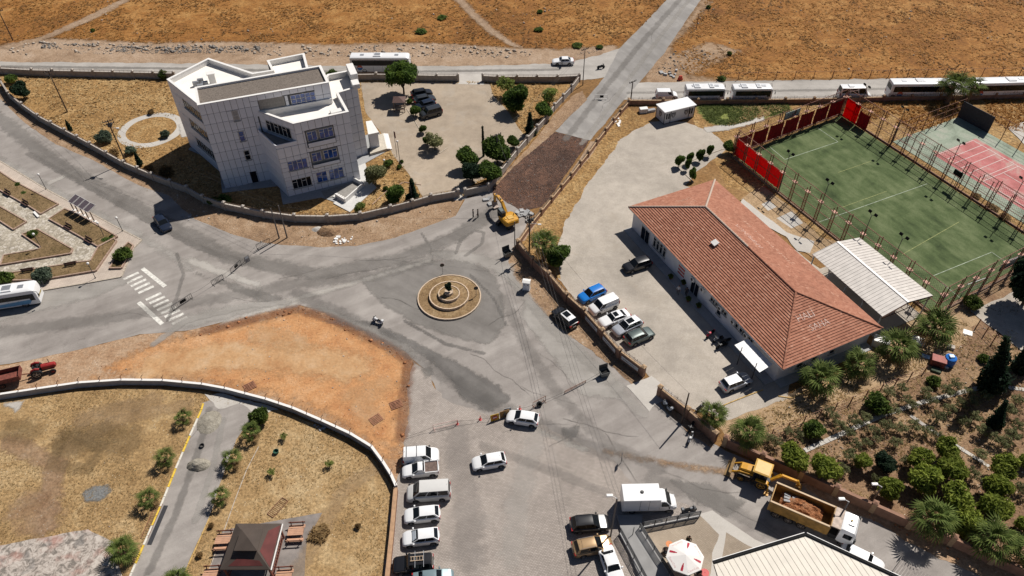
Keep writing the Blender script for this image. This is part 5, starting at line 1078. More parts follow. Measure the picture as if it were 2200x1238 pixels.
# buses
M_busw=paintm('bus_white',(.76,.76,.76));M_band=mat('bus_window_band',(.006,.006,.008),.12,spec=.2)
M_logo1=mat('logo_red',(.5,.09,.05),.5);M_logo2=mat('logo_blue',(.03,.16,.42),.5)
def bus(label,a,b,L=12.2,W=2.5,H=3.5,band=(1.75,2.92),logo=True,cat='coach',name='coach',trim=None,group='coaches and buses parked along the roads',acs=((-.5,1.6),),wb=(.27,-.27),ytint=False,glassy=True):
 t=thing(name,label,cat,group=group);hw=W/2;xs=[(-L/2,.9,.94,0),(-L/2+.08,.97,.985,0),(-L/2+.35,1,1,0),(L/2-.9,1,1,0),(L/2-.4,.985,.99,.0),(L/2-.12,.95,.93,0),(L/2,.86,.78,0)];rings=[]
 for x,ws,hs,_ in xs:
  w_,h=hw*ws,.35+(H-.35)*hs
  half=[(w_*.96,.35),(w_,.55),(w_,h*.55),(w_*.985,h-.35),(w_*.95,h-.13),(w_*.82,h-.02),(w_*.4,h)]
  rings.append([(x,-y,z)for y,z in half]+[(x,y,z)for y,z in half[::-1]])
 m=MB();m.loft(rings);obj('body',m,M_busw,t,smooth=35)
 for s in(-1,1):
  m=MB();k=max(5,int(L/1.6));x0,x1=-L/2+.45,L/2-1.0
  m.box(x0,s*hw-.03*s-.01,band[0],x1,s*hw-.03*s+.05*s,band[1])if s>0 else m.box(x0,-hw-.02,band[0],x1,-hw+.04,band[1])
  bo=obj('window_band',m,M_band,t)
  for i in range(k):
   p=MB();a0,a1=x0+(x1-x0)*(i+.03)/k,x0+(x1-x0)*(i+.97)/k;y=s*(hw+.026)
   p.box(a0,min(y,y-s*.01),band[0]+.05,a1,max(y,y-s*.01),band[1]-.05);obj('pane',p,M_cglass,bo)
  m=MB();m.box(L/2-1.0,s*(hw+.012)-.012,1.15,L/2-.35,s*(hw+.012)+.012,band[1]);obj('door_window',m,M_cglass,t)
  m=MB();m.tube([(L/2-.25,s*hw*.9,H-.35),(L/2+.35,s*(hw+.1),H-.3),(L/2+.42,s*(hw+.1),H-.75)],.035,5);m.bbox(L/2+.36,s*(hw+.1)-.12,H-1.15,L/2+.46,s*(hw+.1)+.12,H-.7,.02);obj('mirror',m,M_plast,t)
  for fxx in wb:wheel(t,L*fxx,s*(hw-.14),.5,.3)
  m=MB();m.obox((L/2-.1,s*hw*.7,.85),.18,.45,.22);obj('headlight',m,M_hl,t)
  m=MB();m.obox((-L/2+.02,s*hw*.75,1.1),.08,.22,.5);obj('tail_light',m,M_tl,t)
  if logo:
   for mm,tt in((M_logo1,(0,math.pi)),(M_logo2,(math.pi,2*math.pi))):
    p=MB();y=s*(hw+.015);c=(-L/2+1.9 if s<0 else-L/2+1.9);pts=[(c+.55*math.cos(u),1.3+.55*math.sin(u))for u in np.linspace(tt[0],tt[1],13)]
    p.loft([[(x,y-.008,z)for x,z in pts],[(x,y+.008,z)for x,z in pts]]);obj('emblem',p,mm,t)
   p=MB();y=s*(hw+.03)
   for i in range(3):p.box(-L/2+1.6+i*.22,min(y,y-.01*s),1.25,-L/2+1.6+i*.22+.12,max(y,y-.01*s),1.42)
   obj('emblem_mark',p,M_busw,t)
   p=MB();p.box(-L/2+.3,min(s*(hw+.02),s*(hw-.0)),.75,-L/2+1.1,max(s*(hw+.02),s*hw),1.15);obj('vent',p,M_dark,t)
  p=MB()
  for x in(-.12,.04,.2):p.box(L*x,min(s*(hw+.012),s*hw),.55,L*x+.025,max(s*(hw+.012),s*hw),band[0]-.1)
  o=obj('panel_joint',p,M_dark,t);o['kind']='stuff'
  if trim:p=MB();p.hexa([(-L*.45,s*hw-.01,.6),(L*.35,s*hw-.01,.6),(L*.35,s*hw+.015*s,.6),(-L*.45,s*hw+.015*s,.6),(-L*.2,s*hw-.01,1.1),(L*.42,s*hw-.01,1.35),(L*.42,s*hw+.015*s,1.35),(-L*.2,s*hw+.015*s,1.1)]);obj('side_stripe',p,trim,t)
 y0,y1=-hw*.86,hw*.86
 m=MB();m.hexa([(L/2-.1,y0,1.15),(L/2+.02,y0*.8,1.15),(L/2+.02,y1*.8,1.15),(L/2-.1,y1,1.15),(L/2-.38,y0,H-.35),(L/2-.1,y0*.8,H-.45),(L/2-.1,y1*.8,H-.45),(L/2-.38,y1,H-.35)]);obj('windscreen',m,mat('yellow_tinted_screen',(.3,.22,.05),.2)if ytint else M_cglass,t)
 m=MB();m.box(-L/2-.02,y0*.85,2.0,-L/2+.1,y1*.85,H-.5);obj('rear_window',m,M_cglass,t)
 for c,l in acs:m=MB();m.bbox(c*L/12-l/2,-.8,H-.05,c*L/12+l/2,.8,H+.16,.06);o=obj('air_conditioner',m,M_busw,t);m=MB();m.box(c*L/12-l/2+.2,-.5,H+.16,c*L/12+l/2-.2,.5,H+.175);obj('grille',m,M_steel,o)
 for c in(-.3,.28):m=MB();m.bbox(L*c-.4,-.35,H-.03,L*c+.4,.35,H+.05,.02);obj('roof_hatch',m,M_steel,t)
 m=MB();m.box(-L/2+.3,-hw*.9,.2,L/2-.3,hw*.9,.5);obj('underbody',m,M_plast,t)
 park(t,a,b);return t
bus('white coach with a round red and blue emblem on the far road',(757,152),(884,152))
bus('white coach behind the palms with a round emblem on its side',(1892,209),(2046,208))
bus('white coach at the far right edge of the bus road',(2062,208),(2215,204),acs=((1.5,1.6),))
bus('first white midibus parked behind the white cabin',(1469,214),(1552,213),L=7.6,W=2.3,H=2.9,band=(1.4,2.4),logo=False,cat='midibus',name='midibus',acs=((-2.6,1.2),(1.8,.9)))
bus('second white midibus parked behind the weed patch',(1569,214),(1652,213),L=7.6,W=2.3,H=2.9,band=(1.4,2.4),logo=False,cat='midibus',name='midibus',acs=((-2.6,1.2),(1.8,.9)))
bus('white bus with blue side stripe cut off by the left edge',(-40,664),(90,644),L=8.6,W=2.4,H=3.0,band=(1.55,2.3),logo=False,cat='bus',name='bus',trim=mat('stripe_blue',(.12,.3,.5),.4),ytint=True,acs=((.8,1.6),))
t=car('white minibus parked beside the corner of the red banners','minibus','coaches and buses parked along the roads',L=6.4,W=2.0,H=2.7,belt=1.5,cowl=1.25,hood=1.05,xw=2.35,xr0=1.55,xr1=-3.0,xb=-3.12,van=True,panes=3,wr=.36,wb=3.9,name='minibus');park(t,(1790,212),(1874,211))
m=MB();m.bbox(-1.6,-.55,2.66,-.6,.55,2.82,.04);obj('air_conditioner',m,M_busw,t)
# box truck
t=thing('box_truck','white box truck with a single roof vent beside the ramp','truck',group=None)
m=MB();m.bbox(-3.1,-1.08,.75,1.05,1.08,2.95,.04);bx=obj('cargo_box',m,M_busw,t)
for x in(-1.2,-.2):
 for s in(-1,1):m=MB();m.box(x,s*1.085-.008,.85,x+.03,s*1.085+.008,2.85);obj('panel_joint',m,M_dark,bx)
m=MB();m.lathe([(.0,2.95),(.16,2.95),(.16,3.05),(.12,3.08),(0,3.08)],12,c=(-.95,0,0));m.lathe([(.17,2.951),(.22,2.951),(.22,2.99),(.17,2.99)],12,c=(-.95,0,0));obj('roof_vent',m,M_dark,t)
rings=[]
for x,w_,z0,z1 in((1.1,.98,.45,2.3),(1.5,.98,.45,2.32),(1.75,.97,.45,2.2),(2.35,.95,.45,1.35),(2.85,.88,.45,1.12),(3.1,.7,.5,.85)):
 half=[(w_*.95,z0),(w_,z0+.2),(w_*.98,z0+(z1-z0)*.5),(w_*.86,z1-.08),(w_*.6,z1)];rings.append([(x,-y,z)for y,z in half]+[(x,y,z)for y,z in half[::-1]])
m=MB();m.loft(rings);obj('cab',m,M_busw,t,smooth=35)
obj('windscreen',bpatch((2.37,-.78,1.4),(2.37,.78,1.4),(1.78,.72,2.17),(1.78,-.72,2.17),.02,.98,.02,.96,.05),M_cglass,t)
for s in(-1,1):
 m=MB();m.hexa([(1.25,s*.965-.02,1.4),(2.2,s*.965-.02,1.4),(2.2,s*.97+.02,1.4),(1.25,s*.97+.02,1.4),(1.25,s*.9-.02,2.05),(1.75,s*.9-.02,2.05),(1.75,s*.92+.02,2.05),(1.25,s*.92+.02,2.05)]);obj('side_window',m,M_cglass,t)
 for x in(2.2,-1.9):wheel(t,x,s*.86,.36,.26)
 m=MB();m.obox((2.9,s*.68,.9),.2,.25,.22);obj('headlight',m,M_hl,t);m=MB();m.bbox(-.07,-.1,-.15,.07,.1,.15,.02);obj('mirror',m,M_plast,t,(2.1,s*1.12,1.5))
m=MB();m.box(-3.0,-.8,.45,2.9,.8,.74);obj('chassis',m,M_plast,t);park(t,(1341,1088),(1441,1086))
# dump truck with a load of red earth
P_yel=mat('yellow_machine_paint',(.55,.27,.02),.5,var=.2,scale=2);P_ochre=mat('ochre_tipper_paint',(.36,.2,.05),.6,var=.3,scale=1.5);M_worn=mat('worn_steel',(.3,.24,.2),.6,.2,var=.3,scale=3)
t=thing('dump_truck','ochre dump truck loaded with red earth and a white cab','dump truck')
bd=MB();Lb,Wb=5.9,2.45;x0,x1,z0,z1=-4.1,1.8,1.15,2.65
for y in(-1,1):bd.hexa([(x0,y*Wb/2-.06,z0),(x1,y*Wb/2-.06,z0),(x1,y*Wb/2+.06,z0),(x0,y*Wb/2+.06,z0),(x0,y*Wb/2-.06,z1),(x1,y*Wb/2-.06,z1),(x1,y*Wb/2+.06,z1),(x0,y*Wb/2+.06,z1)])
bd.box(x0,-Wb/2,z0-.12,x1,Wb/2,z0);bd.box(x1-.02,-Wb/2,z0,x1+.08,Wb/2,z1+.25);body=obj('tipper_body',bd,P_ochre,t)
m=MB();m.box(x0-.1,-Wb/2-.06,z0-.1,x0,Wb/2+.06,z1);obj('tailgate',m,P_ochre,body)
for k in range(7):
 for s in(-1,1):m=MB();m.box(x0+.3+k*.88,s*(Wb/2+.06)-.05,z0-.1,x0+.4+k*.88,s*(Wb/2+.06)+.05,z1);obj('rib',m,P_ochre,body)
for s in(-1,1):m=MB();m.box(x0-.1,s*(Wb/2)-.09,z1,x1+.08,s*(Wb/2)+.09,z1+.1);obj('top_rail',m,mat('pale_rail',(.5,.36,.22),.6),body)
m=MB();m.hexa([(x1+.08,-1.2,z1+.1),(x1+1.0,-1.2,z1+.15),(x1+1.0,1.2,z1+.15),(x1+.08,1.2,z1+.1),(x1+.08,-1.2,z1+.25),(x1+1.0,-1.2,z1+.25),(x1+1.0,1.2,z1+.25),(x1+.08,1.2,z1+.25)]);obj('cab_shield',m,M_worn,body)
def heap_mb(lx,ly,h,n=26,rough=.12,seed=1,flat=.0,f=None):
 m=MB();vs=[];fs=[]
 for i in range(n+1):
  for j in range(n+1):
   u,v=-1+2*i/n,-1+2*j/n;r=math.hypot(u,v)if f is None else max(abs(u),abs(v));z=h*(max(0,math.cos(min(1,r)*math.pi/2))**.9 if f is None else f(u,v))
   z+=rough*(mnoise.fractal(Vector((u*3+seed,v*3,seed)),.8,2,4))*(1 if r<.95 else .0)*h;vs.append((u*lx,v*ly,z))
 for i in range(n):
  for j in range(n):
   q=i*(n+1)+j
   cu,cv_=-1+2*(i+.5)/n,-1+2*(j+.5)/n
   if f is None and math.hypot(cu,cv_)>1.0:continue
   fs.append((q,q+n+1,q+n+2,q+1))
 m.add(vs,fs);return m
M_load=soil('loaded_earth',[(.22,.085,.035),(.38,.16,.07),(.46,.25,.14)],big=.5,mid=1.5,fine=5.,contrast=.6,speck=(.5,.4,.3),speck_s=3.,bump=1.,dist=.2)
ld=obj('earth_load',heap_mb(2.3,1.15,.9,30,.3,4,f=lambda u,v:.45+.8*max(0,1-u*u)*(1-.55*v*v)),M_load,None,smooth=70)
tag(ld,'heap of red earth loaded in the dump truck','earth load')
m_rb=[(-1.75,.75),(-1.7,.35),(-1.65,-.05),(-.9,.8)]
m=MB();rings=[]
for x,w_,za,zb in((2.75,1.2,.9,2.95),(3.0,1.22,.8,3.02),(4.0,1.2,.75,2.98),(4.25,1.12,.75,2.7),(4.42,1.05,.75,1.7),(4.42,1.0,.7,.75)):
 half=[(w_,za),(w_,za+.3),(w_,zb-.25),(w_*.9,zb-.04),(w_*.5,zb)];rings.append([(x,-y,z)for y,z in half]+[(x,y,z)for y,z in half[::-1]])
m.loft(rings);cab=obj('cab',m,M_busw,t,smooth=35)
obj('windscreen',bpatch((4.42,-1.0,1.75),(4.42,1.0,1.75),(4.2,.95,2.72),(4.2,-.95,2.72),.02,.98,.03,.97,.03),M_cglass,t)
m=MB();m.bbox(3.3,-.35,3.0,3.9,.35,3.14,.04);obj('roof_hatch',m,M_busw,cab);m=MB();m.lathe([(0,3.14),(.12,3.14),(.1,3.28),(0,3.3)],10,c=(3.5,.15,0));obj('beacon',m,mat('beacon_amber',(.5,.35,.1),.4),cab)
for s in(-1,1):
 m=MB();m.box(3.2,s*1.215-.015,1.75,4.0,s*1.215+.015,2.5);obj('side_window',m,M_cglass,t)
 m=MB();m.bbox(-.08,-.14,-.3,.08,.14,.3,.03);obj('mirror',m,M_plast,t,(4.3,s*1.4,2.2))
 for x in(3.55,-.6,-1.9,-3.2):wheel(t,x,s*1.0,.52,.4,M_worn)
 m=MB();m.obox((4.36,s*.8,1.0),.16,.4,.22);obj('headlight',m,M_hl,t)
m=MB();m.box(-4.0,-.45,.6,4.0,.45,1.02);m.box(2.0,-1.1,.7,2.7,1.1,1.4);obj('chassis',m,M_plast,t);park(t,(1656,1088),(1818,1158));t.scale=(1.07,1.07,1.05)
ld.location=t.location+Matrix.Rotation(t.rotation_euler.z,3,'Z')@Vector((-1.25,0,1.42));ld.rotation_euler=t.rotation_euler
for i,(x,y)in enumerate(m_rb):
 m=MB();m.bbox(-.35,-.14,0,.35,.14,.16,.02);o=tag(obj('concrete_block',m,M_plinth),('pale kerb block on the earth load, far one of three side by side','pale kerb block on the earth load, middle one of three side by side','pale kerb block on the earth load, near one of three side by side','single pale kerb block lying apart by the far side of the load')[i],'concrete block','kerb blocks on the earth load')
 o.location=ld.location+Matrix.Rotation(t.rotation_euler.z,3,'Z')@Vector((x,y,.78-.1*abs(y)));o.rotation_euler=(0,.08,t.rotation_euler.z+.15*i)
 # backhoe loader behind the dump truck
t=thing('backhoe_loader','yellow backhoe loader with raised front bucket behind the dump truck','backhoe')
m=MB();m.bbox(-1.6,-.5,.75,2.1,.5,1.15,.06);obj('chassis',m,M_plast,t)
m=MB();rings=[]
for x,w_,z in((.35,.52,1.85),(1.2,.5,1.75),(1.9,.45,1.6),(2.05,.4,1.2)):rings.append([(x,-w_,1.05),(x,w_,1.05),(x,w_,z-.1),(x,w_*.8,z),(x,-w_*.8,z),(x,-w_,z-.1)])
m.loft(rings);obj('bonnet',m,P_yel,t)
m=MB();m.bbox(-1.15,-.85,1.0,.4,.85,2.55,.08);obj('cab',m,M_cglass,t)
m=MB();m.loft([[(x,-y,z),(x,y,z),(x+dx,y,z),(x+dx,-y,z)]for x,dx,y,z in((-1.35,1.9,.95,2.55),(-1.38,1.96,.98,2.63),(-1.2,1.6,.8,2.72))]);obj('cab_roof',m,mat('cab_roof_yellow',(.62,.38,.1),.5,var=.08),t)
for s in(-1,1):
 for x in(-1.1,-.3,.35):m=MB();m.bar((x,s*.86,1.1),(x,s*.86,2.55),.08);obj('cab_pillar',m,M_plast,t)
 wheel(t,-.75,s*.92,.74,.48,P_yel);wheel(t,1.55,s*.88,.48,.34,P_yel)
 m=MB();m.hexa([(-1.45,s*.68,1.35),(-.0,s*.68,1.35),(-.0,s*1.16,1.35),(-1.45,s*1.16,1.35),(-1.3,s*.68,1.55),(-.2,s*.68,1.55),(-.2,s*1.16,1.55),(-1.3,s*1.16,1.55)]);obj('mudguard',m,P_yel,t)
 m=MB();m.bar((.45,s*.62,1.5),(1.9,s*.62,1.25),.14,.2);m.bar((1.9,s*.62,1.25),(2.75,s*.62,.55),.14,.2);m.tube([(.9,s*.62,1.0),(2.2,s*.62,.9)],.06,6);obj('loader_arm',m,P_yel,t)
m=MB();prof=[(2.7,.2),(3.35,.05),(3.4,.1),(2.85,.28),(2.8,.75),(3.05,1.0),(3.0,1.05),(2.7,.85)]
m.loft([[(x,y,z)for x,z in prof]for y in(-1.12,1.12)]);obj('front_bucket',m,mat('bucket_steel',(.24,.15,.06),.6,var=.3,scale=3),t)
for s in(-1,1):
 m=MB();m.tube([(-1.5,s*.95,1.1),(-1.6,s*1.2,.5),(-1.6,s*1.35,.1)],.09,6);m.box(-1.85,s*1.35-.25,.0,-1.35,s*1.35+.25,.1);obj('stabiliser',m,P_yel,t)
m=MB();m.bar((-1.6,0,1.0),(-2.5,-.5,1.9),.28,.36);m.bar((-2.5,-.5,1.9),(-4.3,-.95,1.3),.24,.32);m.tube([(-1.75,.12,1.5),(-2.6,-.3,2.1)],.06,6);obj('boom',m,P_yel,t)
m=MB();m.bar((-4.3,-.95,1.5),(-4.6,-.98,.7),.22,.3);obj('stick',m,P_yel,t)
m=MB();m.loft([[(-4.3+x,-1.+y,z)for x,z in((0,.7),(-.5,.75),(-.75,.35),(-.45,.05),(-.35,.12),(-.6,.4),(-.45,.62),(0,.6))]for y in(-.3,.3)]);obj('rear_bucket',m,P_ochre,t)
A_,B2=G(1645,1040),G(1590,1018);rzb=head(A_,B2);t.location=(*(G(1622,1030)[:2]),.03);t.rotation_euler=(0,0,rzb)
# excavator at the dug up road
t=thing('excavator','yellow tracked excavator digging at the end of the dug up road','excavator')
und=link('undercarriage',None,t,rz=R(0))
for s in(-1,1):
 m=MB();prof=[(-1.75,.35),(-1.55,.05),(1.55,.05),(1.75,.35),(1.75,.55),(1.55,.85),(-1.55,.85),(-1.75,.55)]
 m.loft([[(x,y,z)for x,z in prof]for y in(s*1.05-.27,s*1.05+.27)]);o=obj('track',m,M_plast,und)
 m=MB();
 for k in range(22):x=-1.6+k*.155;m.box(x,s*1.05-.29,.85,x+.07,s*1.05+.29,.9);m.box(x,s*1.05-.29,.0,x+.07,s*1.05+.29,.05)
 o=obj('track_pads',m,M_worn,und);o['kind']='stuff'
m=MB();m.bbox(-.8,-.8,.4,.8,.8,.98,.1);obj('slew_ring',m,M_plast,und)
up=link('upper_structure',None,t,(0,0,0),R(0))
m=MB();rings=[]
for x,w_,za,zb in((-2.15,.95,1.15,1.75),(-2.0,1.2,1.05,1.95),(-1.2,1.3,1.0,2.02),(.2,1.3,1.0,1.95),(.9,1.28,1.0,1.6)):rings.append([(x,-w_,za),(x,w_,za),(x,w_,zb-.12),(x,w_*.88,zb),(x,-w_*.88,zb),(x,-w_,zb-.12)])
m.loft(rings);obj('engine_cover',m,P_yel,up)
m=MB();m.bbox(-1.5,-.6,2.0,-.5,.5,2.1,.04);m.box(-1.2,.6,2.0,-.8,.95,2.12);obj('hatch',m,mat('cab_roof_yellow',(.62,.38,.1),.5),up)
m=MB();m.tube([(-.7,-.9,1.95),(-.7,-.9,2.45)],.07,8);obj('exhaust',m,M_dark,up)
m=MB();m.bbox(-.3,.35,1.3,1.35,1.28,2.85,.12);cb_=obj('cab',m,M_plast,up)
m=MB();m.box(1.33,.45,1.5,1.37,1.18,2.7);m.box(-.1,1.27,1.8,1.2,1.3,2.7);m.box(-.1,.33,1.8,1.2,.36,2.7);obj('cab_glass',m,M_cglass,cb_)
m=MB();m.box(.2,.5,2.85,1.1,1.12,2.87);obj('roof_window',m,mat('roof_glass',(.16,.19,.19),.2),cb_)
bl=[Vector((.5,-.15,1.6)),Vector((2.1,-.15,3.1)),Vector((3.6,-.15,3.3)),Vector((4.9,-.15,2.7))]
m=MB()
for a,b,h in((bl[0],bl[1],.5),(bl[1],bl[2],.55),(bl[2],bl[3],.42)):m.bar(a,b,.45,h)
obj('boom',m,P_yel,up)
for s in(-.35,.05):m=MB();m.tube([(.9,s,1.3),(2.0,s,2.7)],.07,7);obj('ram',m,M_steel,up)
m=MB();m.tube([(2.4,-.15,3.6),(4.7,-.15,3.2)],.07,7);obj('ram',m,M_steel,up)
m=MB();m.bar((4.8,-.15,3.1),(5.1,-.15,1.3),.34,.4);obj('stick',m,P_yel,up)
m=MB();m.loft([[(4.9+x,-.15+y,z)for x,z in((.3,1.5),(.35,.8),(.0,.25),(-.6,.2),(-.55,.35),(-.1,.5),(.1,.9),(.0,1.5))]for y in(-.5,.5)]);obj('bucket',m,M_worn,up)
und.rotation_euler.z=0
t.scale=(.92,.92,.92);ctr=G(1090,480);t.location=(ctr.x,ctr.y,.03);t.rotation_euler=(0,0,R(118));und.rotation_euler=(0,0,R(-60))
# tractor and trailer by the park wall
P_tr=mat('tractor_red',(.28,.022,.02),.5,var=.15)
t=thing('tractor','old red tractor hitched to a rusty trailer','tractor')
m=MB();rings=[]
for x,w_,za,zb in((.1,.34,.75,1.35),(.8,.33,.72,1.32),(1.65,.3,.7,1.25),(1.75,.26,.72,1.1)):rings.append([(x,-w_,za),(x,w_,za),(x,w_,zb-.1),(x,w_*.6,zb),(x,-w_*.6,zb),(x,-w_,zb-.1)])
m.loft(rings);obj('bonnet',m,P_tr,t);m=MB();m.bbox(-1.0,-.3,.5,1.5,.3,.8,.05);obj('chassis',m,M_plast,t)
for s in(-1,1):
 wheel(t,-.6,s*.72,.68,.36,mat('pale_rim',(.42,.36,.28),.6));wheel(t,1.25,s*.65,.36,.2,P_tr)
 m=MB();m.tube([(-1.2,s*.62,1.0),(-1.0,s*.62,1.35),(-.5,s*.62,1.48),(-.1,s*.62,1.3)],.14,6);obj('mudguard',m,P_tr,t)
m=MB();m.bbox(-.85,-.25,1.0,-.35,.25,1.1,.03);m.bbox(-.9,-.25,1.1,-.8,.25,1.45,.03);obj('seat',m,M_plast,t)
m=MB();m.tube([(.0,0,1.2),(-.2,0,1.55)],.03,6);m.lathe([(.2,1.53),(.22,1.55),(.2,1.57),(.18,1.55)],12,c=(-.2,0,0));obj('steering_wheel',m,M_plast,t)
m=MB();m.tube([(1.1,.2,1.2),(1.1,.2,1.9)],.04,6);obj('exhaust',m,M_dark,t);park(t,(66,808),(124,792))
t=thing('trailer','rusty red farm trailer with raised sides behind the tractor','trailer');m=MB();M_trl=mat('trailer_rust',(.17,.05,.035),.75,var=.35,scale=3)
m.box(-1.9,-.95,.85,1.9,.95,.95)
m.box(-1.9,-.98,.95,1.9,-.92,1.6);m.box(-1.9,.92,.95,1.9,.98,1.6);m.box(1.86,-.92,.95,1.92,.92,1.7);m.box(-1.92,-.92,.95,-1.86,.92,1.6);obj('load_box',m,M_trl,t)
m=MB();m.bar((1.9,0,.8),(3.2,0,.6),.12);obj('drawbar',m,M_rust,t)
for s in(-1,1):wheel(t,-.5,s*.85,.42,.25,M_rust)
park(t,(-14,830),(52,814))
# trees and plants
L_pine=leafmat('pine_needles',(0.034,0.063,0.015),(0.083,0.139,0.027),(0.162,0.224,0.041));L_pinel=leafmat('young_pine_needles',(0.102,0.137,0.023),(0.204,0.254,0.040),(0.349,0.376,0.073))
L_dark=leafmat('dark_conifer',(0.010,0.024,0.014),(0.024,0.047,0.025),(0.052,0.079,0.041));L_olive=leafmat('olive_leaves',(0.094,0.101,0.047),(0.202,0.211,0.097),(0.376,0.360,0.187))
L_bush=leafmat('bush_leaves',(0.045,0.075,0.018),(0.111,0.166,0.032),(0.223,0.265,0.062));L_grey=leafmat('grey_green_leaves',(0.061,0.085,0.057),(0.132,0.173,0.117),(0.223,0.263,0.193))
L_palm=leafmat('palm_leaves',(0.040,0.065,0.013),(0.095,0.136,0.028),(0.189,0.222,0.060),.3);L_dry=leafmat('dry_leaves',(0.160,0.100,0.045),(0.260,0.170,0.075),(0.360,0.260,0.130));L_lime=leafmat('light_leaves',(0.105,0.147,0.031),(0.210,0.263,0.063),(0.357,0.378,0.126))
M_bark=mat('bark',(.1,.07,.05),.9,var=.35,scale=6);M_twig=mat('dry_twigs',(.16,.11,.08),.9,var=.3)
def blobs(kind,rg):
 """centres and radii that make up a crown of unit width, foot at z=0"""
 if kind=='round':
  o=[(0,0,.62,.34)]
  for k in range(13):t=k*2.4;z=.34+.5*((k*.618)%1);r=.3*math.sqrt(max(.1,1-((z-.6)/.42)**2));o.append((r*math.cos(t)*(.85+.35*rg.random()),r*math.sin(t)*(.85+.35*rg.random()),z+.08*rg.random(),.13+.1*rg.random()))
  return o
 if kind=='umbrella':
  o=[(0,0,.72,.3)]
  for k in range(18):t=k*2.4;r=.42*math.sqrt((k+1)/18);o.append((r*math.cos(t),r*math.sin(t),.72-.14*r+.05*rg.random(),.16+.04*rg.random()))
  return o
 if kind=='cone':return[(.2*math.cos(k*2.4)*(1-k/24)*rg.random(),.2*math.sin(k*2.4)*(1-k/24)*rg.random(),.1+1.5*k/23+.12*rg.random(),(.26*(1-.85*k/23)+.03)*(.6+.6*rg.random()))for k in range(24)]
 if kind=='column':return[(.02*math.cos(k*2),.02*math.sin(k*2),.1+3.*k/12,.3*(1-.6*abs(k/12-.35)))for k in range(13)]
 if kind=='bush':
  o=[]
  for k in range(12):t=k*2.4;r=.34*math.sqrt(k/12);o.append((r*math.cos(t),r*math.sin(t),.2+.18*rg.random()+.16*(1-r/.34),.17+.06*rg.random()))
  return o
 if kind=='sparse':return[(.42*math.cos(k*2.4)*math.sqrt(k/10),.42*math.sin(k*2.4)*math.sqrt(k/10),.45+.35*rg.random(),.12+.05*rg.random())for k in range(11)]
def leaves_mesh(name,bl,n,size,m,rg,flat=.5,elong=1.6):
 b=np.array(bl);wts=b[:,3]**2;idx=rg.choice(len(b),n,p=wts/wts.sum())
 d=rg.normal(size=(n,3));d/=np.linalg.norm(d,axis=1)[:,None];rad=b[idx,3]*(.5+.55*rg.random(n)**.5+.25*(rg.random(n)>.93));P=b[idx,:3]+d*rad[:,None]
 P[:,2]=np.maximum(P[:,2],.02)
 nrm=d*flat+rg.normal(size=(n,3))*.6;nrm/=np.linalg.norm(nrm,axis=1)[:,None];t=rg.normal(size=(n,3));t-=nrm*(t*nrm).sum(1)[:,None];t/=np.linalg.norm(t,axis=1)[:,None];q=np.cross(nrm,t)
 s=size*(.6+.8*rg.random(n))[:,None];t=t*s*elong;q=q*s
 V=np.stack([P-t,P+q*.6-t*.1,P+t,P-q*.6+t*.1],1).reshape(-1,3)
 F=np.arange(n*4).reshape(n,4);me=bpy.data.meshes.new(name);me.vertices.add(n*4);me.vertices.foreach_set('co',V.ravel());me.loops.add(n*4);me.loops.foreach_set('vertex_index',F.ravel());me.polygons.add(n);me.polygons.foreach_set('loop_start',np.arange(0,n*4,4));me.polygons.foreach_set('loop_total',np.full(n,4));me.materials.append(m);me.update();me.validate();return me
def trunk_mesh(bl,r,rg,m=M_bark,multi=1,base=0.):
 mb=MB();top=max(b[2]for b in bl)*.75
 for s in range(multi):
  ox,oy=(.0,0.)if multi==1 else(.06*math.cos(s*2.1),.06*math.sin(s*2.1))
  mb.tube([(ox,oy,-.02),(ox*1.5+.01,oy*1.5,top*.35),(ox*2-.015,oy*2+.02,top*.7),(ox*2,oy*2,top)],[r,r*.8,r*.55,r*.25],7)
 for k in range(8):
  b=bl[rg.integers(len(bl))];z0=top*(.3+.4*rg.random());mb.tube([(0,0,z0),(b[0]*.5,b[1]*.5,(z0+b[2])/2+.02),(b[0],b[1],b[2])],[r*.45,r*.3,r*.1],5)
 return mb.mesh('trunk',m)
KIND={}
def plant_proto(key,kind,mleaf,n,size,seed,trunk_r=.035,multi=1,mb_=M_bark,elong=1.6,core=None):
 rg=np.random.default_rng(seed);bl=blobs(kind,rg);KIND[key]=(leaves_mesh('crown',bl,n,size,mleaf,rg,elong=elong),trunk_mesh(bl,trunk_r,rg,mb_,multi))
for v in range(3):
 plant_proto(('pine',v),'round',L_pine,3600,.05,10+v);plant_proto(('young',v),'round',L_pinel,3200,.048,20+v,.025);plant_proto(('olive',v),'sparse',L_olive,1000,.034,30+v,.02,3,M_twig)
 plant_proto(('bush',v),'bush',L_bush,1800,.05,40+v,.02);plant_proto(('conifer',v),'cone',L_dark,3000,.055,50+v,.04);plant_proto(('dry',v),'bush',L_dry,500,.06,60+v,.015,3,M_twig,3.)
plant_proto(('umbrella',0),'umbrella',L_pine,5000,.04,71);plant_proto(('cypress',0),'column',L_dark,1800,.09,72);plant_proto(('grey',0),'bush',L_grey,3000,.045,73);plant_proto(('greytree',0),'round',L_olive,2200,.045,74,.03)
plant_proto(('brown',0),'sparse',L_lime,900,.04,75,.03);plant_proto(('light',0),'round',L_lime,1200,.045,76,.025);plant_proto(('dark',0),'round',L_dark,6000,.04,77);plant_proto(('sapling',0),'sparse',L_lime,500,.05,78,.02)
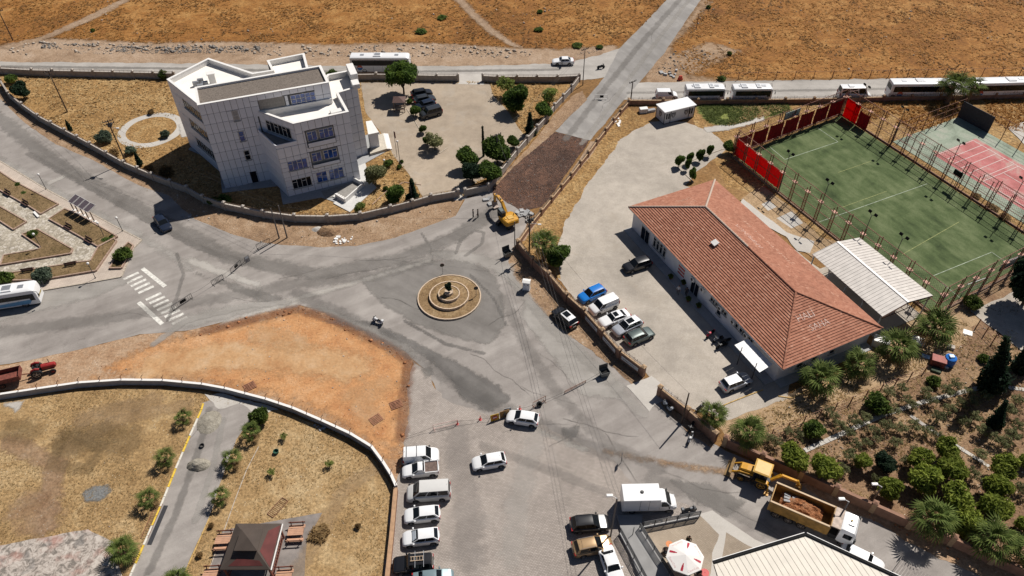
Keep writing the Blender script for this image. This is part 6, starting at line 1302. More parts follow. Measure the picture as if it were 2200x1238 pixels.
def tree(kind,foot,wpx,label,cat='tree',group=None,h=None,v=None,name=None,rz=None,lean=None):
 """kind of plant with its foot at a ground point and a crown that measures wpx across in the photograph"""
 p=G(*foot);d=(p-Vector((0,0,CAM_H))).dot(_f);s=wpx*d/FPX
 vs=[k[1]for k in KIND if k[0]==kind];k=(kind,vs[int(abs(p.x*7+p.y*3))%len(vs)]if v is None else v)
 nm=name or{'bush':'bush','olive':'olive_shrub','dry':'dry_shrub','grey':'bush','conifer':'conifer_tree','cypress':'cypress_tree','sapling':'sapling'}.get(kind,'pine_tree' if kind in('pine','young','umbrella')else 'tree')
 t=thing(nm,label,cat,(p.x,p.y,.02),rz if rz is not None else(foot[0]*1.7+foot[1])%6.28,group);sc=s*1.02
 t.scale=(sc,sc,(h or sc));
 if lean:t.rotation_euler=(lean[0],lean[1],t.rotation_euler.z)
 link('trunk',KIND[k][1],t);link('crown',KIND[k][0],t);return t
GP='pines of the office plot';GG='round pines in the lower right garden';GS='grey green shrubs in the dry garden'
tree('umbrella',(868,202),62,'large umbrella pine over the kiosk roof in the car park',group=GP,h=6.5)
tree('pine',(1107,240),54,'large round pine standing alone right of the car park',group=GP)
for f,w_,l in(((1007,362),44,'round pine leftmost of the clump by the car park gate'),((1068,352),56,'biggest round pine of the clump by the car park gate'),((1055,394),48,'round pine of the clump closest to the gate wall'),((1103,318),26,'small round pine right of the thin cypress'),((1169,256),34,'round dark pine by the sloping beige wall'),((851,436),40,'round bright pine in the lawn at the office corner'),((893,250),24,'small pine beside the charcoal van'),((909,286),18,'tiny pine halfway down the car park tree strip'),((919,312),20,'small pine next to the leaning pine at the strip end')):tree('pine',f,w_,l,group=GP)
tree('dark',(1016,392),46,'ragged pine of the gate clump, needles darkened for its shade',group=GP);tree('greytree',(935,322),36,'greyish tree leaning at the end of the car park strip')  # gate clump pine gets dark needles to paint the shade over it
tree('light',(1180,222),34,'thin light green tree by the wall below the coach road')
tree('conifer',(1138,288),30,'dark conifer between two round pines along the wall',group=GP);tree('conifer',(889,432),34,'dark conifer next to the round bright pine');tree('cypress',(1039,336),9,'thin dark cypress above the clump by the gate',h=1.9)
tree('greytree',(808,395),46,'grey green olive tree beside the office steps','tree');tree('brown',(1090,205),40,'half bare brownish tree by the far car park wall')
tree('bush',(715,168),26,'green bush behind the office parapet on the far road','bush')
for f,w_,l in(((881,222),15,'small bush beside the kiosk roof'),((833,358),20,'green bush in the bed by the entrance steps'),((838,352),14,'smaller green bush in the entrance bed'),((858,362),12,'round dark bush at the entrance bed edge'),((829,408),12,'dark bush by the red stone kerb'),((863,350),10,'low bush at the right edge of the entrance bed')):tree('bush',f,w_,l,'bush','bushes at the office entrance')
GL_='bushes on the dry lawn left of the office'
for k,f,w_,l in(('dark',(53,212),34,'dark round bush in the far left corner of the lawn'),('bush',(27,178),26,'bush at the left edge below the far wall'),('conifer',(152,282),16,'small dark conifer below the first utility pole'),('grey',(226,305),36,'wide grey bush beside the second utility pole'),('grey',(282,330),24,'grey bush right of the second utility pole'),('conifer',(301,356),20,'small conifer by the wall below the ring path'),('bush',(352,168),24,'bush at the far wall left of the office'),('dry',(322,368),20,'dry bush by the wall in the office shadow'),('dry',(360,376),30,'brown green bush by the wall in the office shadow'),('bush',(458,438),22,'bush at the wall below the tower'),('bush',(484,440),34,'leafy palm like bush at the wall below the tower'),('dry',(247,335),22,'straw coloured bush between pole and wall'),('grey',(357,294),22,'grey shrub inside the ring path'),('dry',(325,245),14,'dry tuft beside the ring path'),('light',(775,458),26,'yellow green shrub at the wall below the stair')):tree(k,f,w_,l,'bush',GL_)
tree('grey',(97,602),44,'big round grey green bush by the sidewalk','bush');tree('bush',(269,556),40,'wide dark green bush at the sidewalk corner','bush');tree('bush',(14,606),38,'dark green bush at the left edge by the bus','bush');tree('bush',(73,508),22,'small bush beside the white globe lamp','bush')
for f,w_,l in(((52,418),20,'green tuft lying in the top flower bed'),((40,400),12,'thin conifer shoot in the top flower bed'),((228,518),34,'green ground shrub at the corner of the long bed'),((22,554),8,'tiny shrub in the triangular bed'),((240,512),20,'bright green shrub at the sidewalk end of the long bed')):tree('bush',f,w_,l,'shrub','shrubs in the park beds',h=.6 if w_>14 else None)
for f,w_,l in(((1458,358),20,'small tree leftmost of the row on the yard strip'),((1480,353),16,'thin small tree second in the row on the yard strip'),((1502,347),19,'small tree third in the row on the yard strip'),((1523,336),16,'small tree rightmost of the row on the yard strip'),((1476,366),14,'small tree at the head of the kerb by the roof corner'),((1486,388),17,'small tree closest to the red roof corner')):tree('pine',f,w_*.95,l,'tree','small trees of the yard strip',h=2.3)
tree('pine',(1565,330),26,'dark bushy tree at the foot of the red banner');tree('pine',(1197,570),48,'round pine in front of the palm by the yard wall')
YG_=[((1697,1004),62,'big round pine leftmost above the loader'),((1762,1026),64,'big round pine right of the leftmost, above the truck'),((1846,1004),38,'small round pine alone below the paved path'),((1968,1006),50,'round pine at the top left of the garden clump'),((2026,984),50,'round pine topmost of the garden clump'),((1974,1052),62,'wide round pine at the left side of the garden clump'),((2030,1030),62,'wide round pine in the middle of the garden clump'),((2044,1092),66,'pine right behind the front palm of the garden'),((1902,1068),50,'leaning pine beside the garden lamp'),((2062,1140),60,'pine lowest of the garden clump between two palms'),((2146,1024),54,'round pine at the right, top one of three'),((2128,1066),56,'round pine at the right, middle one of three'),((2118,1112),70,'round pine at the right, lowest one of three'),((2196,1000),30,'round pine cut by the right edge of the picture'),((2190,1140),40,'pine by the right edge below the three')]
for i,(f,w_,l)in enumerate(YG_):tree('young',f,w_,l,'tree',GG)
tree('dark',(1893,1010),46,'dark green round shrub in the middle of the garden','tree');tree('conifer',(2128,832),74,'large dark conifer leaning at the right edge of the garden',h=6.,lean=(0,.25));tree('conifer',(2140,912),40,'dark conifer leaning below the large conifer',h=3.,lean=(0,.2));tree('dark',(2196,655),104,'very large dark tree at the right edge by the pitch',h=9);tree('conifer',(2190,790),50,'dark conifer at the right edge beside the lane',h=5.)
tree('bush',(1880,880),54,'wide leafy bush by the rusty garden fence','bush');tree('bush',(1745,932),48,'leafy bush left of the paved garden path','bush');tree('bush',(2003,825),30,'yellow green bush beside the tank rubble','bush');tree('bush',(2085,660),40,'bush at the corner of the pitch fence','bush');tree('light',(2035,718),22,'green weeds beside the palm near the shed','bush');tree('bush',(2110,775),24,'bush beside the lane fence','bush')
ol=[(1710,945,26),(1800,925,26),(1830,915,28),(1855,905,24),(1790,905,22),(1822,938,22),(1868,932,26),(1915,890,26),(1945,870,24),(1960,880,20),(1905,850,24),(1935,842,22),(1985,850,22),(1995,870,26),(2030,850,28),(2050,835,24),(2075,850,22),(2010,905,28),(2035,890,26),(2060,878,24),(2085,870,22),(2065,915,26),(2090,905,26),(2105,935,28),(2130,950,26),(2150,960,30),(2170,945,30),(2180,925,26),(1835,965,24),(1858,958,20),(1880,948,22),(1920,960,24),(1900,925,28),(1930,930,26),(1960,925,28),(1985,935,24),(1820,990,28),(1808,1016,24),(1790,1050,22),(1880,1040,24),(2085,1030,28),(2100,985,26),(2160,890,28),(2180,870,26),(2110,860,24),(1775,890,22),(1690,935,20),(1665,960,26),(1650,948,20),(2190,1060,30),(1940,1000,22),(1960,975,20),(2010,945,22)]
LM=[((1880,865),'the wide leafy bush by the garden fence'),((1745,915),'the leafy bush left of the paved path'),((2003,815),'the yellow green bush near the blue tank'),((1893,985),'the dark green round shrub'),((1697,975),'the leftmost big round pine'),((1762,995),'the pine above the dump truck'),((1846,985),'the small lone round pine'),((1968,985),'the top left pine of the clump'),((2026,965),'the topmost pine of the clump'),((1902,1045),'the pine with the garden lamp'),((1956,893),'the fork of the paved paths'),((2060,850),'the upper end of the long paved path'),((1830,925),'the middle of the long paved path'),((2090,985),'the lower end of the short paved path'),((2140,800),'the big leaning conifer'),((2150,890),'the smaller leaning conifer'),((2146,1000),'the top pine of the right hand three'),((2128,1045),'the middle pine of the right hand three'),((2196,980),'the pine cut by the right edge')]
seen={}
def zone(x,y):
 (lx,ly),nm=min(LM,key=lambda q:math.hypot(q[0][0]-x,q[0][1]-y));dx,dy=x-lx,y-ly;w=('right of ' if dx>0 else 'left of ')if abs(dx)>abs(dy)else('below ' if dy>0 else 'above ');k=w+nm;seen[k]=seen.get(k,0)+1
 return 'olive shrub '+('','second ','third ','fourth ','fifth ','sixth ')[min(5,seen[k]-1)]+k
for x,y,w_ in sorted(ol,key=lambda q:min(math.hypot(l[0][0]-q[0],l[0][1]-q[1])for l in LM)):tree('olive',(x,y),w_*1.1,zone(x,y),'shrub',GS)
for f,w_,l in(((505,1080),10,''),):pass
for f,w_,l in(((612,944),17,'sapling topmost of three on the dry park lawn'),((586,1020),18,'sapling left of three on the dry park lawn'),((709,1003),18,'sapling rightmost on the dry park lawn')):tree('sapling',f,w_,l,'sapling','saplings on the dry park lawn')
tree('bush',(560,905),42,'round green tree by the park road behind the palm','tree',h=3.2)
for f,w_,l in(((688,1150),44,'dead brown bush right of the picnic tables'),((770,1134),14,'dry brown tuft on the lawn right of the picnic tables'),((430,1195),14,'dry tuft by the dull yellow kerb'),((455,1132),12,'dry tuft beside the left picnic table'),((2230,430),30,'dry bush behind the tennis court'),((2130,449),26,'dark dry weeds along the far pitch fence'),((2096,424),20,'dry weeds below the scoreboard'),((2158,470),26,'brown weeds along the far pitch fence near the dark tree')):tree('dry',f,w_,l,'dry bush','dry bushes and tufts',h=.9)
for f,w_,l in(((905,180-110),26,'dry bush on the far field above the coach'),((1160,28),14,'dark bush at the top of the far field'),((1240,100),24,'dark bush at the field edge near the far junction'),((1288,104),16,'small dark bush at the field edge by the main road'),((200,68),10,'lone dark bush on the far field at the left'),((950,40),22,'olive bush on the far field'),((1157,66),20,'grey bush on the far field below the dirt track'),((1567,118),12,'small bush on the right field'),((1550,172),20,'bush at the fence of the bus road'),((1522,18),12,'bush beside the main road at the top')):tree('bush',f,w_,l,'bush','bushes on the far fields',h=1.0)
# fan palms: every frond an object
def frond_mesh(seed,L=1.0,n=13,droop=.3):
 rg=random.Random(seed);mb=MB();stem=.95
 mb.tube([(0,0,0),(stem*.6,0,.12),(stem,0,.1)],[.035,.025,.018],4,0)
 for k in range(n):
  a=(k/(n-1)-.5)*R(230);l=L*(1.05-.25*abs(k/(n-1)-.5)*2)*rg.uniform(.9,1.08);w_=.06
  c,s=math.cos(a),math.sin(a);px,py=-s,c;mid=(stem+c*l*.55,s*l*.55,.1+.03);tip=(stem+c*l,s*l,.1-droop*l*rg.uniform(.6,1.3))
  b=(stem,0,.1);ml=(mid[0]+px*w_,mid[1]+py*w_,mid[2]-.035);mr=(mid[0]-px*w_,mid[1]-py*w_,mid[2]-.035)
  mb.add([b,ml,mid,mr,tip],[(0,1,2),(0,2,3),(1,4,2),(2,4,3)],0)
 return mb
FR=[frond_mesh(i,.95,15,.25+.15*i).mesh('frond',L_palm)for i in range(3)]+[frond_mesh(9,.9,13,.7).mesh('frond',L_dry)]
def palm(foot,wpx,label,trunk=1.6,nfr=30,v=0,group='fan palms'):
 p=G(*foot);d=(p-Vector((0,0,CAM_H+trunk*0))).dot(_f);s=wpx*d/FPX/3.3
 t=thing('palm_tree',label,'palm',(p.x,p.y,.02),(foot[0]*.77)%6.28,group);tr=trunk
 m=MB();m.tube([(0,0,-.05),(.03,0,tr*.5),(0,.02,tr)],[.3*s,.24*s,.2*s],9)
 for k in range(26):a=k*2.4;z=tr*(.15+.85*k/26);m.bar((.2*s*math.cos(a),.2*s*math.sin(a),z),(.36*s*math.cos(a),.36*s*math.sin(a),z+.16),.08*s,.04)
 obj('trunk',m,mat('palm_trunk',(.19,.13,.08),.9,var=.4,scale=8),t)
 rg=random.Random(int(foot[0]*31+foot[1]))
 for k in range(nfr):
  u=k/nfr;el=R(78)-u*R(120)+R(rg.uniform(-8,8));a=k*2.39996+rg.uniform(-.2,.2);dry=u>.86
  f=link('frond',FR[3]if dry else FR[k%3],t,(.06*math.cos(a),.06*math.sin(a),tr+.1*(1-u)),rot=(rg.uniform(-.3,.3),-el,a));sz=s*rg.uniform(.85,1.1)*(1.0 if u>.15 else .8);f.scale=(sz,sz,sz)
 return t
PB=[((1752,836),84,'big fan palm leftmost along the end wall of the tiled building',1.5),((1835,800),70,'fan palm second along the end wall of the tiled building',1.3),((1915,770),82,'fan palm at the far corner of the tiled building',1.6),((1995,728),88,'fan palm nearest the open shed',1.6),((1600,950),74,'fan palm on the dirt strip above the loader',1.6),((1526,912),62,'fan palm beside the parked motorcycle and yard wall',1.5),((1168,558),64,'fan palm in the corner by the utility poles',2.4),((2034,222),66,'left one of two fan palms before the coach',3.),((2076,220),56,'right one of two fan palms before the coach',2.6),((1985,1140),96,'fan palm in front of the garden clump of pines',2.),((2112,1184),96,'fan palm second along the garden wall',2.),((2192,1215),78,'fan palm in the lower right corner of the garden',2.),((397,908),44,'small palm topmost left of the painted kerb',.7),((361,995),50,'small palm second left of the painted kerb',.8),((326,1083),54,'small palm third left of the painted kerb',.9),((272,1196),62,'small palm lowest left of the painted kerb',1.),((502,998),52,'small palm right of the inner road, above the gravel heap',.9),((478,1078),50,'small palm right of the inner road at its lower stretch',.9),((546,940),50,'small palm at the foot of the round green tree',.9),((385,1262),60,'small palm cut by the bottom edge of the picture',1.)]
for f,w_,l,tr in PB:palm(f,w_*(1.02 if w_>56 else .9),l,tr*1.25,24 if w_>56 else 15)
# roundabout
rb=thing('roundabout_island','round tiered island with pale kerbs and dry grass in the junction','traffic island',G(965.5,640));rb['kind']='thing'
M_ringk=mat('pale_ring_kerb',(.52,.4,.29),.8,var=.12,scale=3);M_dryb=soil('island_grass',[(.19,.12,.06),(.28,.185,.095),(.36,.26,.15)],big=.3,mid=1.,fine=4.,contrast=.5)
zt_=0
for r,h in((4.6,.28),(2.9,.62),(1.6,.98)):
 n=max(12,round(2*math.pi*r/.8));kbm=MB();a=math.pi/n*.985
 P=[(rr*math.cos(t),rr*math.sin(t))for rr,t in((r-.16,-a),(r,-a),(r,a),(r-.16,a))];kbm.prism(P,zt_-.05,h+.03);me=kbm.mesh('kerb_stone',M_ringk)
 for k in range(n):link('kerb_stone',me,rb,rz=2*math.pi*k/n)
 d=MB();d.lathe([(0.01,h-.01),(r-.1,h-.05)],40);obj('bed',d,M_dryb,rb);zt_=h
m=MB();m.lathe([(.0,.9),(.62,.9),(.62,1.35),(.5,1.35),(.5,1.28),(0,1.28)],20);obj('basin',m,M_ringk,rb)
t=thing('planter_shrub','dark small shrub standing on top of the tiered island','shrub',G(965.5,640)+Vector((0,0,1.28)));t.scale=(1.0,1.0,1.5);link('trunk',KIND[('dark',0)][1],t);link('crown',KIND[('dark',0)][0],t)
for f,l in(((951.5,588.5),'round traffic sign on a pole at the far rim of the island'),((1023.5,638),'round traffic sign on a pole at the right rim of the island')):
 t=thing('traffic_sign',l,'sign',G(*f));m=MB();m.tube([(0,0,0),(0,0,1.6)],.035,6);obj('pole',m,M_steel,t)
 m=MB();m.latheY([(0,-.02),(.33,-.02),(.33,.02),(0,.02)],18,c=(0,0,1.75));o=obj('plate',m,M_dark,t,rz=R(15));m=MB();m.latheY([(.26,.021),(.33,.021),(.33,.03),(.26,.03)],18,c=(0,0,1.75));obj('rim',m,M_redp,o)
 # poles, lamps, wires
M_wood=mat('pole_timber',(.075,.05,.035),.85,var=.3,scale=5);M_concp=mat('pole_steel',(.12,.11,.105),.6,var=.15)
TOPS={}
def pole(key,foot,top,label,arms=0,m_=M_wood,gear=False,r=.13,lean=0.):
 h=HT(foot,top);t=thing('utility_pole',label,'utility pole',G(*foot));m=MB();m.tube([(0,0,-.1),(0,0,h)],[r,r*.65],8);obj('shaft',m,m_,t);az=R(35)
 for k in range(arms):
  z=h-.25-k*.55;m=MB();c,s=math.cos(az),math.sin(az);m.bar((-c*.85,-s*.85,z),(c*.85,s*.85,z),.1,.1);a=obj('crossarm',m,M_concp,t)
  m=MB()
  for u in(-.8,-.4,.4,.8):m.lathe([(0,z+.05),(.06,z+.05),(.08,z+.14),(.05,z+.2),(.07,z+.26),(0,z+.3)],8,c=(c*u,s*u,0))
  obj('insulators',m,M_black,a)
 if gear:
  m=MB();m.bbox(-.3,-.25,h-1.3,.3,.25,h-.7,.05);m.bbox(.2,-.3,h-.9,.6,.0,h-.5,.04);obj('switch_gear',m,M_dark,t)
  m=MB();m.tube([(0,0,h-1.6),(.8,-.3,h-1.3),(1.3,-.5,h-1.3)],.04,5);m.bbox(1.2,-.65,h-1.36,1.7,-.4,h-1.22,.03);obj('lamp_arm',m,M_cope,t)
 TOPS[key]=G(*foot)+Vector((0,0,h));return t
pole(1,(145,241),(106,152),'timber utility pole on the dry lawn near the far left wall',1);pole(2,(270,349),(231,258),'timber utility pole with two crossarms by the ring path',2,gear=True)
pole(3,(600,512),(591,448),'left of two dark poles standing on the verge below the office',0,M_concp);pole(4,(617,511),(606,442),'right of two dark poles standing on the verge below the office',0,M_concp)
pole(5,(1137,545),(1138,463),'timber pole with switch gear in the corner beside the palm',2,gear=True);pole(6,(1106,537),(1108,476),'thin dark pole left of the corner pole',0,M_concp,r=.09)
pole(7,(1252,183),(1253,104),'thin pole where the far road meets the main road',1,M_concp,r=.1);pole(8,(1355,216),(1361,174),'timber pole at the corner of the bus road',1);pole(9,(1069,354),(1069,288),'dark pole among the pines by the car park gate',1,M_concp,r=.1)
pole(10,(1464,910),(1486,845),'dark pole beside the yard wall right of the gate',0,M_wood);pole(11,(1513,912),(1528,872),'short pole beside the palm at the yard wall',0,M_concp,r=.09);pole(12,(28,87),(0,22),'timber pole on the far field at the top left',1);pole(13,(886,436),(882,398),'dark thin pole by the conifer at the office corner',0,M_concp,r=.08)
pole(14,(1496,62),(1498,30),'short post on the verge at the top of the main road',0,M_rust,r=.09)
def lamp(foot,top,label,kind='globe',m_=M_concp,group='street lamps'):
 h=max(2.2,HT(foot,top));t=thing('street_lamp',label,'street lamp',G(*foot),group=group);m=MB();m.tube([(0,0,0),(0,0,.3)],.09,8);m.tube([(0,0,.3),(0,0,h-.1)],.05 if kind=='globe' else .09,7);obj('post',m,m_,t)
 m=MB()
 if kind=='globe':m.lathe([(.02,h-.12)]+[(.2*math.sin(u),h+.08-.2*math.cos(u))for u in np.linspace(.4,3.1,8)],12);obj('globe',m,M_cope,t)
 else:m.tube([(0,0,h-.1),(-.5,.2,h+.1)],.04,5);m.bbox(-1.1,.05,h+.04,-.4,.4,h+.2,.05);obj('lamp_head',m,M_cope,t)
 TOPS[label]=G(*foot)+Vector((0,0,h));return t
lamp((100,408),(84,376),'park lamp on the sidewalk, topmost of the row');lamp((264,498),(251,469),'park lamp on the sidewalk near the road corner',m_=M_dark);lamp((206,599),(190,567),'park lamp on the sidewalk beside the grey green bush');lamp((90,535),(72,504),'low white globe lamp in the triangular flower bed');lamp((225,511),(211,480),'thin park lamp in the long flower bed')
lamp((1311,1156),(1325,1070),'street lamp with white head beside the ramp','arm');lamp((1797,1124),(1817,1077),'street lamp with white head behind the dump truck','arm');lamp((1875,1077),(1892,1045),'lamp post among the pines at the garden wall','arm');lamp((860,354),(855,305),'globe lamp beside the flagpole in the car park');lamp((829,372),(826,345),'dark lamp in the entrance bed',m_=M_dark)
t=thing('flagpole','flagpole with a dark furled flag by the entrance steps','flagpole',G(853,337));h=HT((853,337),(843,282));m=MB();m.tube([(0,0,0),(0,0,h)],.045,7);obj('pole',m,M_steel,t)
m=MB();m.loft([[(.03,0,h-.1),(.2,.03,h-.15),(.16,-.05,h-.2),(.05,-.03,h-.1)],[(.03,0,h-1.3),(.24,.06,h-1.4),(.2,-.06,h-1.5),(.05,-.04,h-1.3)]]);obj('flag',m,mat('flag_dark_red',(.11,.012,.015),.8),t)
def wire(label,a,b,sag,offs=((0,0),),group='overhead wires',r=.014):
 for i,(ox,oz)in enumerate(offs):
  p,q=a+Vector((ox,ox*.7,oz)),b+Vector((ox,ox*.7,oz));m=MB();n=14;m.tube([p.lerp(q,k/n)-Vector((0,0,4*sag*(k/n)*(1-k/n)))for k in range(n+1)],r,4);tag(obj('overhead_wire',m,M_concp),label[i],'wire',group)
TL_=TOPS['street lamp with white head beside the ramp']
wire(('left overhead wire from the corner pole to the ramp lamp','middle overhead wire from the corner pole to the ramp lamp','right overhead wire from the corner pole to the ramp lamp'),TOPS[5],TL_,1.2,((-.4,-.2),(0,-.1),(.4,-.2)))
wire(('left wire between the coach road pole and the gate pines pole','right wire between the coach road pole and the gate pines pole'),TOPS[7],TOPS[9],.8,((-.4,-.1),(.4,-.1)))
wire(('upper wire between the two lawn poles','lower wire between the two lawn poles'),TOPS[1],TOPS[2],.7,((-.5,0),(.5,-.1)))
wire(('wire from the ring path pole to the verge pole','second wire from the ring path pole to the verge pole'),TOPS[2],TOPS[4],.9,((-.4,-.1),(.3,-.1)));wire(('wire crossing the junction from the verge pole to the corner pole',),TOPS[4],TOPS[5],1.4);wire(('wire from the gate pines pole to the corner pole',),TOPS[9],TOPS[5],.8);wire(('wire from the corner pole to the yard wall pole',),TOPS[5],TOPS[10],1.2)
# barriers and road works
def barrier(a,b,label,h=1.05,m_=M_dark,bars=11,feet=True,board=None):
 A_,B2=G(*a),G(*b);t=thing('crowd_barrier',label,'barrier',A_,head(A_,B2),'crowd barriers across the junction');L=(B2-A_).length;m=MB()
 m.bar((0,0,h),(L,0,h),.05);m.bar((0,0,.2),(L,0,.2),.05)
 for x in(0,L):m.bar((x,0,0),(x,0,h),.05)
 obj('frame',m,m_,t);m=MB()
 for k in range(1,bars):m.bar((L*k/bars,0,.2),(L*k/bars,0,h),.025)
 if bars>1:o=obj('bars',m,m_,t);o['kind']='stuff'
 if feet:
  for x in(.15,L-.15):m=MB();m.bar((x,-.35,.03),(x,.35,.03),.06);obj('foot',m,m_,t)
 if board:m=MB();m.box(L*.4,-.03,.4,L*.7,.03,.9);obj('board',m,board,t)
 return t
barrier((373,669),(414,642),'dark barrier with a small board at the end of the zebra crossing',board=M_black);barrier((457,615),(481,601),'dark barrier second up from the zebra crossing',bars=8);barrier((498,589),(519,570),'dark barrier with a round plate in the middle of the junction arm',board=M_black,bars=8);barrier((553,537),(581,523),'dark barrier furthest up, next to the two verge poles',bars=9)
barrier((931,924),(983,912),'pale empty barrier frame across the head of the paved lot',bars=1,m_=mat('faded_red_white',(.45,.3,.27),.6,var=.3,scale=6),h=.95);barrier((1145,876),(1172,862),'tilted barrier with a tyre behind the driving hatchback',bars=7,m_=M_rust);barrier((1213,846),(1258,823),'thin rusty barrier frame with upright ends',bars=1,m_=M_rust,h=.5,feet=False);barrier((1278,214),(1304,214),'pale trestle barrier standing on the main road',bars=3,m_=M_cope,board=M_black)
t=tag(obj('tyre',(lambda m:(m.lathe([(.2,0),(.36,0),(.4,.08),(.36,.2),(.2,.2),(.2,0)],16),m)[1])(MB()),M_tyre,None,G(1158,872),rot=(.9,0,.4)),'old tyre leaning on the tilted barrier','tyre');t.location.z=.35
def trestle(a,b,label,w_,h,face,extra=None,z=0.05):
 A_,B2=G(*a),G(*b);c=(A_+B2)/2;t=thing('road_sign',label,'road sign',c,head(A_,B2));m=MB();m.hexa([(-w_/2,-.14,z),(w_/2,-.14,z),(w_/2,-.1,z),(-w_/2,-.1,z),(-w_/2,-.02,h),(w_/2,-.02,h),(w_/2,.02,h),(-w_/2,.02,h)]);obj('board',m,face,t)
 m=MB();m.bar((-w_/2+.05,.0,h-.05),(-w_/2+.05,.4,0),.04);m.bar((w_/2-.05,0,h-.05),(w_/2-.05,.4,0),.04);obj('leg',m,M_dark,t);return t
tl_=math.atan2(.1,1.0)
def face_M(h,z=.05):a=math.atan2(.1,h-z);return Matrix.Translation((0,-.145,z))@Matrix.Rotation(math.pi/2-a,4,'X')
P_sign=mat('sign_yellow',(.58,.33,.02),.5,var=.06);P_signo=mat('sign_dirty_orange',(.3,.16,.045),.6,var=.25,scale=5)
t=trestle((1054,905),(1072,900),'yellow no entry road sign standing on the ground',1.1,1.15,P_sign);Mf=face_M(1.15)
m=MB();m.lathe([(0,.0),(.36,.0),(.36,.012),(0,.012)],24,c=(0,.58,0));o=obj('disc',m,M_redp,t);o.matrix_local=Mf;m=MB();m.box(-.26,.5,.013,.26,.66,.022);o=obj('white_bar',m,M_plate,t);o.matrix_local=Mf
t=trestle((1072,899),(1096,891),'dirty orange road works sign with a worker symbol',1.3,1.2,P_signo);Mf=face_M(1.2);m=MB();m.prism([(-.5,.15),(.5,.15),(0,1.05)],.0,.01);o=obj('triangle',m,mat('sign_brown',(.16,.11,.05),.6),t);o.matrix_local=Mf
m=MB();m.lathe([(0,0),(.07,0),(.07,.02),(0,.02)],10,c=(-.05,.68,0));m.hexa([(-.16,.25,.011),(-.05,.25,.011),(.02,.58,.011),(-.12,.58,.011),(-.16,.25,.02),(-.05,.25,.02),(.02,.58,.02),(-.12,.58,.02)]);m.box(.02,.25,.011,.25,.33,.02);m.hexa([(0,.5,.011),(.2,.32,.011),(.23,.36,.011),(0,.58,.011),(0,.5,.02),(.2,.32,.02),(.23,.36,.02),(0,.58,.02)]);o=obj('worker_symbol',m,M_ink,t);o.matrix_local=Mf
t=trestle((1083,888),(1098,884),'small grey road works board behind the driving hatchback',.9,.85,M_steel);m=MB();
for k in range(4):m.box(-.3+k*.16,.35,.0,-.3+k*.16+.08,.45+.04*(k%2),.01)
o=obj('worn_lettering',m,M_plate,t);o.matrix_local=face_M(.85)
t=trestle((527,566),(538,560),'grey folding road sign between the barriers',.75,1.2,mat('sign_grey',(.3,.27,.25),.6));m=MB();m.box(-.28,.7,0,.28,1.05,.012);o=obj('plate',m,M_plate,t);o.matrix_local=face_M(1.2)
t=thing('road_sign','dark road sign seen from behind on the lane edge','road sign',G(1334,995),R(80));m=MB();m.tube([(0,0,0),(0,0,1.5)],.04,6);obj('pole',m,M_steel,t);m=MB();m.bbox(-.4,-.03,.9,.4,.03,1.6,.02);obj('plate',m,M_dark,t)
for f,l in(((1032,902),'small red post left of the yellow sign'),((1117,880),'small red post behind the driving hatchback'),((983,912),'red post at the right end of the pale barrier')):m=MB();m.tube([(0,0,0),(0,0,.75)],.06,7);m.lathe([(.22,0),(.22,.06),(.06,.1)],10);tag(obj('marker_post',m,M_redp,None,G(*f)),l,'post')
def rope(label,pts,z=.55):
 m=MB();P=[G(*p)+Vector((0,0,zz))for p,zz in pts];out=[]
 for a,b in zip(P,P[1:]):out+=[a.lerp(b,k/6)-Vector((0,0,.12*math.sin(math.pi*k/6)))for k in range(6)]
 m.tube(out+[P[-1]],.018,4);tag(obj('rope',m,M_dark),label,'rope')
rope('dark rope strung between the barriers up to the verge poles',[((414,642),.9),((457,615),.9),((498,589),.9),((527,564),.9),((553,537),.9),((600,512),1.0)]);rope('dark rope strung across the head of the paved lot',[((872,942),.3),((931,924),.6),((983,912),.7),((1054,903),.5)]);rope('dark rope from the tilted barrier to the open bin',[((1120,882),.5),((1145,876),.6),((1213,846),.4),((1290,806),.6)])
# bins, cabinet, cabin, kiosk
def dumpster(foot,rz,label,lid=True):
 t=thing('waste_container',label,'bin',G(*foot),rz,'metal waste containers');m=MB();w_,d,h=1.25,.85,1.05;th=.05
 m.loft([[(-w_/2*s,-d/2*s,z),(w_/2*s,-d/2*s,z),(w_/2*s,d/2*s,z),(-w_/2*s,d/2*s,z)]for s,z in((.8,.18),(1,h),(.95,h),(.76,.24))]);obj('tub',m,mat('galvanised',(.15,.16,.16),.55,.4,var=.2),t)
 m=MB();m.hexa([(-w_/2,d/2,h),(w_/2,d/2,h),(w_/2,d/2+.04,h),(-w_/2,d/2+.04,h),(-w_/2,d/2+.1,h+.75),(w_/2,d/2+.1,h+.75),(w_/2,d/2+.15,h+.75),(-w_/2,d/2+.15,h+.75)]);obj('lid',m,M_dark,t)
 for x in(-.45,.45):
  for y in(-.25,.25):m=MB();m.latheY([(.0,-.03),(.09,-.03),(.09,.03),(0,.03)],10,c=(x,y,.09));obj('castor',m,M_tyre,t)
 m=MB();m.bbox(-.5,-.3,.3,.5,.3,.75,.08);obj('rubbish',m,M_black,t)
dumpster((1298,808),R(20),'open metal waste container on the verge by the yard gate');dumpster((1090,552),R(30),'dark metal waste container beside the corner poles')
t=thing('electrical_cabinet','white electrical cabinet with a gable roof on the roadside','cabinet',G(1131,622),R(-12));m=MB();m.bbox(-.55,-.45,.0,.55,.45,.18,.02);obj('plinth',m,M_plinth,t);m=MB();m.bbox(-.5,-.4,.18,.5,.4,1.7,.03);obj('body',m,mat('cabinet_white',(.55,.55,.53),.5),t)
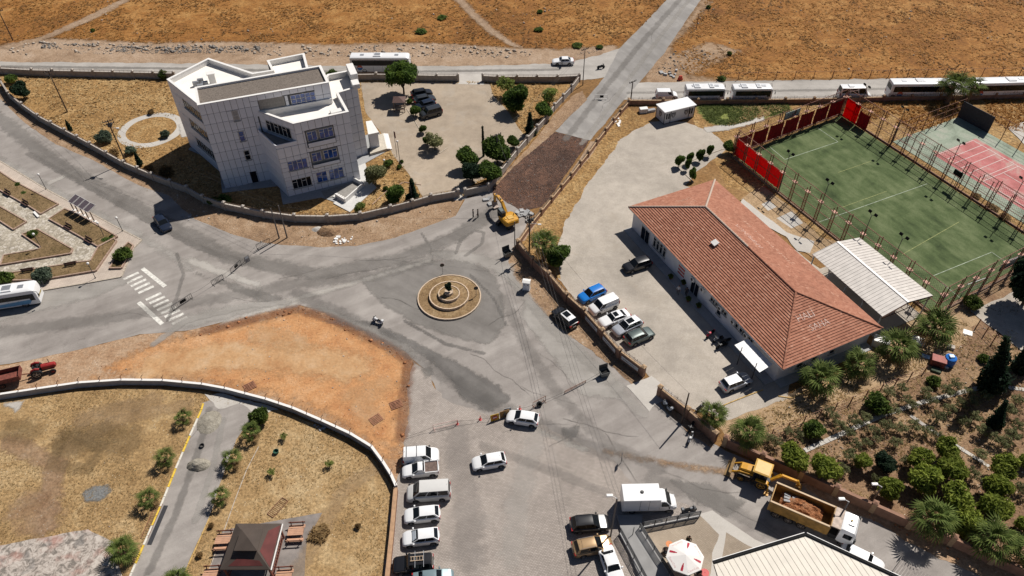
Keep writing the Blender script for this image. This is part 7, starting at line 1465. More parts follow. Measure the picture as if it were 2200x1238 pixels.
m=MB();m.loft([[(-.58,-.48,1.7),(.58,-.48,1.7),(.58,.48,1.7),(-.58,.48,1.7)],[(-.58,-.06,1.86),(.58,-.06,1.86),(.58,.06,1.86),(-.58,.06,1.86)]]);obj('roof',m,M_cope,t)
for x in(-.24,.24):m=MB();m.box(x-.21,-.42,.28,x+.21,-.395,1.6);o=obj('door',m,M_panel,t);m=MB();m.box(x-.12,-.43,1.2,x+.12,-.421,1.35);obj('notice',m,M_ink,o)
cA,cB,cC=G(1425,268),G(1490,252),G(1407,243);ux_,uy_=(cB-cA),(cC-cA);rzc=math.atan2(ux_.y,ux_.x);Lc=ux_.length;Wc=3.0
t=thing('site_cabin','white site cabin with dark shields and a flat white roof in the yard','cabin',cA,rzc);m=MB();m.box(.05,.05,.1,Lc-.05,Wc-.05,2.55);obj('wall',m,mat('cabin_white',(.55,.55,.56),.5,var=.04),t);m=MB();m.bbox(-.15,-.15,2.55,Lc+.15,Wc+.15,2.7,.04);obj('roof',m,M_wsheet,t)
m=MB()
for x in(0,Lc*.2,Lc*.62*1.3-.0,Lc-.1):m.box(x,.0,.08,x+.1,.08,2.55)
m.box(-.0,Wc-.1,.08,.1,Wc,2.55);m.box(0,.0,0,Lc,Wc,.1);obj('frame',m,M_black,t)
for x in(.55,1.05,Lc-1.1,Lc-.6):m=MB();m.box(x-.17,.02,.95,x+.17,.06,2.1);obj('window',m,M_glass,t)
def shield(x,M_=None):
 s=MB();pts=[(-.45,.5),(.45,.5),(.45,-.05),(.25,-.42),(0,-.55),(-.25,-.42),(-.45,-.05)];s.prism(pts,0,.03);o=obj('shield',s,M_ink,t);o.matrix_local=M_ or Matrix(((1,0,0,x),(0,0,-1,.04),(0,1,0,1.55),(0,0,0,1)))
 s=MB();s.box(-.33,.12,.03,.33,.24,.04);s.lathe([(.16,.03),(.22,.03),(.22,.045),(.16,.045)],14,c=(0,-.15,0));obj('shield_mark',s,M_steel,o)
shield(Lc*.3);shield(Lc*.72);shield(0,Matrix(((0,0,-1,.04),(-1,0,0,Wc*.5),(0,1,0,1.5),(0,0,0,1))))
t=tag(obj('stone_block',(lambda m:(m.bbox(-.8,-.5,0,.8,.5,.9,.06),m)[1])(MB()),M_cope,None,G(1382,241),R(10)),'white block beside the site cabin','block');tag(obj('stone_block',(lambda m:(m.bbox(-.9,-.35,0,.9,.35,.5,.06),m)[1])(MB()),M_wallw,None,G(1398,240),R(20)),'pale slab lying between block and cabin','block')
t=thing('kiosk','small brown roofed kiosk on posts in the car park','kiosk',G(860,236));m=MB();m.loft([[(-1.2,-1.2,2.2),(1.2,-1.2,2.2),(1.2,1.2,2.2),(-1.2,1.2,2.2)],[(-.1,-.1,2.8),(.1,-.1,2.8),(.1,.1,2.8),(-.1,.1,2.8)]]);obj('roof',m,mat('brown_roof',(.11,.065,.055),.8),t)
for x in(-1,1):
 for y in(-1,1):m=MB();m.bar((x,y,0),(x,y,2.2),.12);obj('post',m,M_rail,t)
for s in(-1,1):m=MB();m.box(-.9,s*.7-.18,.4,.9,s*.7+.18,.46);obj('bench',m,M_rail,t)
# park: benches, solar shelter
def bench(c,rz,label):
 t=thing('park_bench',label,'bench',G(*c)+Vector((0,0,KS)),rz,'park benches');M_b=mat('bench_wood',(.1,.05,.04),.7,var=.2)
 for k in range(3):m=MB();m.box(-.85,-.2+k*.15,.42,.85,-.07+k*.15,.46);obj('seat_slat',m,M_b,t)
 for k in range(3):m=MB();m.hexa([(-.85,.27+k*.03,.55+k*.14),(.85,.27+k*.03,.55+k*.14),(.85,.31+k*.03,.55+k*.14),(-.85,.31+k*.03,.55+k*.14),(-.85,.29+k*.03,.66+k*.14),(.85,.29+k*.03,.66+k*.14),(.85,.33+k*.03,.66+k*.14),(-.85,.33+k*.03,.66+k*.14)]);obj('back_slat',m,M_b,t)
 for x in(-.65,.65):m=MB();m.bar((x,-.15,0),(x,-.15,.42),.08);m.bar((x,.3,0),(x,.38,.95),.08);m.bar((x,-.2,.4),(x,.3,.4),.06);obj('leg',m,M_dark,t)
r1_=head(G(0,411),G(65,447));r2_=head(G(107,474),G(212,533))
bench((17,421),r1_,'bench at the kerb of the top flower bed, nearest the left edge');bench((55,443),r1_,'bench at the kerb of the top flower bed, nearest its corner');bench((148,494),r2_,'bench below the solar shelter');bench((191,523),r2_,'bench at the corner of the long flower bed');bench((155,571),head(G(170,566),G(110,578)),'bench facing the triangular bed, right of the grey green bush');bench((63,584),head(G(90,580),G(40,588)),'bench facing the triangular bed, left of the grey green bush')
for a,b,l in(((75,459),(85,470),'white bent slab lying at the corner of the top bed'),):m=MB();m.bar(G(*a)+Vector((0,0,.3)),G(*b)+Vector((0,0,.3)),.35,.25);tag(obj('stone_slab',m,M_cope),l,'slab')
base=GL([(160,454),(170,459.5),(181,465.7),(192,472.5),(204,478)],0);hs_=HT((160,454),(150.4,432));t=thing('solar_shelter','shelter of four dark solar panels on slanting posts beside the sidewalk','solar shelter',base[0]);d=(base[4]-base[0]);dn=d.normalized();nn_=Vector((-dn.y,dn.x,0))
if nn_.y<0:nn_=-nn_
M_solar=mat('solar_cells',(.1,.08,.09),.35,var=.25,scale=8)
for i,p in enumerate(base):m=MB();m.bar(p-base[0],p-base[0]+Vector((0,0,hs_)),.12);obj('post',m,M_rail,t)
for i in range(4):
 a,b=base[i]-base[0],base[i+1]-base[0];a2,b2=a.lerp(b,.05),a.lerp(b,.93);v=Vector((0,0,hs_+.02));m=MB();lo,hi=-nn_*.25,nn_*1.35+Vector((0,0,.45));th=Vector((0,0,.07));m.hexa([a2+v+lo,b2+v+lo,b2+v+hi,a2+v+hi,a2+v+lo+th,b2+v+lo+th,b2+v+hi+th,a2+v+hi+th]);o=obj('solar_panel',m,M_solar,t)
 fr=MB();q=[a2+v+lo+th,b2+v+lo+th,b2+v+hi+th,a2+v+hi+th]
 for k in range(4):fr.bar(q[k],q[(k+1)%4],.035,.04)
 obj('panel_frame',fr,M_cope,o)
for i,p in enumerate(base):m=MB();m.bbox(-.3,-.25,0,.3,.25,.2,.03);obj('footing',m,M_cope,t,p-base[0]+Vector((0,0,KS-.05)))
# pavilion and picnic tables
M_pv=mat('pavilion_felt',(.07,.053,.043),.85,var=.12,scale=.8);M_pvr=mat('pavilion_red_felt',(.105,.026,.023),.8,var=.2,scale=1.);M_pink=mat('pink_timber',(.48,.27,.17),.7,var=.12,scale=2);M_brown=mat('brown_timber',(.17,.055,.035),.7,var=.15)
t=thing('pavilion','park pavilion with a dark patched hip roof and a small lantern on top','pavilion');EZ2=2.7;c4=[Vector((p.x,p.y,EZ2))for p in GL([(472,1224),(580,1224),(605,1125),(507,1125)],EZ2)];pk=Vector((sum(p.x for p in c4)/4,sum(p.y for p in c4)/4,4.25))
for i in range(4):
 a,b=c4[i],c4[(i+1)%4];m=MB();v=Vector((0,0,-.1));a_,b_=a.lerp(pk,.66),b.lerp(pk,.66);m.hexa([a+v,b+v,b_+v,a_+v,a,b,b_,a_]);o=obj('roof_side',m,M_pv,t)
 if i in(0,1):m=MB();up_=Vector((0,0,.012));w0,w1=(.12,.36)if i==0 else(.02,.5);s0_,s1_=(.12,.9)if i==0 else(.03,.97);q=[a.lerp(b,s0_).lerp(pk,w0*.9),a.lerp(b,s1_).lerp(pk,w0),a.lerp(b,s1_-.02).lerp(pk,w1*.8),a.lerp(b,s0_+.1).lerp(pk,w1)];m.hexa([p+up_*.2 for p in q]+[p+up_*1.6 for p in q]);obj('red_felt',m,M_pvr,o)
m=MB();q=[c4[3].lerp(pk,.5),c4[3].lerp(c4[2],.3).lerp(pk,.4),c4[3].lerp(c4[2],.35).lerp(pk,.62),c4[3].lerp(pk,.62)];m.hexa([p+Vector((0,0,.005))for p in q]+[p+Vector((0,0,.03))for p in q]);obj('red_felt',m,M_pvr,t)
l4=[p.lerp(pk,.64)for p in c4];m=MB();m.loft([[(p.x,p.y,p.z-.05)for p in l4],[(p.x,p.y,p.z+.32)for p in l4]]);obj('lantern',m,M_black,t)
l5=[pk+(p-pk)*.47 for p in c4];l5=[Vector((p.x,p.y,4.0))for p in l5]
m=MB();m.loft([[(p.x,p.y,4.0)for p in l5],[(p.x,p.y,4.06)for p in l5]]+[[(pk.x+(p.x-pk.x)*.02,pk.y+(p.y-pk.y)*.02,4.55)for p in l5]]);obj('lantern_roof',m,M_pv,t)
for p in c4:q=p.lerp(pk,.1);m=MB();m.bar((q.x,q.y,0),(q.x,q.y,EZ2),.18);obj('post',m,M_brown,t)
for i in(1,3):
 a,b=c4[i].lerp(pk,.1),c4[(i+1)%4].lerp(pk,.1);a.z=b.z=0;m=MB()
 for z in(.35,.95):m.bar(a+Vector((0,0,z)),b+Vector((0,0,z)),.08)
 for k in range(14):p,q=a.lerp(b,k/14),a.lerp(b,(k+1)/14);m.bar(p+Vector((0,0,.35)),q+Vector((0,0,.95)),.04);m.bar(p+Vector((0,0,.95)),q+Vector((0,0,.35)),.04)
 obj('railing',m,M_brown,t)
m=MB();a,b=c4[1],c4[2];m.bar(a+Vector((.1,0,-.12)),b+Vector((.1,0,-.12)),.1,.14);obj('gutter',m,M_cope,t)
def picnic(c,rz,label):
 t=thing('picnic_table',label,'picnic table',G(*c),rz,'picnic tables round the pavilion')
 for k in range(4):m=MB();m.box(-.85,-.4+k*.2,.72,.85,-.215+k*.2,.77);obj('top_plank',m,M_pink,t)
 for s in(-1,1):
  for k in range(2):m=MB();y=s*.8+(k-.5)*.2-.09;m.box(-.9,y,.42,.9,y+.18,.47);obj('seat_plank',m,M_pink,t)
  m=MB();m.box(-.9,s*1.08-.03,.75,.9,s*1.08+.03,.95);obj('back_plank',m,M_brown if s>0 else M_pink,t)
  for x in(-.65,.65):m=MB();m.bar((x,s*.3,.0),(x,s*.3,.72),.09);m.bar((x,s*.8,0),(x,s*.8,.42),.09);m.bar((x,s*.95,.4),(x,s*1.1,1.0),.08);m.bar((x,s*.3,.3),(x,s*.8,.3),.08);obj('leg',m,M_brown,t)
picnic((638,1150),R(3),'picnic table at the upper right of the pavilion');picnic((612,1247),R(3),'picnic table at the lower right of the pavilion, by the bottom edge');picnic((483,1168),R(3),'picnic table at the upper left of the pavilion');picnic((456,1245),R(3),'picnic table at the lower left of the pavilion, by the bottom edge')
def pallet(c,rz,label,m_,w_=1.5,l=1.1,n=6):
 t=thing('pallet',label,'pallet',G(*c),rz,'pallets on the red earth')
 for k in range(n):m=MB();y=-l/2+l*k/(n-1);m.box(-w_/2,y-.06,.1,w_/2,y+.06,.14);obj('board',m,m_,t)
 for x in(-.65,0,.65):m=MB();m.box(x*w_/1.5-.05,-l/2,.0,x*w_/1.5+.05,l/2,.099);obj('bearer',m,m_,t)
M_plt=mat('pallet_wood',(.28,.13,.075),.85,var=.25);pallet((537,831),R(35),'pallet lying close to the curved wall',M_plt);pallet((851,870),R(25),'pallet at the right rim of the red earth',M_plt);pallet((808,902),R(40),'pallet left of the one at the rim of the red earth',M_plt)
t=thing('metal_grate','rusty metal grate lying on the dry park lawn','grate',G(597,1091),R(58));m=MB()
for x in(-.45,.45):m.bar((-1.2,x,.08),(1.2,x,.08),.05)
for x in(-1.2,1.2):m.bar((x,-.45,.081),(x,.45,.081),.05)
obj('frame',m,M_rust,t);m=MB()
for k in range(1,12):m.bar((-1.2+k*.2,-.45,.07),(-1.2+k*.2,.45,.07),.025)
o=obj('bars',m,M_rust,t);o['kind']='stuff'
a,b=G(355,1087),G(319,1171);m=MB();m.bar(a+Vector((.1,0,.05)),b+Vector((.1,0,.05)),.5,.06);tag(obj('rubber_mat',m,mat('black_rubber',(.035,.035,.04),.8)),'long black mat lying beside the painted kerb','mat')
t=thing('gate_leaf','rusty barred gate leaf lying beside the painted kerb','gate',G(337,1120),head(a,b));m=MB()
for y in(0,.75):m.bar((-2.1,y-.9,.12),(2.1,y-.9,.12),.05)
for k in range(15):m.bar((-2.1+k*.3,-.9,.12),(-2.1+k*.3,-.15,.12),.03)
o=obj('bars',m,M_rust,t);o['kind']='stuff'
M_grav=soil('grey_gravel_heap',[(.2,.18,.145),(.3,.27,.22),(.38,.35,.29)],big=.6,mid=1.5,fine=6.,contrast=.4,bump=.8)
def heap(c,lx,ly,h,label,m_,rz=0.,seed=2,rough=.15):o=tag(obj('gravel_heap',heap_mb(lx,ly,h,26,rough,seed),m_,None,G(*c),rz,smooth=70),label,'heap');return o
heap((450,908),1.55,1.9,.45,'flat grey gravel heap at the head of the inner road',M_grav,seed=3);heap((427,1000),1.45,.95,.85,'steep grey gravel heap in the middle of the inner road',M_grav,seed=5);heap((706,497),1.9,1.4,.8,'brown earth heap on the verge below the office',M_garden,seed=7);heap((683,493),1.0,.7,.35,'pale concrete spill beside the earth heap',M_conc,seed=9)
for f,l,s in(((435,960),'dark bucket standing between the gravel heaps',.3),((594,973),'green drain lid on the dry lawn',.35)):m=MB();m.lathe([(0,0),(s*.8,0),(s,s*1.1),(s*.85,s*1.1),(s*.7,.05),(0,.05)],12);tag(obj('bucket',m,M_dark if s<.33 else mat('green_plastic',(.02,.09,.06),.6),None,G(*f)),l,'bucket')
def chunk(n,c,sx,sy,m_,label,size,group):
 rg=random.Random(int(c[0]));C_=G(*c);m=MB()
 for k in range(n):
  s=size*rg.uniform(.6,1.3);m.obox((rg.gauss(0,sx),rg.gauss(0,sy),s*.3),s*2*rg.uniform(.7,1.2),s*1.4*rg.uniform(.7,1.2),s*.8,rg.uniform(0,6),0,rg.uniform(-.35,.35))
 o=tag(obj('rubble',m,m_,None,C_),label,None,None,'stuff')
chunk(22,(732,515),.7,.6,M_cope,'white broken block in the pile on the verge',.22,'white broken blocks on the verge');chunk(9,(405,463),.9,.5,M_wallw,'pale broken block below the beige wall',.18,'pale broken blocks by the wall');chunk(10,(1327,262),.5,.9,M_cope,'white rubble piece by the red brown wall near the cabin',.28,'rubble by the red brown wall');chunk(8,(815,458),.5,.4,M_verge,'brown rubble piece at the foot of the beige wall',.22,'brown rubble at the wall');chunk(12,(1120,462),.8,.6,M_plinth,'broken grey slab piece behind the excavator',.5,'broken road slabs behind the excavator');chunk(7,(1058,432),.7,.5,M_plinth,'broken grey slab piece under the excavator bucket',.4,'broken slabs under the bucket');chunk(8,(1440,160),1.6,.7,M_plinth,'grey rubble piece beside the main road',.4,'grey rubble by the main road');chunk(6,(690,918),.7,.3,M_wallw,'pale scrap lying inside the curved wall',.2,'scraps inside the curved wall')
t=thing('road_barrel','red plastic barrier piece by the bus road','barrier',G(1461,172));m=MB();m.bbox(-.5,-.25,0,.5,.25,.5,.08);m.bbox(-.35,-.2,.5,.35,.2,.95,.08);obj('body',m,mat('red_plastic',(.5,.06,.03),.5),t)
thin_fence('low rusty wire fence between the dirt strip and the olive garden',G(1622,950),G(1985,800),11,1.3,(.5,1.2),name='garden_fence');thin_fence('short rusty fence beside the lane',G(2098,702),G(2150,752),3,1.5,(.7,1.4),name='lane_fence');thin_fence('row of leaning rusty fence posts along the bus road',G(1545,172),G(2230,160),17,1.7,(1.5,),name='field_fence')
def slab_path(label,pts,wd=.62,step=.75):
 P=GL(pts);t=struct(link('garden_path',None,loc=P[0]));m=MB();m.bbox(-step*.47,-wd/2,0,step*.47,wd/2,.07,.02);me=m.mesh('paving_slab',M_conc)
 for a,b in zip(P,P[1:]):
  n=max(1,round((b-a).length/step))
  for k in range(n):o=link('paving_slab',me,t,a.lerp(b,(k+.5)/n)-P[0]+Vector((0,0,random.uniform(.0,.03))),head(a,b)+random.uniform(-.06,.06))
slab_path('',[(1728,969),(1790,941),(1850,913),(1900,891),(1990,862),(2050,847),(2112,832)]);slab_path('',[(1956,893),(2000,925),(2060,962),(2125,1003)],.5);slab_path('',[(2160,832),(2230,842)],.6)
t=thing('water_tank','bright blue plastic water tank beside a red metal box','water tank',G(2036,782));m=MB();M_bt=mat('blue_plastic',(.01,.14,.5),.4);m.lathe([(0,0),(.72,0),(.75,.05),(.75,.5),(.78,.55),(.75,.6),(.75,1.15),(.7,1.3),(.4,1.45),(.25,1.5),(.25,1.6),(0,1.62)],20);obj('body',m,M_bt,t,smooth=40);m=MB();m.bbox(-.35,-.25,1.5,.3,.3,1.62,.04);obj('lid',m,mat('pale_blue',(.35,.55,.75),.4),t)
t=thing('metal_box','rust red metal box beside the blue tank','box',G(2012,783),R(-25));m=MB();m.bbox(-.85,-.6,0,.85,.6,1.1,.03);obj('body',m,mat('red_oxide',(.2,.05,.04),.7,var=.2),t);m=MB();m.bbox(-.9,-.65,1.1,.9,.65,1.18,.02);obj('lid',m,mat('red_oxide_light',(.33,.11,.09),.7,var=.2),t)
for f,l,s,mm in(((2010,797),'grey green crate in front of the red box',(.6,.4,.3),L_grey),((2042,748),'small pale box behind the blue tank',(.45,.35,.4),M_wallc),((1989,766),'pale blue sheet on the ground left of the red box',(.5,.35,.06),mat('pale_blue',(.35,.55,.75),.4)),((1972,735),'white plastic table under the palms',(.8,.6,.5),M_cope),((2079,715),'pale board lying near the lane',(.6,.5,.08),M_cope),((2040,716),'dark pot beside the weeds',(.3,.3,.4),M_dark),((1890,742),'white awning box at the corner of the tiled building',(1.0,.7,1.2),M_cope),((2022,785),'white block in front of the blue tank',(.9,.35,.25),M_cope)):
 m=MB();m.bbox(-s[0],-s[1],0,s[0],s[1],s[2],.04);tag(obj('crate' if 'crate' in l else 'box',m,mm,None,G(*f),R(-28)),l,'box')
 # ramp, railings, parasol and the roof at the bottom edge
rmp=MB();rp=GL([(1325,1112),(1380,1109),(1378,1128),(1372,1136),(1452,1258),(1378,1258),(1332,1137)],.0);rmp.prism(rp,-.02,.45);struct(obj('ramp',rmp,mat('ramp_concrete',(.25,.245,.24),.8,var=.12,scale=.8)))
def railing(a,b,label,z0,h=1.0,n=4,rails=3):
 A_,B2=G(*a),G(*b);t=thing('railing',label,'railing',A_,head(A_,B2),'grey tube railings of the ramp');L=(B2-A_).length;M_rl=mat('railing_grey',(.045,.045,.048),.6)
 for k in range(rails+1):m=MB();z=z0+h*(.3+.7*k/rails);m.tube([(0,0,z),(L,0,z)],.045 if k<rails else .06,6);obj('rail',m,M_rl,t)
 for k in range(n+1):m=MB();m.bar((L*k/n,0,0),(L*k/n,0,z0+h),.07);obj('baluster',m,M_dark,t)
 m=MB();m.box(0,-.06,0,L,.06,z0+.03);obj('kerb',m,M_plinth,t)
 return t
railing((1331,1148),(1392,1262),'long grey railing on the left of the ramp',.4);railing((1373,1138),(1452,1262),'long grey railing on the right of the ramp',.4,n=5);railing((1381,1136),(1502,1112),'grey railing running from the ramp towards the lane',.4,n=5)
t=thing('tube_post','dark leaning tube post at the head of the ramp','post',G(1358,1154));m=MB();m.tube([(0,0,.4),(.1,.3,1.6)],.04,6);obj('shaft',m,M_dark,t)
ck_=G(1472,1196,2.5);dpx=(ck_-Vector((0,0,CAM_H))).dot(_f);Rp=41*dpx/FPX
t=thing('parasol','white octagonal parasol with red bottles on four of its panels','parasol',(ck_.x,ck_.y,0));M_pw=mat('parasol_white',(.72,.69,.66),.7,var=.03);M_pr=mat('parasol_red',(.36,.008,.03),.6);M_pp=mat('parasol_pink',(.6,.38,.36),.7)
m=MB();m.tube([(0,0,0),(0,0,2.9)],.04,8);m.lathe([(.3,0),(.35,.1),(.1,.14)],12);obj('pole',m,M_cope,t)
for k in range(8):
 a0,a1=R(22.5+45*k-22.5),R(22.5+45*k+22.5);m=MB();e0,e1,ap_=Vector((Rp*math.cos(a0),Rp*math.sin(a0),2.42)),Vector((Rp*math.cos(a1),Rp*math.sin(a1),2.42)),Vector((0,0,2.95));f0,f1=e0-Vector((0,0,.16)),e1-Vector((0,0,.16));th=Vector((0,0,.015))
 m.hexa([e0-th,e1-th,e1.lerp(ap_,.995)-th,e0.lerp(ap_,.995)-th,e0,e1,e1.lerp(ap_,.995),e0.lerp(ap_,.995)]);m.hexa([f0,f1,f1*.99,f0*.99,e0,e1,e1*.99,e0*.99]);o=obj('canopy_panel',m,M_pw,t)
 mid=(e0+e1)/2;rad=(ap_-mid);tang=(e1-e0).normalized();nrm=tang.cross(rad).normalized();u_=rad.normalized()
 Mp=lambda c:Matrix(((-tang.x if False else tang.x,u_.x,nrm.x,c.x),(tang.y,u_.y,nrm.y,c.y),(tang.z,u_.z,nrm.z,c.z),(0,0,0,1)))
 c=mid.lerp(ap_,.3)+nrm*.006
 if k%2==1:
  b_=MB();prof=[(-.12,-.38),(.12,-.38),(.125,-.1),(.1,.02),(.115,.1),(.055,.28),(.05,.42),(-.05,.42),(-.055,.28),(-.115,.1),(-.1,.02),(-.125,-.1)];b_.prism(prof,0,.006);ob=obj('bottle_print',b_,M_pr,o);ob.matrix_local=Mp(c)
 else:text_obj('Coca-Cola',.3,M_pp,o,Mp(mid.lerp(ap_,.16)+nrm*.006),.003)
for f,rr,h,mm,l in(((1436,1176),.38,.75,mat('orange_plastic',(.55,.16,.02),.5),'round orange table beside the parasol'),((1512,1237),.45,.72,M_redp,'round red table below the parasol')):
 tt=thing('round_table',l,'table',G(*f));m=MB();m.lathe([(0,h-.04),(rr,h-.04),(rr,h),(0,h)],18);obj('tabletop',m,mm,tt);m=MB();m.tube([(0,0,0),(0,0,h)],.04,6);m.lathe([(.25,0),(.25,.03),(0,.05)],10);obj('leg',m,M_dark,tt)
tt=thing('round_table','table standing under the white parasol','table',(ck_.x+.5,ck_.y-.5,0));m=MB();m.lathe([(0,.7),(.6,.7),(.6,.74),(0,.74)],18);obj('tabletop',m,M_brown,tt);m=MB();m.tube([(0,0,0),(0,0,.7)],.05,6);obj('leg',m,M_dark,tt)
t=thing('panel_roof_building','low building under a cream panelled roof with a black gutter at the bottom edge','building');RZB=4.3
pl=[G(1534,1212,RZB),G(1731,1152,RZB),G(1935,1247,RZB)];e1_=pl[0]-pl[1];e2_=pl[2]-pl[1];pl2=[pl[1],pl[1]+e2_*1.9,pl[1]+e2_*1.9+e1_*1.3,pl[0]+e2_*.12+e1_*.0+Vector((0,-9,0)),pl[0]]
dirp=(G(1790,1300,RZB)-G(1712,1180,RZB));dirp=Vector((dirp.x,dirp.y,0)).normalized();nrp=Vector((-dirp.y,dirp.x,0))
def clip(poly,n,d0,keep):
 out=[]
 for i in range(len(poly)):
  a,b=poly[i-1],poly[i];da,db=a.dot(n)-d0,b.dot(n)-d0
  if keep<0:da,db=-da,-db
  if(da>=0)!=(db>=0):out.append(a.lerp(b,da/(da-db)))
  if db>=0:out.append(b)
 return out
ds=[p.dot(nrp)for p in pl2];stp=.62;k=0
pan=bpy.data.objects
for i in range(int((max(ds)-min(ds))/stp)+1):
 q=clip(clip(pl2,nrp,min(ds)+i*stp,1),nrp,min(ds)+(i+.93)*stp,-1)
 if len(q)<3:continue
 m=MB();m.prism(q,RZB-.08,RZB);obj('roof_panel',m,M_sheet2,t)
m=MB();m.prism(pl2,RZB-.3,RZB-.07);obj('roof_base',m,mat('joint_brown',(.2,.15,.1),.8),t)
for a,b in((pl2[4],pl2[0]),(pl2[0],pl2[1])):
 m=MB();d=(b-a).normalized();n=Vector((d.y,-d.x,0));n=n if n.dot(Vector((0,1,0)))>0 else-n;v=Vector((0,0,.0));m.bar(a+n*.16+v,b+n*.16+v,.28,.3);obj('gutter',m,M_black,t);m=MB();m.bar(a+n*.33+Vector((0,0,.02)),b+n*.33+Vector((0,0,.02)),.06,.34);obj('fascia',m,M_cope,t)
m=MB();cc=sum(pl2,Vector())/len(pl2);m.prism([p.lerp(cc,.06)for p in pl2],0,RZB-.3);obj('wall',m,M_wwall,t)
t=thing('shed_roof','small brown corrugated lean-to roof at the bottom edge','shed');q=GL([(1918,1226),(1936,1203),(2010,1242),(1992,1270)],2.6)
for k in range(12):m=MB();a,b,c,d=q[0].lerp(q[3],k/12),q[1].lerp(q[2],k/12),q[1].lerp(q[2],(k+.7)/12),q[0].lerp(q[3],(k+.7)/12);m.hexa([p-Vector((0,0,.05))for p in(a,d,c,b)]+[a,d,c,b]);obj('roof_sheet',m,mat('brown_sheet',(.15,.125,.11),.6,var=.2),t)
for p in q:m=MB();m.bar((p.x,p.y,0),(p.x,p.y,2.55),.1);obj('post',m,M_dark,t)
sheet('concrete_apron',[(1500,1105),(1530,1098),(1620,1160),(1700,1195),(1680,1205),(1600,1170),(1560,1145),(1545,1240),(1600,1300),(1520,1300),(1530,1190),(1545,1150)],Z(9),M_conc,.12)
sheet('paved_lot',[(1372,1140),(1502,1108),(1640,1180),(1600,1215),(1600,1290),(1450,1290)],Z(8),M_pavc,.05)
# motorcycles
def moto(c,rz,label,col,scooter=False,group='parked motorcycles'):
 t=thing('motorcycle',label,'motorcycle',G(*c),rz,group);M_mc=mat('moto_'+col[0],col[1],.35,var=.1)
 for x in(-.62,.62):wheel(t,x,0,.29,.12,M_dark)
 m=MB();m.bar((-.5,0,.42),(.3,0,.45),.22,.22);m.bar((.3,0,.45),(.55,0,.8),.08);m.bar((.62,0,.29),(.48,0,.95),.07);m.bar((-.62,0,.29),(-.2,0,.4),.09);obj('frame',m,M_dark,t)
 m=MB();m.bbox(-.05,-.16,.62,.42,.16,.86,.08);obj('tank',m,M_mc,t);m=MB();m.bbox(-.72,-.14,.66,-.02,.14,.78,.05);obj('seat',m,M_black,t)
 m=MB();m.bar((.45,-.36,1.02),(.45,.36,1.02),.045);m.bbox(.42,-.1,.85,.62,.1,1.04,.04);obj('handlebar',m,M_dark,t);m=MB();m.bbox(.5,-.14,.5,.75,.14,.72,.05);m.bbox(-.95,-.12,.58,-.5,.12,.68,.03);obj('fairing',m,M_mc,t)
 if scooter:m=MB();m.bbox(.3,-.2,.3,.62,.2,.95,.08);m.bbox(-.85,-.2,.35,-.1,.2,.66,.1);obj('leg_shield',m,M_mc,t);m=MB();m.bbox(-1.05,-.2,.78,-.7,.2,1.05,.06);obj('top_box',m,M_mc,t)
 m=MB();m.tube([(-.2,.14,.3),(-.8,.16,.35)],.05,6);obj('exhaust',m,M_steel,t);m=MB();m.bar((0,0,.35),(-.05,.25,.0),.03);obj('stand',m,M_dark,t);return t
W_=('white',(.65,.65,.65));K_=('black',(.02,.02,.02));S_=('silver',(.4,.42,.44))
moto((812,694),R(150),'white scooter standing alone on the junction asphalt',W_,True);moto((1291,148),R(20),'black motorcycle standing near the far junction',K_);moto((1525,722),R(220),'motorcycle with a red tank leftmost in front of the tiled building',('red',(.5,.03,.06)));moto((1542,733),R(205),'silver motorcycle in the shade of the tiled building',S_);moto((1549,748),R(200),'dark motorcycle nearest the sheet canopy',K_);moto((1432,876),R(120),'silver scooter against the outside of the yard wall',S_,True);moto((1503,880),R(40),'black motorcycle parked beside the yard palm',K_);moto((1482,946),R(245),'black and white motorcycle at the end of the yard wall',('pale',(.5,.5,.5)));moto((1480,1100),R(12),'dark covered scooter behind the ramp railing',('slate',(.05,.06,.075)),True);moto((1557,738),R(205),'black motorcycle behind the silver one',K_);moto((1484,922),R(240),'small motorcycle under the end of the yard wall',K_)
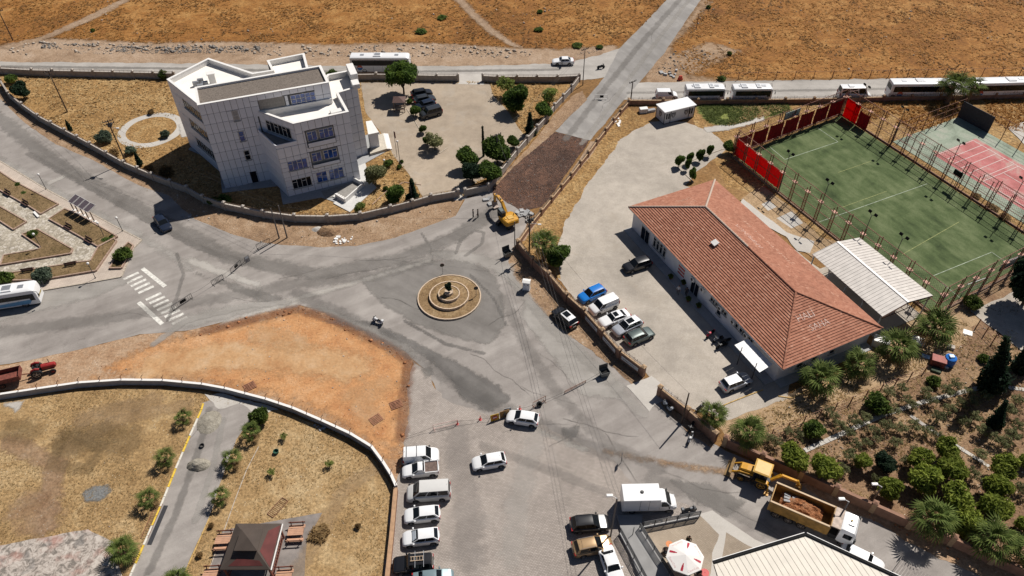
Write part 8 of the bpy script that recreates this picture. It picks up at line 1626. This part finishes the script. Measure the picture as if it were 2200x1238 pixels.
# people
def person(c,rz,label,shirt,trousers,stride=.12,sit=False,hair=(.02,.015,.012),arms=(.1,-.1)):
 me=bpy.data.meshes.new('person');bm=bmesh.new();sl=bm.verts.layers.skin.verify();V={};E=[]
 def v(k,co,r):V[k]=(bm.verts.new(co),r)
 hip=.92 if not sit else .48;v('pel',(0,0,hip),.15);v('wst',(0,0,hip+.2),.135);v('chs',(0,0,hip+.4),.165);v('nck',(0,0,hip+.56),.065);v('hed',(.02,0,hip+.68),.1);v('top',(.01,0,hip+.79),.085)
 E+=[('pel','wst'),('wst','chs'),('chs','nck'),('nck','hed'),('hed','top')]
 for s,n,st,ar in((1,'l',stride,arms[0]),(-1,'r',-stride,arms[1])):
  v('hp'+n,(0,s*.1,hip-.06),.105)
  if sit:v('kn'+n,(.42,s*.12,hip+.02),.075);v('an'+n,(.42,s*.12,.08),.05);v('to'+n,(.58,s*.13,.04),.04)
  else:v('kn'+n,(st*.6+.02,s*.11,hip*.52),.072);v('an'+n,(st,s*.11,.09),.05);v('to'+n,(st+.16,s*.12,.04),.04)
  v('sh'+n,(0,s*.2,hip+.48),.075);v('el'+n,(ar*.4-.03,s*.27,hip+.2),.052);v('wr'+n,(ar+.05,s*.26,hip-.02),.038);v('hd'+n,(ar+.08,s*.25,hip-.12),.04);v('fg'+n,(ar+.1,s*.245,hip-.2),.022);v('th'+n,(ar+.13,s*.22,hip-.12),.016)
  E+=[('pel','hp'+n),('hp'+n,'kn'+n),('kn'+n,'an'+n),('an'+n,'to'+n),('chs','sh'+n),('sh'+n,'el'+n),('el'+n,'wr'+n),('wr'+n,'hd'+n),('hd'+n,'fg'+n),('hd'+n,'th'+n)]
 for a,b in E:bm.edges.new((V[a][0],V[b][0]))
 for k,(vv,r)in V.items():vv[sl].radius=(r,r*.85 if k in('chs','wst','pel')else r);vv[sl].use_root=k=='pel'
 bm.to_mesh(me);bm.free();o=bpy.data.objects.new('tmp',me);COL.objects.link(o);o.modifiers.new('s','SKIN');o.modifiers.new('u','SUBSURF').render_levels=1;o.modifiers['u'].levels=1
 dg=bpy.context.evaluated_depsgraph_get();m2=bpy.data.meshes.new_from_object(o.evaluated_get(dg));bpy.data.objects.remove(o);m2.materials.clear()
 for mm in(mat('skin',(.36,.2,.13),.6),mat('cloth_'+shirt[0],shirt[1],.85),mat('cloth_'+trousers[0],trousers[1],.85),mat('shoe',(.02,.018,.016),.7)):m2.materials.append(mm)
 for p in m2.polygons:
  z=p.center.z;y=abs(p.center.y);p.use_smooth=True
  p.material_index=3 if z<.1 else(0 if z>hip+.55 else(2 if(z<hip+.05 and y<.2)else(1 if z>hip+.12 or y<.2 else 0)))
 t=tag(link('person',m2,None,G(*c),rz),label,'person');h=MB();h.lathe([(.0,.13),(.06,.115),(.1,.06),(.112,.0),(.105,-.05)],12,c=(-.02,0,hip+.73));obj('hair',h,mat('hair_dark',hair,.8),t,smooth=60)
 f=MB();f.bbox(.085,-.016,hip+.66,.135,.016,hip+.71,.008);obj('nose',f,mat('skin',(.36,.2,.13),.6),t);e_=MB();e_.box(.098,-.05,hip+.72,.11,-.025,hip+.735);e_.box(.098,.025,hip+.72,.11,.05,hip+.735);obj('eyes',e_,M_black,t);return t
person((1017,468),R(200),'person in dark work clothes standing by the excavator, left of two',('dark',(.03,.03,.035)),('navy',(.02,.022,.03)));person((1027,468),R(180),'person in dark clothes standing by the excavator, right of two',('brown',(.05,.035,.03)),('black',(.012,.012,.014)))
person((1456,632),R(250),'person in a pale shirt standing before the glass door',('pale',(.5,.5,.52)),('grey',(.08,.08,.09)));person((1473,636),R(60),'person in dark clothes beside the potted plants at the glass door',('dark',(.03,.03,.035)),('black',(.012,.012,.014)))
person((1426,1190),R(-20),'person in dark clothes sitting left of the parasol',('dark',(.03,.03,.035)),('navy',(.02,.022,.03)),sit=True);person((1478,1165),R(260),'person in dark clothes behind the parasol',('olive',(.06,.06,.035)),('black',(.012,.012,.014)),sit=True);person((1500,1236),R(100),'person in dark clothes at the red table',('black',(.012,.012,.014)),('navy',(.02,.022,.03)),sit=True)
for f,rz_,l in(((1426,1190),R(-20),'dark chair under the person left of the parasol'),((1478,1165),R(260),'dark chair behind the parasol'),((1500,1236),R(100),'dark chair at the red table')):
 t=thing('chair',l,'chair',G(*f),rz_);m=MB();m.bbox(-.22,-.22,.36,.22,.22,.4,.02);obj('seat',m,M_rail,t);m=MB();m.bbox(-.25,-.22,.4,-.2,.22,.85,.02);obj('backrest',m,M_rail,t)
 for x in(-.19,.19):
  for y in(-.19,.19):m=MB();m.bar((x,y,0),(x,y,.36),.04);obj('leg',m,M_dark,t)
for f,l in(((1468,612),'potted plant at the striped board'),((1478,648),'potted plant right of the glass door'),((1440,600),'potted shrub near the black car'),((1500,662),'low potted plant along the building front')):
 t=thing('potted_plant',l,'plant',G(*f));m=MB();m.lathe([(.0,0),(.2,0),(.28,.4),(.24,.4),(.2,.35),(0,.35)],12);obj('pot',m,M_rust,t);o=link('foliage',KIND[('bush',0)][0],t,(0,0,.35));o.scale=(.9,.9,.9)
 # what nobody could count: grass tufts, stones, rubble
def inside(P,poly):
 x,y=P[:,0],P[:,1];r=np.zeros(len(P),bool);n=len(poly)
 for i in range(n):
  x0,y0=poly[i][:2];x1,y1=poly[i-1][:2];c=((y0>y)!=(y1>y))&(x<(x1-x0)*(y-y0)/((y1-y0)or 1e-9)+x0);r^=c
 return r
def scatter_pts(pts,n,holes=(),clump=0.,world=False,seed=3):
 poly=[(p.x,p.y)for p in(pts if world else GL(pts))];a=np.array(poly);rg=np.random.default_rng(seed);lo,hi=a.min(0),a.max(0);P=lo+(hi-lo)*rg.random((n*3,2));k=inside(P,poly)
 for h in holes:k&=~inside(P,[(p.x,p.y)for p in GL(h)])
 P=P[k]
 if clump:nz=np.array([mnoise.fractal(Vector((x*.12,y*.12,seed)),.8,2,3)for x,y in P]);P=P[nz>np.quantile(nz,clump)]
 return P[:n]
def np_mesh(name,V,F,m):
 me=bpy.data.meshes.new(name);n,k=F.shape;me.vertices.add(len(V));me.vertices.foreach_set('co',V.ravel());me.loops.add(n*k);me.loops.foreach_set('vertex_index',F.ravel().astype(np.int32));me.polygons.add(n);me.polygons.foreach_set('loop_start',np.arange(0,n*k,k));me.polygons.foreach_set('loop_total',np.full(n,k));me.materials.append(m);me.update();return me
def tufts(name,P,m,size=.35,seed=1,blades=5,z0=.03,tall=.5):
 rg=np.random.default_rng(seed);n=len(P)
 if not n:return
 base=np.repeat(np.c_[P,np.full(n,z0)],blades,0);N_=len(base);a=rg.random(N_)*6.283;s=np.repeat(size*(.45+.9*rg.random(n)),blades)*(.7+.5*rg.random(N_));d=np.c_[np.cos(a),np.sin(a),np.zeros(N_)];q=np.c_[-np.sin(a),np.cos(a),np.zeros(N_)]
 base[:,:2]+=rg.normal(size=(N_,2))*size*.25
 tip=base+d*(s*(.35+.6*rg.random(N_)))[:,None];tip[:,2]+=s*tall*(.5+.7*rg.random(N_));V=np.stack([base-q*(s*.22)[:,None],base+q*(s*.22)[:,None],tip],1).reshape(-1,3)
 return struct(link(name,np_mesh(name,V,np.arange(N_*3).reshape(-1,3),m)),None,'stuff')
def stones(name,P,m,size=.12,seed=1,z0=.02,big=3.,label=None):
 rg=np.random.default_rng(seed);n=len(P)
 if not n:return
 B=np.array([(1,0,0),(0,1,0),(-1,0,0),(0,-1,0),(0,0,.8),(.1,.1,-.4)]);s=size*.55*(.35+.6*rg.random(n)+(big-1)*(rg.random(n)**14));a=rg.random(n)*6.283;V=B[None]*(.6+.8*rg.random((n,6,1)))*s[:,None,None]
 c,sn=np.cos(a)[:,None],np.sin(a)[:,None];V=np.stack([V[:,:,0]*c-V[:,:,1]*sn,V[:,:,0]*sn+V[:,:,1]*c,V[:,:,2]],2);V[:,:,:2]+=P[:,None,:];V[:,:,2]+=z0+s[:,None]*.15
 F0=np.array([(0,1,4),(1,2,4),(2,3,4),(3,0,4),(1,0,5),(2,1,5),(3,2,5),(0,3,5)]);F=(F0[None]+6*np.arange(n)[:,None,None]).reshape(-1,3)
 return struct(link(name,np_mesh(name,V.reshape(-1,3),F,m)),label,'stuff')
T_gold=leafmat('golden_grass',(.25,.112,.032),(.38,.19,.053),(.52,.31,.115),.3);T_straw=leafmat('straw_grass',(.32,.2,.085),(.46,.32,.15),(.58,.45,.25),.3);T_brown=leafmat('brown_grass',(.17,.09,.035),(.25,.135,.05),(.34,.2,.08),.3);T_green=leafmat('green_weed',(.08,.11,.025),(.15,.19,.05),(.26,.28,.1));T_bed=leafmat('bed_grass_blades',(.09,.08,.03),(.17,.13,.06),(.25,.18,.09))
S_pale=mat('pale_stone',(.4,.34,.28),.9,var=.35,scale=.7);S_grey=mat('grey_stone',(.22,.2,.18),.9,var=.35,scale=.7);S_red=mat('red_clod',(.33,.14,.06),.95,var=.35,scale=.7);S_dark=mat('dark_clod',(.085,.055,.045),.95,var=.5,scale=.7)
VISL=[(-60,-40),(1470,-40),(1432,0),(1380,55),(1330,98),(1200,106),(1100,102),(900,92),(500,90),(330,93),(100,82),(-60,98)];VISR=[(1530,-40),(1520,0),(1482,60),(1442,98),(1452,120),(1472,160),(1600,171),(2260,163),(2260,-40)]
TRACK1=[(0,100),(90,80),(200,30),(270,-5),(290,-5),(215,36),(110,82),(20,108)];TRACK2=[(965,-10),(1005,30),(1050,72),(1105,104),(1120,104),(1060,62),(1018,22),(990,-10)]
for t_ in(TRACK1,TRACK2):soft('dirt_track',t_,Z(3),M_shoulder,1.2,.9)
for i,(poly,n)in enumerate(((VISL,9000),(VISR,7500))):
 tufts('dry_grass',scatter_pts(poly,n,(TRACK1,TRACK2),.25,seed=11+i),T_gold,.5,1+i,5,tall=.3);tufts('dry_grass',scatter_pts(poly,n//3,(TRACK1,TRACK2),.7,seed=21+i),T_brown,.5,5+i,5,tall=.4);stones('field_stones',scatter_pts(poly,500,(),.6,seed=31+i),S_pale,.25,3+i)
CPH=[(775,178),(1052,180),(1060,205),(1089,236),(1130,294),(1069,365),(1001,403),(909,424),(879,375),(848,338),(784,240)];BUILD=[(358,165),(660,110),(775,185),(830,330),(812,410),(750,460),(600,440),(480,425),(400,320)];RING=[(254,288),(275,258),(325,244),(375,252),(410,285),(380,310),(325,318),(275,308)]
tufts('dry_grass',scatter_pts(COMPOUND,7000,(CPH,BUILD,RING),.2,seed=41),T_straw,.42,9,4);tufts('dry_grass',scatter_pts(COMPOUND,2600,(CPH,BUILD,RING),.55,seed=42),T_brown,.35,10,4,tall=.4)
IR=[(437,864),(408,935),(345,1090),(300,1190),(240,1340),(360,1340),(412,1195),(472,1045),(508,945),(560,885),(600,875)];GZ=[(478,1140),(693,1102),(660,1160),(648,1330),(430,1330)];PS=[(-300,1215),(0,1172),(190,1137),(245,1165),(262,1238),(250,1380),(-400,1380)]
PARKV=[(-60,890),(0,866),(80,853),(261,836),(430,843),(571,873),(690,921),(798,988),(838,1048),(832,1260),(-60,1260)]
tufts('dry_grass',scatter_pts(PARKV,9000,(IR,GZ,PS),.3,seed=43),T_straw,.15,11,4,tall=.35);tufts('dry_grass',scatter_pts(PARKV,1800,(IR,GZ,PS),.65,seed=44),T_brown,.13,12,4,tall=.4);stones('litter_stones',scatter_pts(PARKV,700,(IR,GZ,PS),.3,seed=45),S_pale,.06,13)
tufts('dry_grass',scatter_pts([(1700,216),(2260,210),(2260,300),(2200,290),(2080,245),(1960,290),(1880,300),(1800,230)],3200,(),.2,seed=46),T_gold,.5,14,4)
tufts('dry_grass',scatter_pts([(1351,232),(1380,255),(1325,300),(1262,382),(1208,472),(1185,540),(1120,525),(1164,456),(1206,406),(1266,332),(1318,258)],1100,(),.3,seed=47),T_straw,.25,15,4,tall=.35)
tufts('weeds',scatter_pts([(1500,226),(1690,222),(1700,240),(1560,272),(1520,262)],2600,(),.15,seed=48),T_green,.4,16,5);tufts('weeds',scatter_pts([(1500,226),(1690,222),(1700,240),(1560,272),(1520,262)],600,(),.5,seed=49),T_straw,.45,17,4)
GARD=[(1570,945),(1650,886),(1900,772),(2010,690),(2200,640),(2260,700),(2260,1240),(1880,1080),(1724,1012)]
tufts('dry_grass',scatter_pts(GARD,5000,(),.35,seed=50),T_straw,.26,18,4);tufts('weeds',scatter_pts(GARD,1800,(),.6,seed=51),T_bed,.3,19,4);stones('garden_stones',scatter_pts(GARD,1800,(),.2,seed=52),S_pale,.13,20)
tufts('dry_grass',scatter_pts([(1560,925),(1700,850),(1850,790),(1960,730),(2010,780),(1900,830),(1800,870),(1640,940)],1800,(),.3,seed=53),T_straw,.2,21,4)
for i,b in enumerate(BEDS):tufts('bed_grass',scatter_pts(b,900,(),.0,seed=60+i),T_bed,.13,30+i,4,KS+.2)
VERGE=[(0,192),(46,243),(109,284),(168,315),(226,346),(292,379),(365,408),(401,424),(481,458),(564,474),(632,484),(703,485),(774,480),(839,465),(900,452),(979,452),(979,466),(915,489),(850,512),(764,530),(687,533),(604,527),(552,521),(503,506),(420,472),(395,453),(300,402),(200,347),(120,312),(50,264)]
stones('verge_stones',scatter_pts(VERGE,2400,(),.2,seed=70),S_pale,.1,40,big=5);tufts('dry_grass',scatter_pts(VERGE,900,(),.5,seed=71),T_straw,.22,41,4)
SHO=[(-20,104),(100,88),(330,96),(500,93),(700,100),(900,95),(1100,106),(1300,104),(1260,118),(1100,124),(700,122),(330,116),(0,118)]
stones('bank_rubble',scatter_pts(SHO,2600,(),.3,seed=72),S_pale,.2,42,big=5);stones('bank_rubble',scatter_pts([(90,92),(330,100),(560,100),(560,112),(330,116),(90,104)],900,(),.2,seed=73),S_grey,.38,43,big=3)
stones('bank_rubble',scatter_pts([(1450,110),(1590,106),(1480,160),(1400,160),(1440,120),(1520,10),(1500,60)],700,(),.2,seed=74),S_grey,.3,44)
stones('red_clods',scatter_pts([(210,790),(330,740),(450,705),(640,662),(720,690),(877,770),(861,930),(848,1000),(690,886),(430,815)],3800,(),.25,seed=75),S_red,.06,45,big=3);stones('pale_stones',scatter_pts([(210,790),(330,740),(640,662),(877,770),(861,930),(848,1000),(690,886),(430,815)],900,(),.4,seed=76),S_pale,.08,46,big=4)
EDGE=[(400,716),(470,700),(600,664),(640,659),(700,674),(800,722),(870,757),(884,775),(878,830),(870,930),(862,1008),(848,1008),(858,930),(864,830),(866,780),(800,738),(700,690),(640,672),(520,698),(400,730)]
stones('edge_rubble',scatter_pts(EDGE,1900,(),.1,seed=77),S_red,.16,47,big=4);stones('edge_rubble',scatter_pts(EDGE,700,(),.2,seed=78),S_pale,.12,48,big=4)
MIL=[(1192,286),(1262,302),(1245,333),(1200,396),(1160,445),(1120,452),(1062,418),(1057,398),(1110,347),(1154,312)]
stones('milled_clods',scatter_pts(MIL,2600,(),.0,seed=79),S_dark,.08,49,big=3);stones('milled_clods',scatter_pts(MIL,1300,(),.2,seed=80),S_grey,.08,50,big=4);stones('milled_clods',scatter_pts(MIL,1500,(),.5,seed=83),S_red,.1,50,big=3)
stones('wall_litter',scatter_pts([(1106,545),(1150,580),(1217,650),(1294,728),(1380,810),(1372,828),(1300,775),(1215,712),(1150,650),(1108,596)],800,(),.2,seed=81),S_pale,.08,51);tufts('dry_grass',scatter_pts([(1106,545),(1217,650),(1380,810),(1372,828),(1215,712),(1108,596)],500,(),.4,seed=82),T_straw,.2,52,4)
stones('roadside_clods',scatter_pts([(1800,1066),(2230,1260),(2230,1290),(1880,1120),(1760,1066)],1200,(),.2,seed=84),S_red,.12,53)
"""loose grit along the road edges"""
stones('road_grit',scatter_pts([(100,400),(300,400),(560,525),(900,500),(1100,480),(1120,600),(1400,870),(1600,1020),(1500,1090),(900,770),(640,650),(300,715),(300,520)],1500,(),.5,seed=85),S_pale,.04,54)
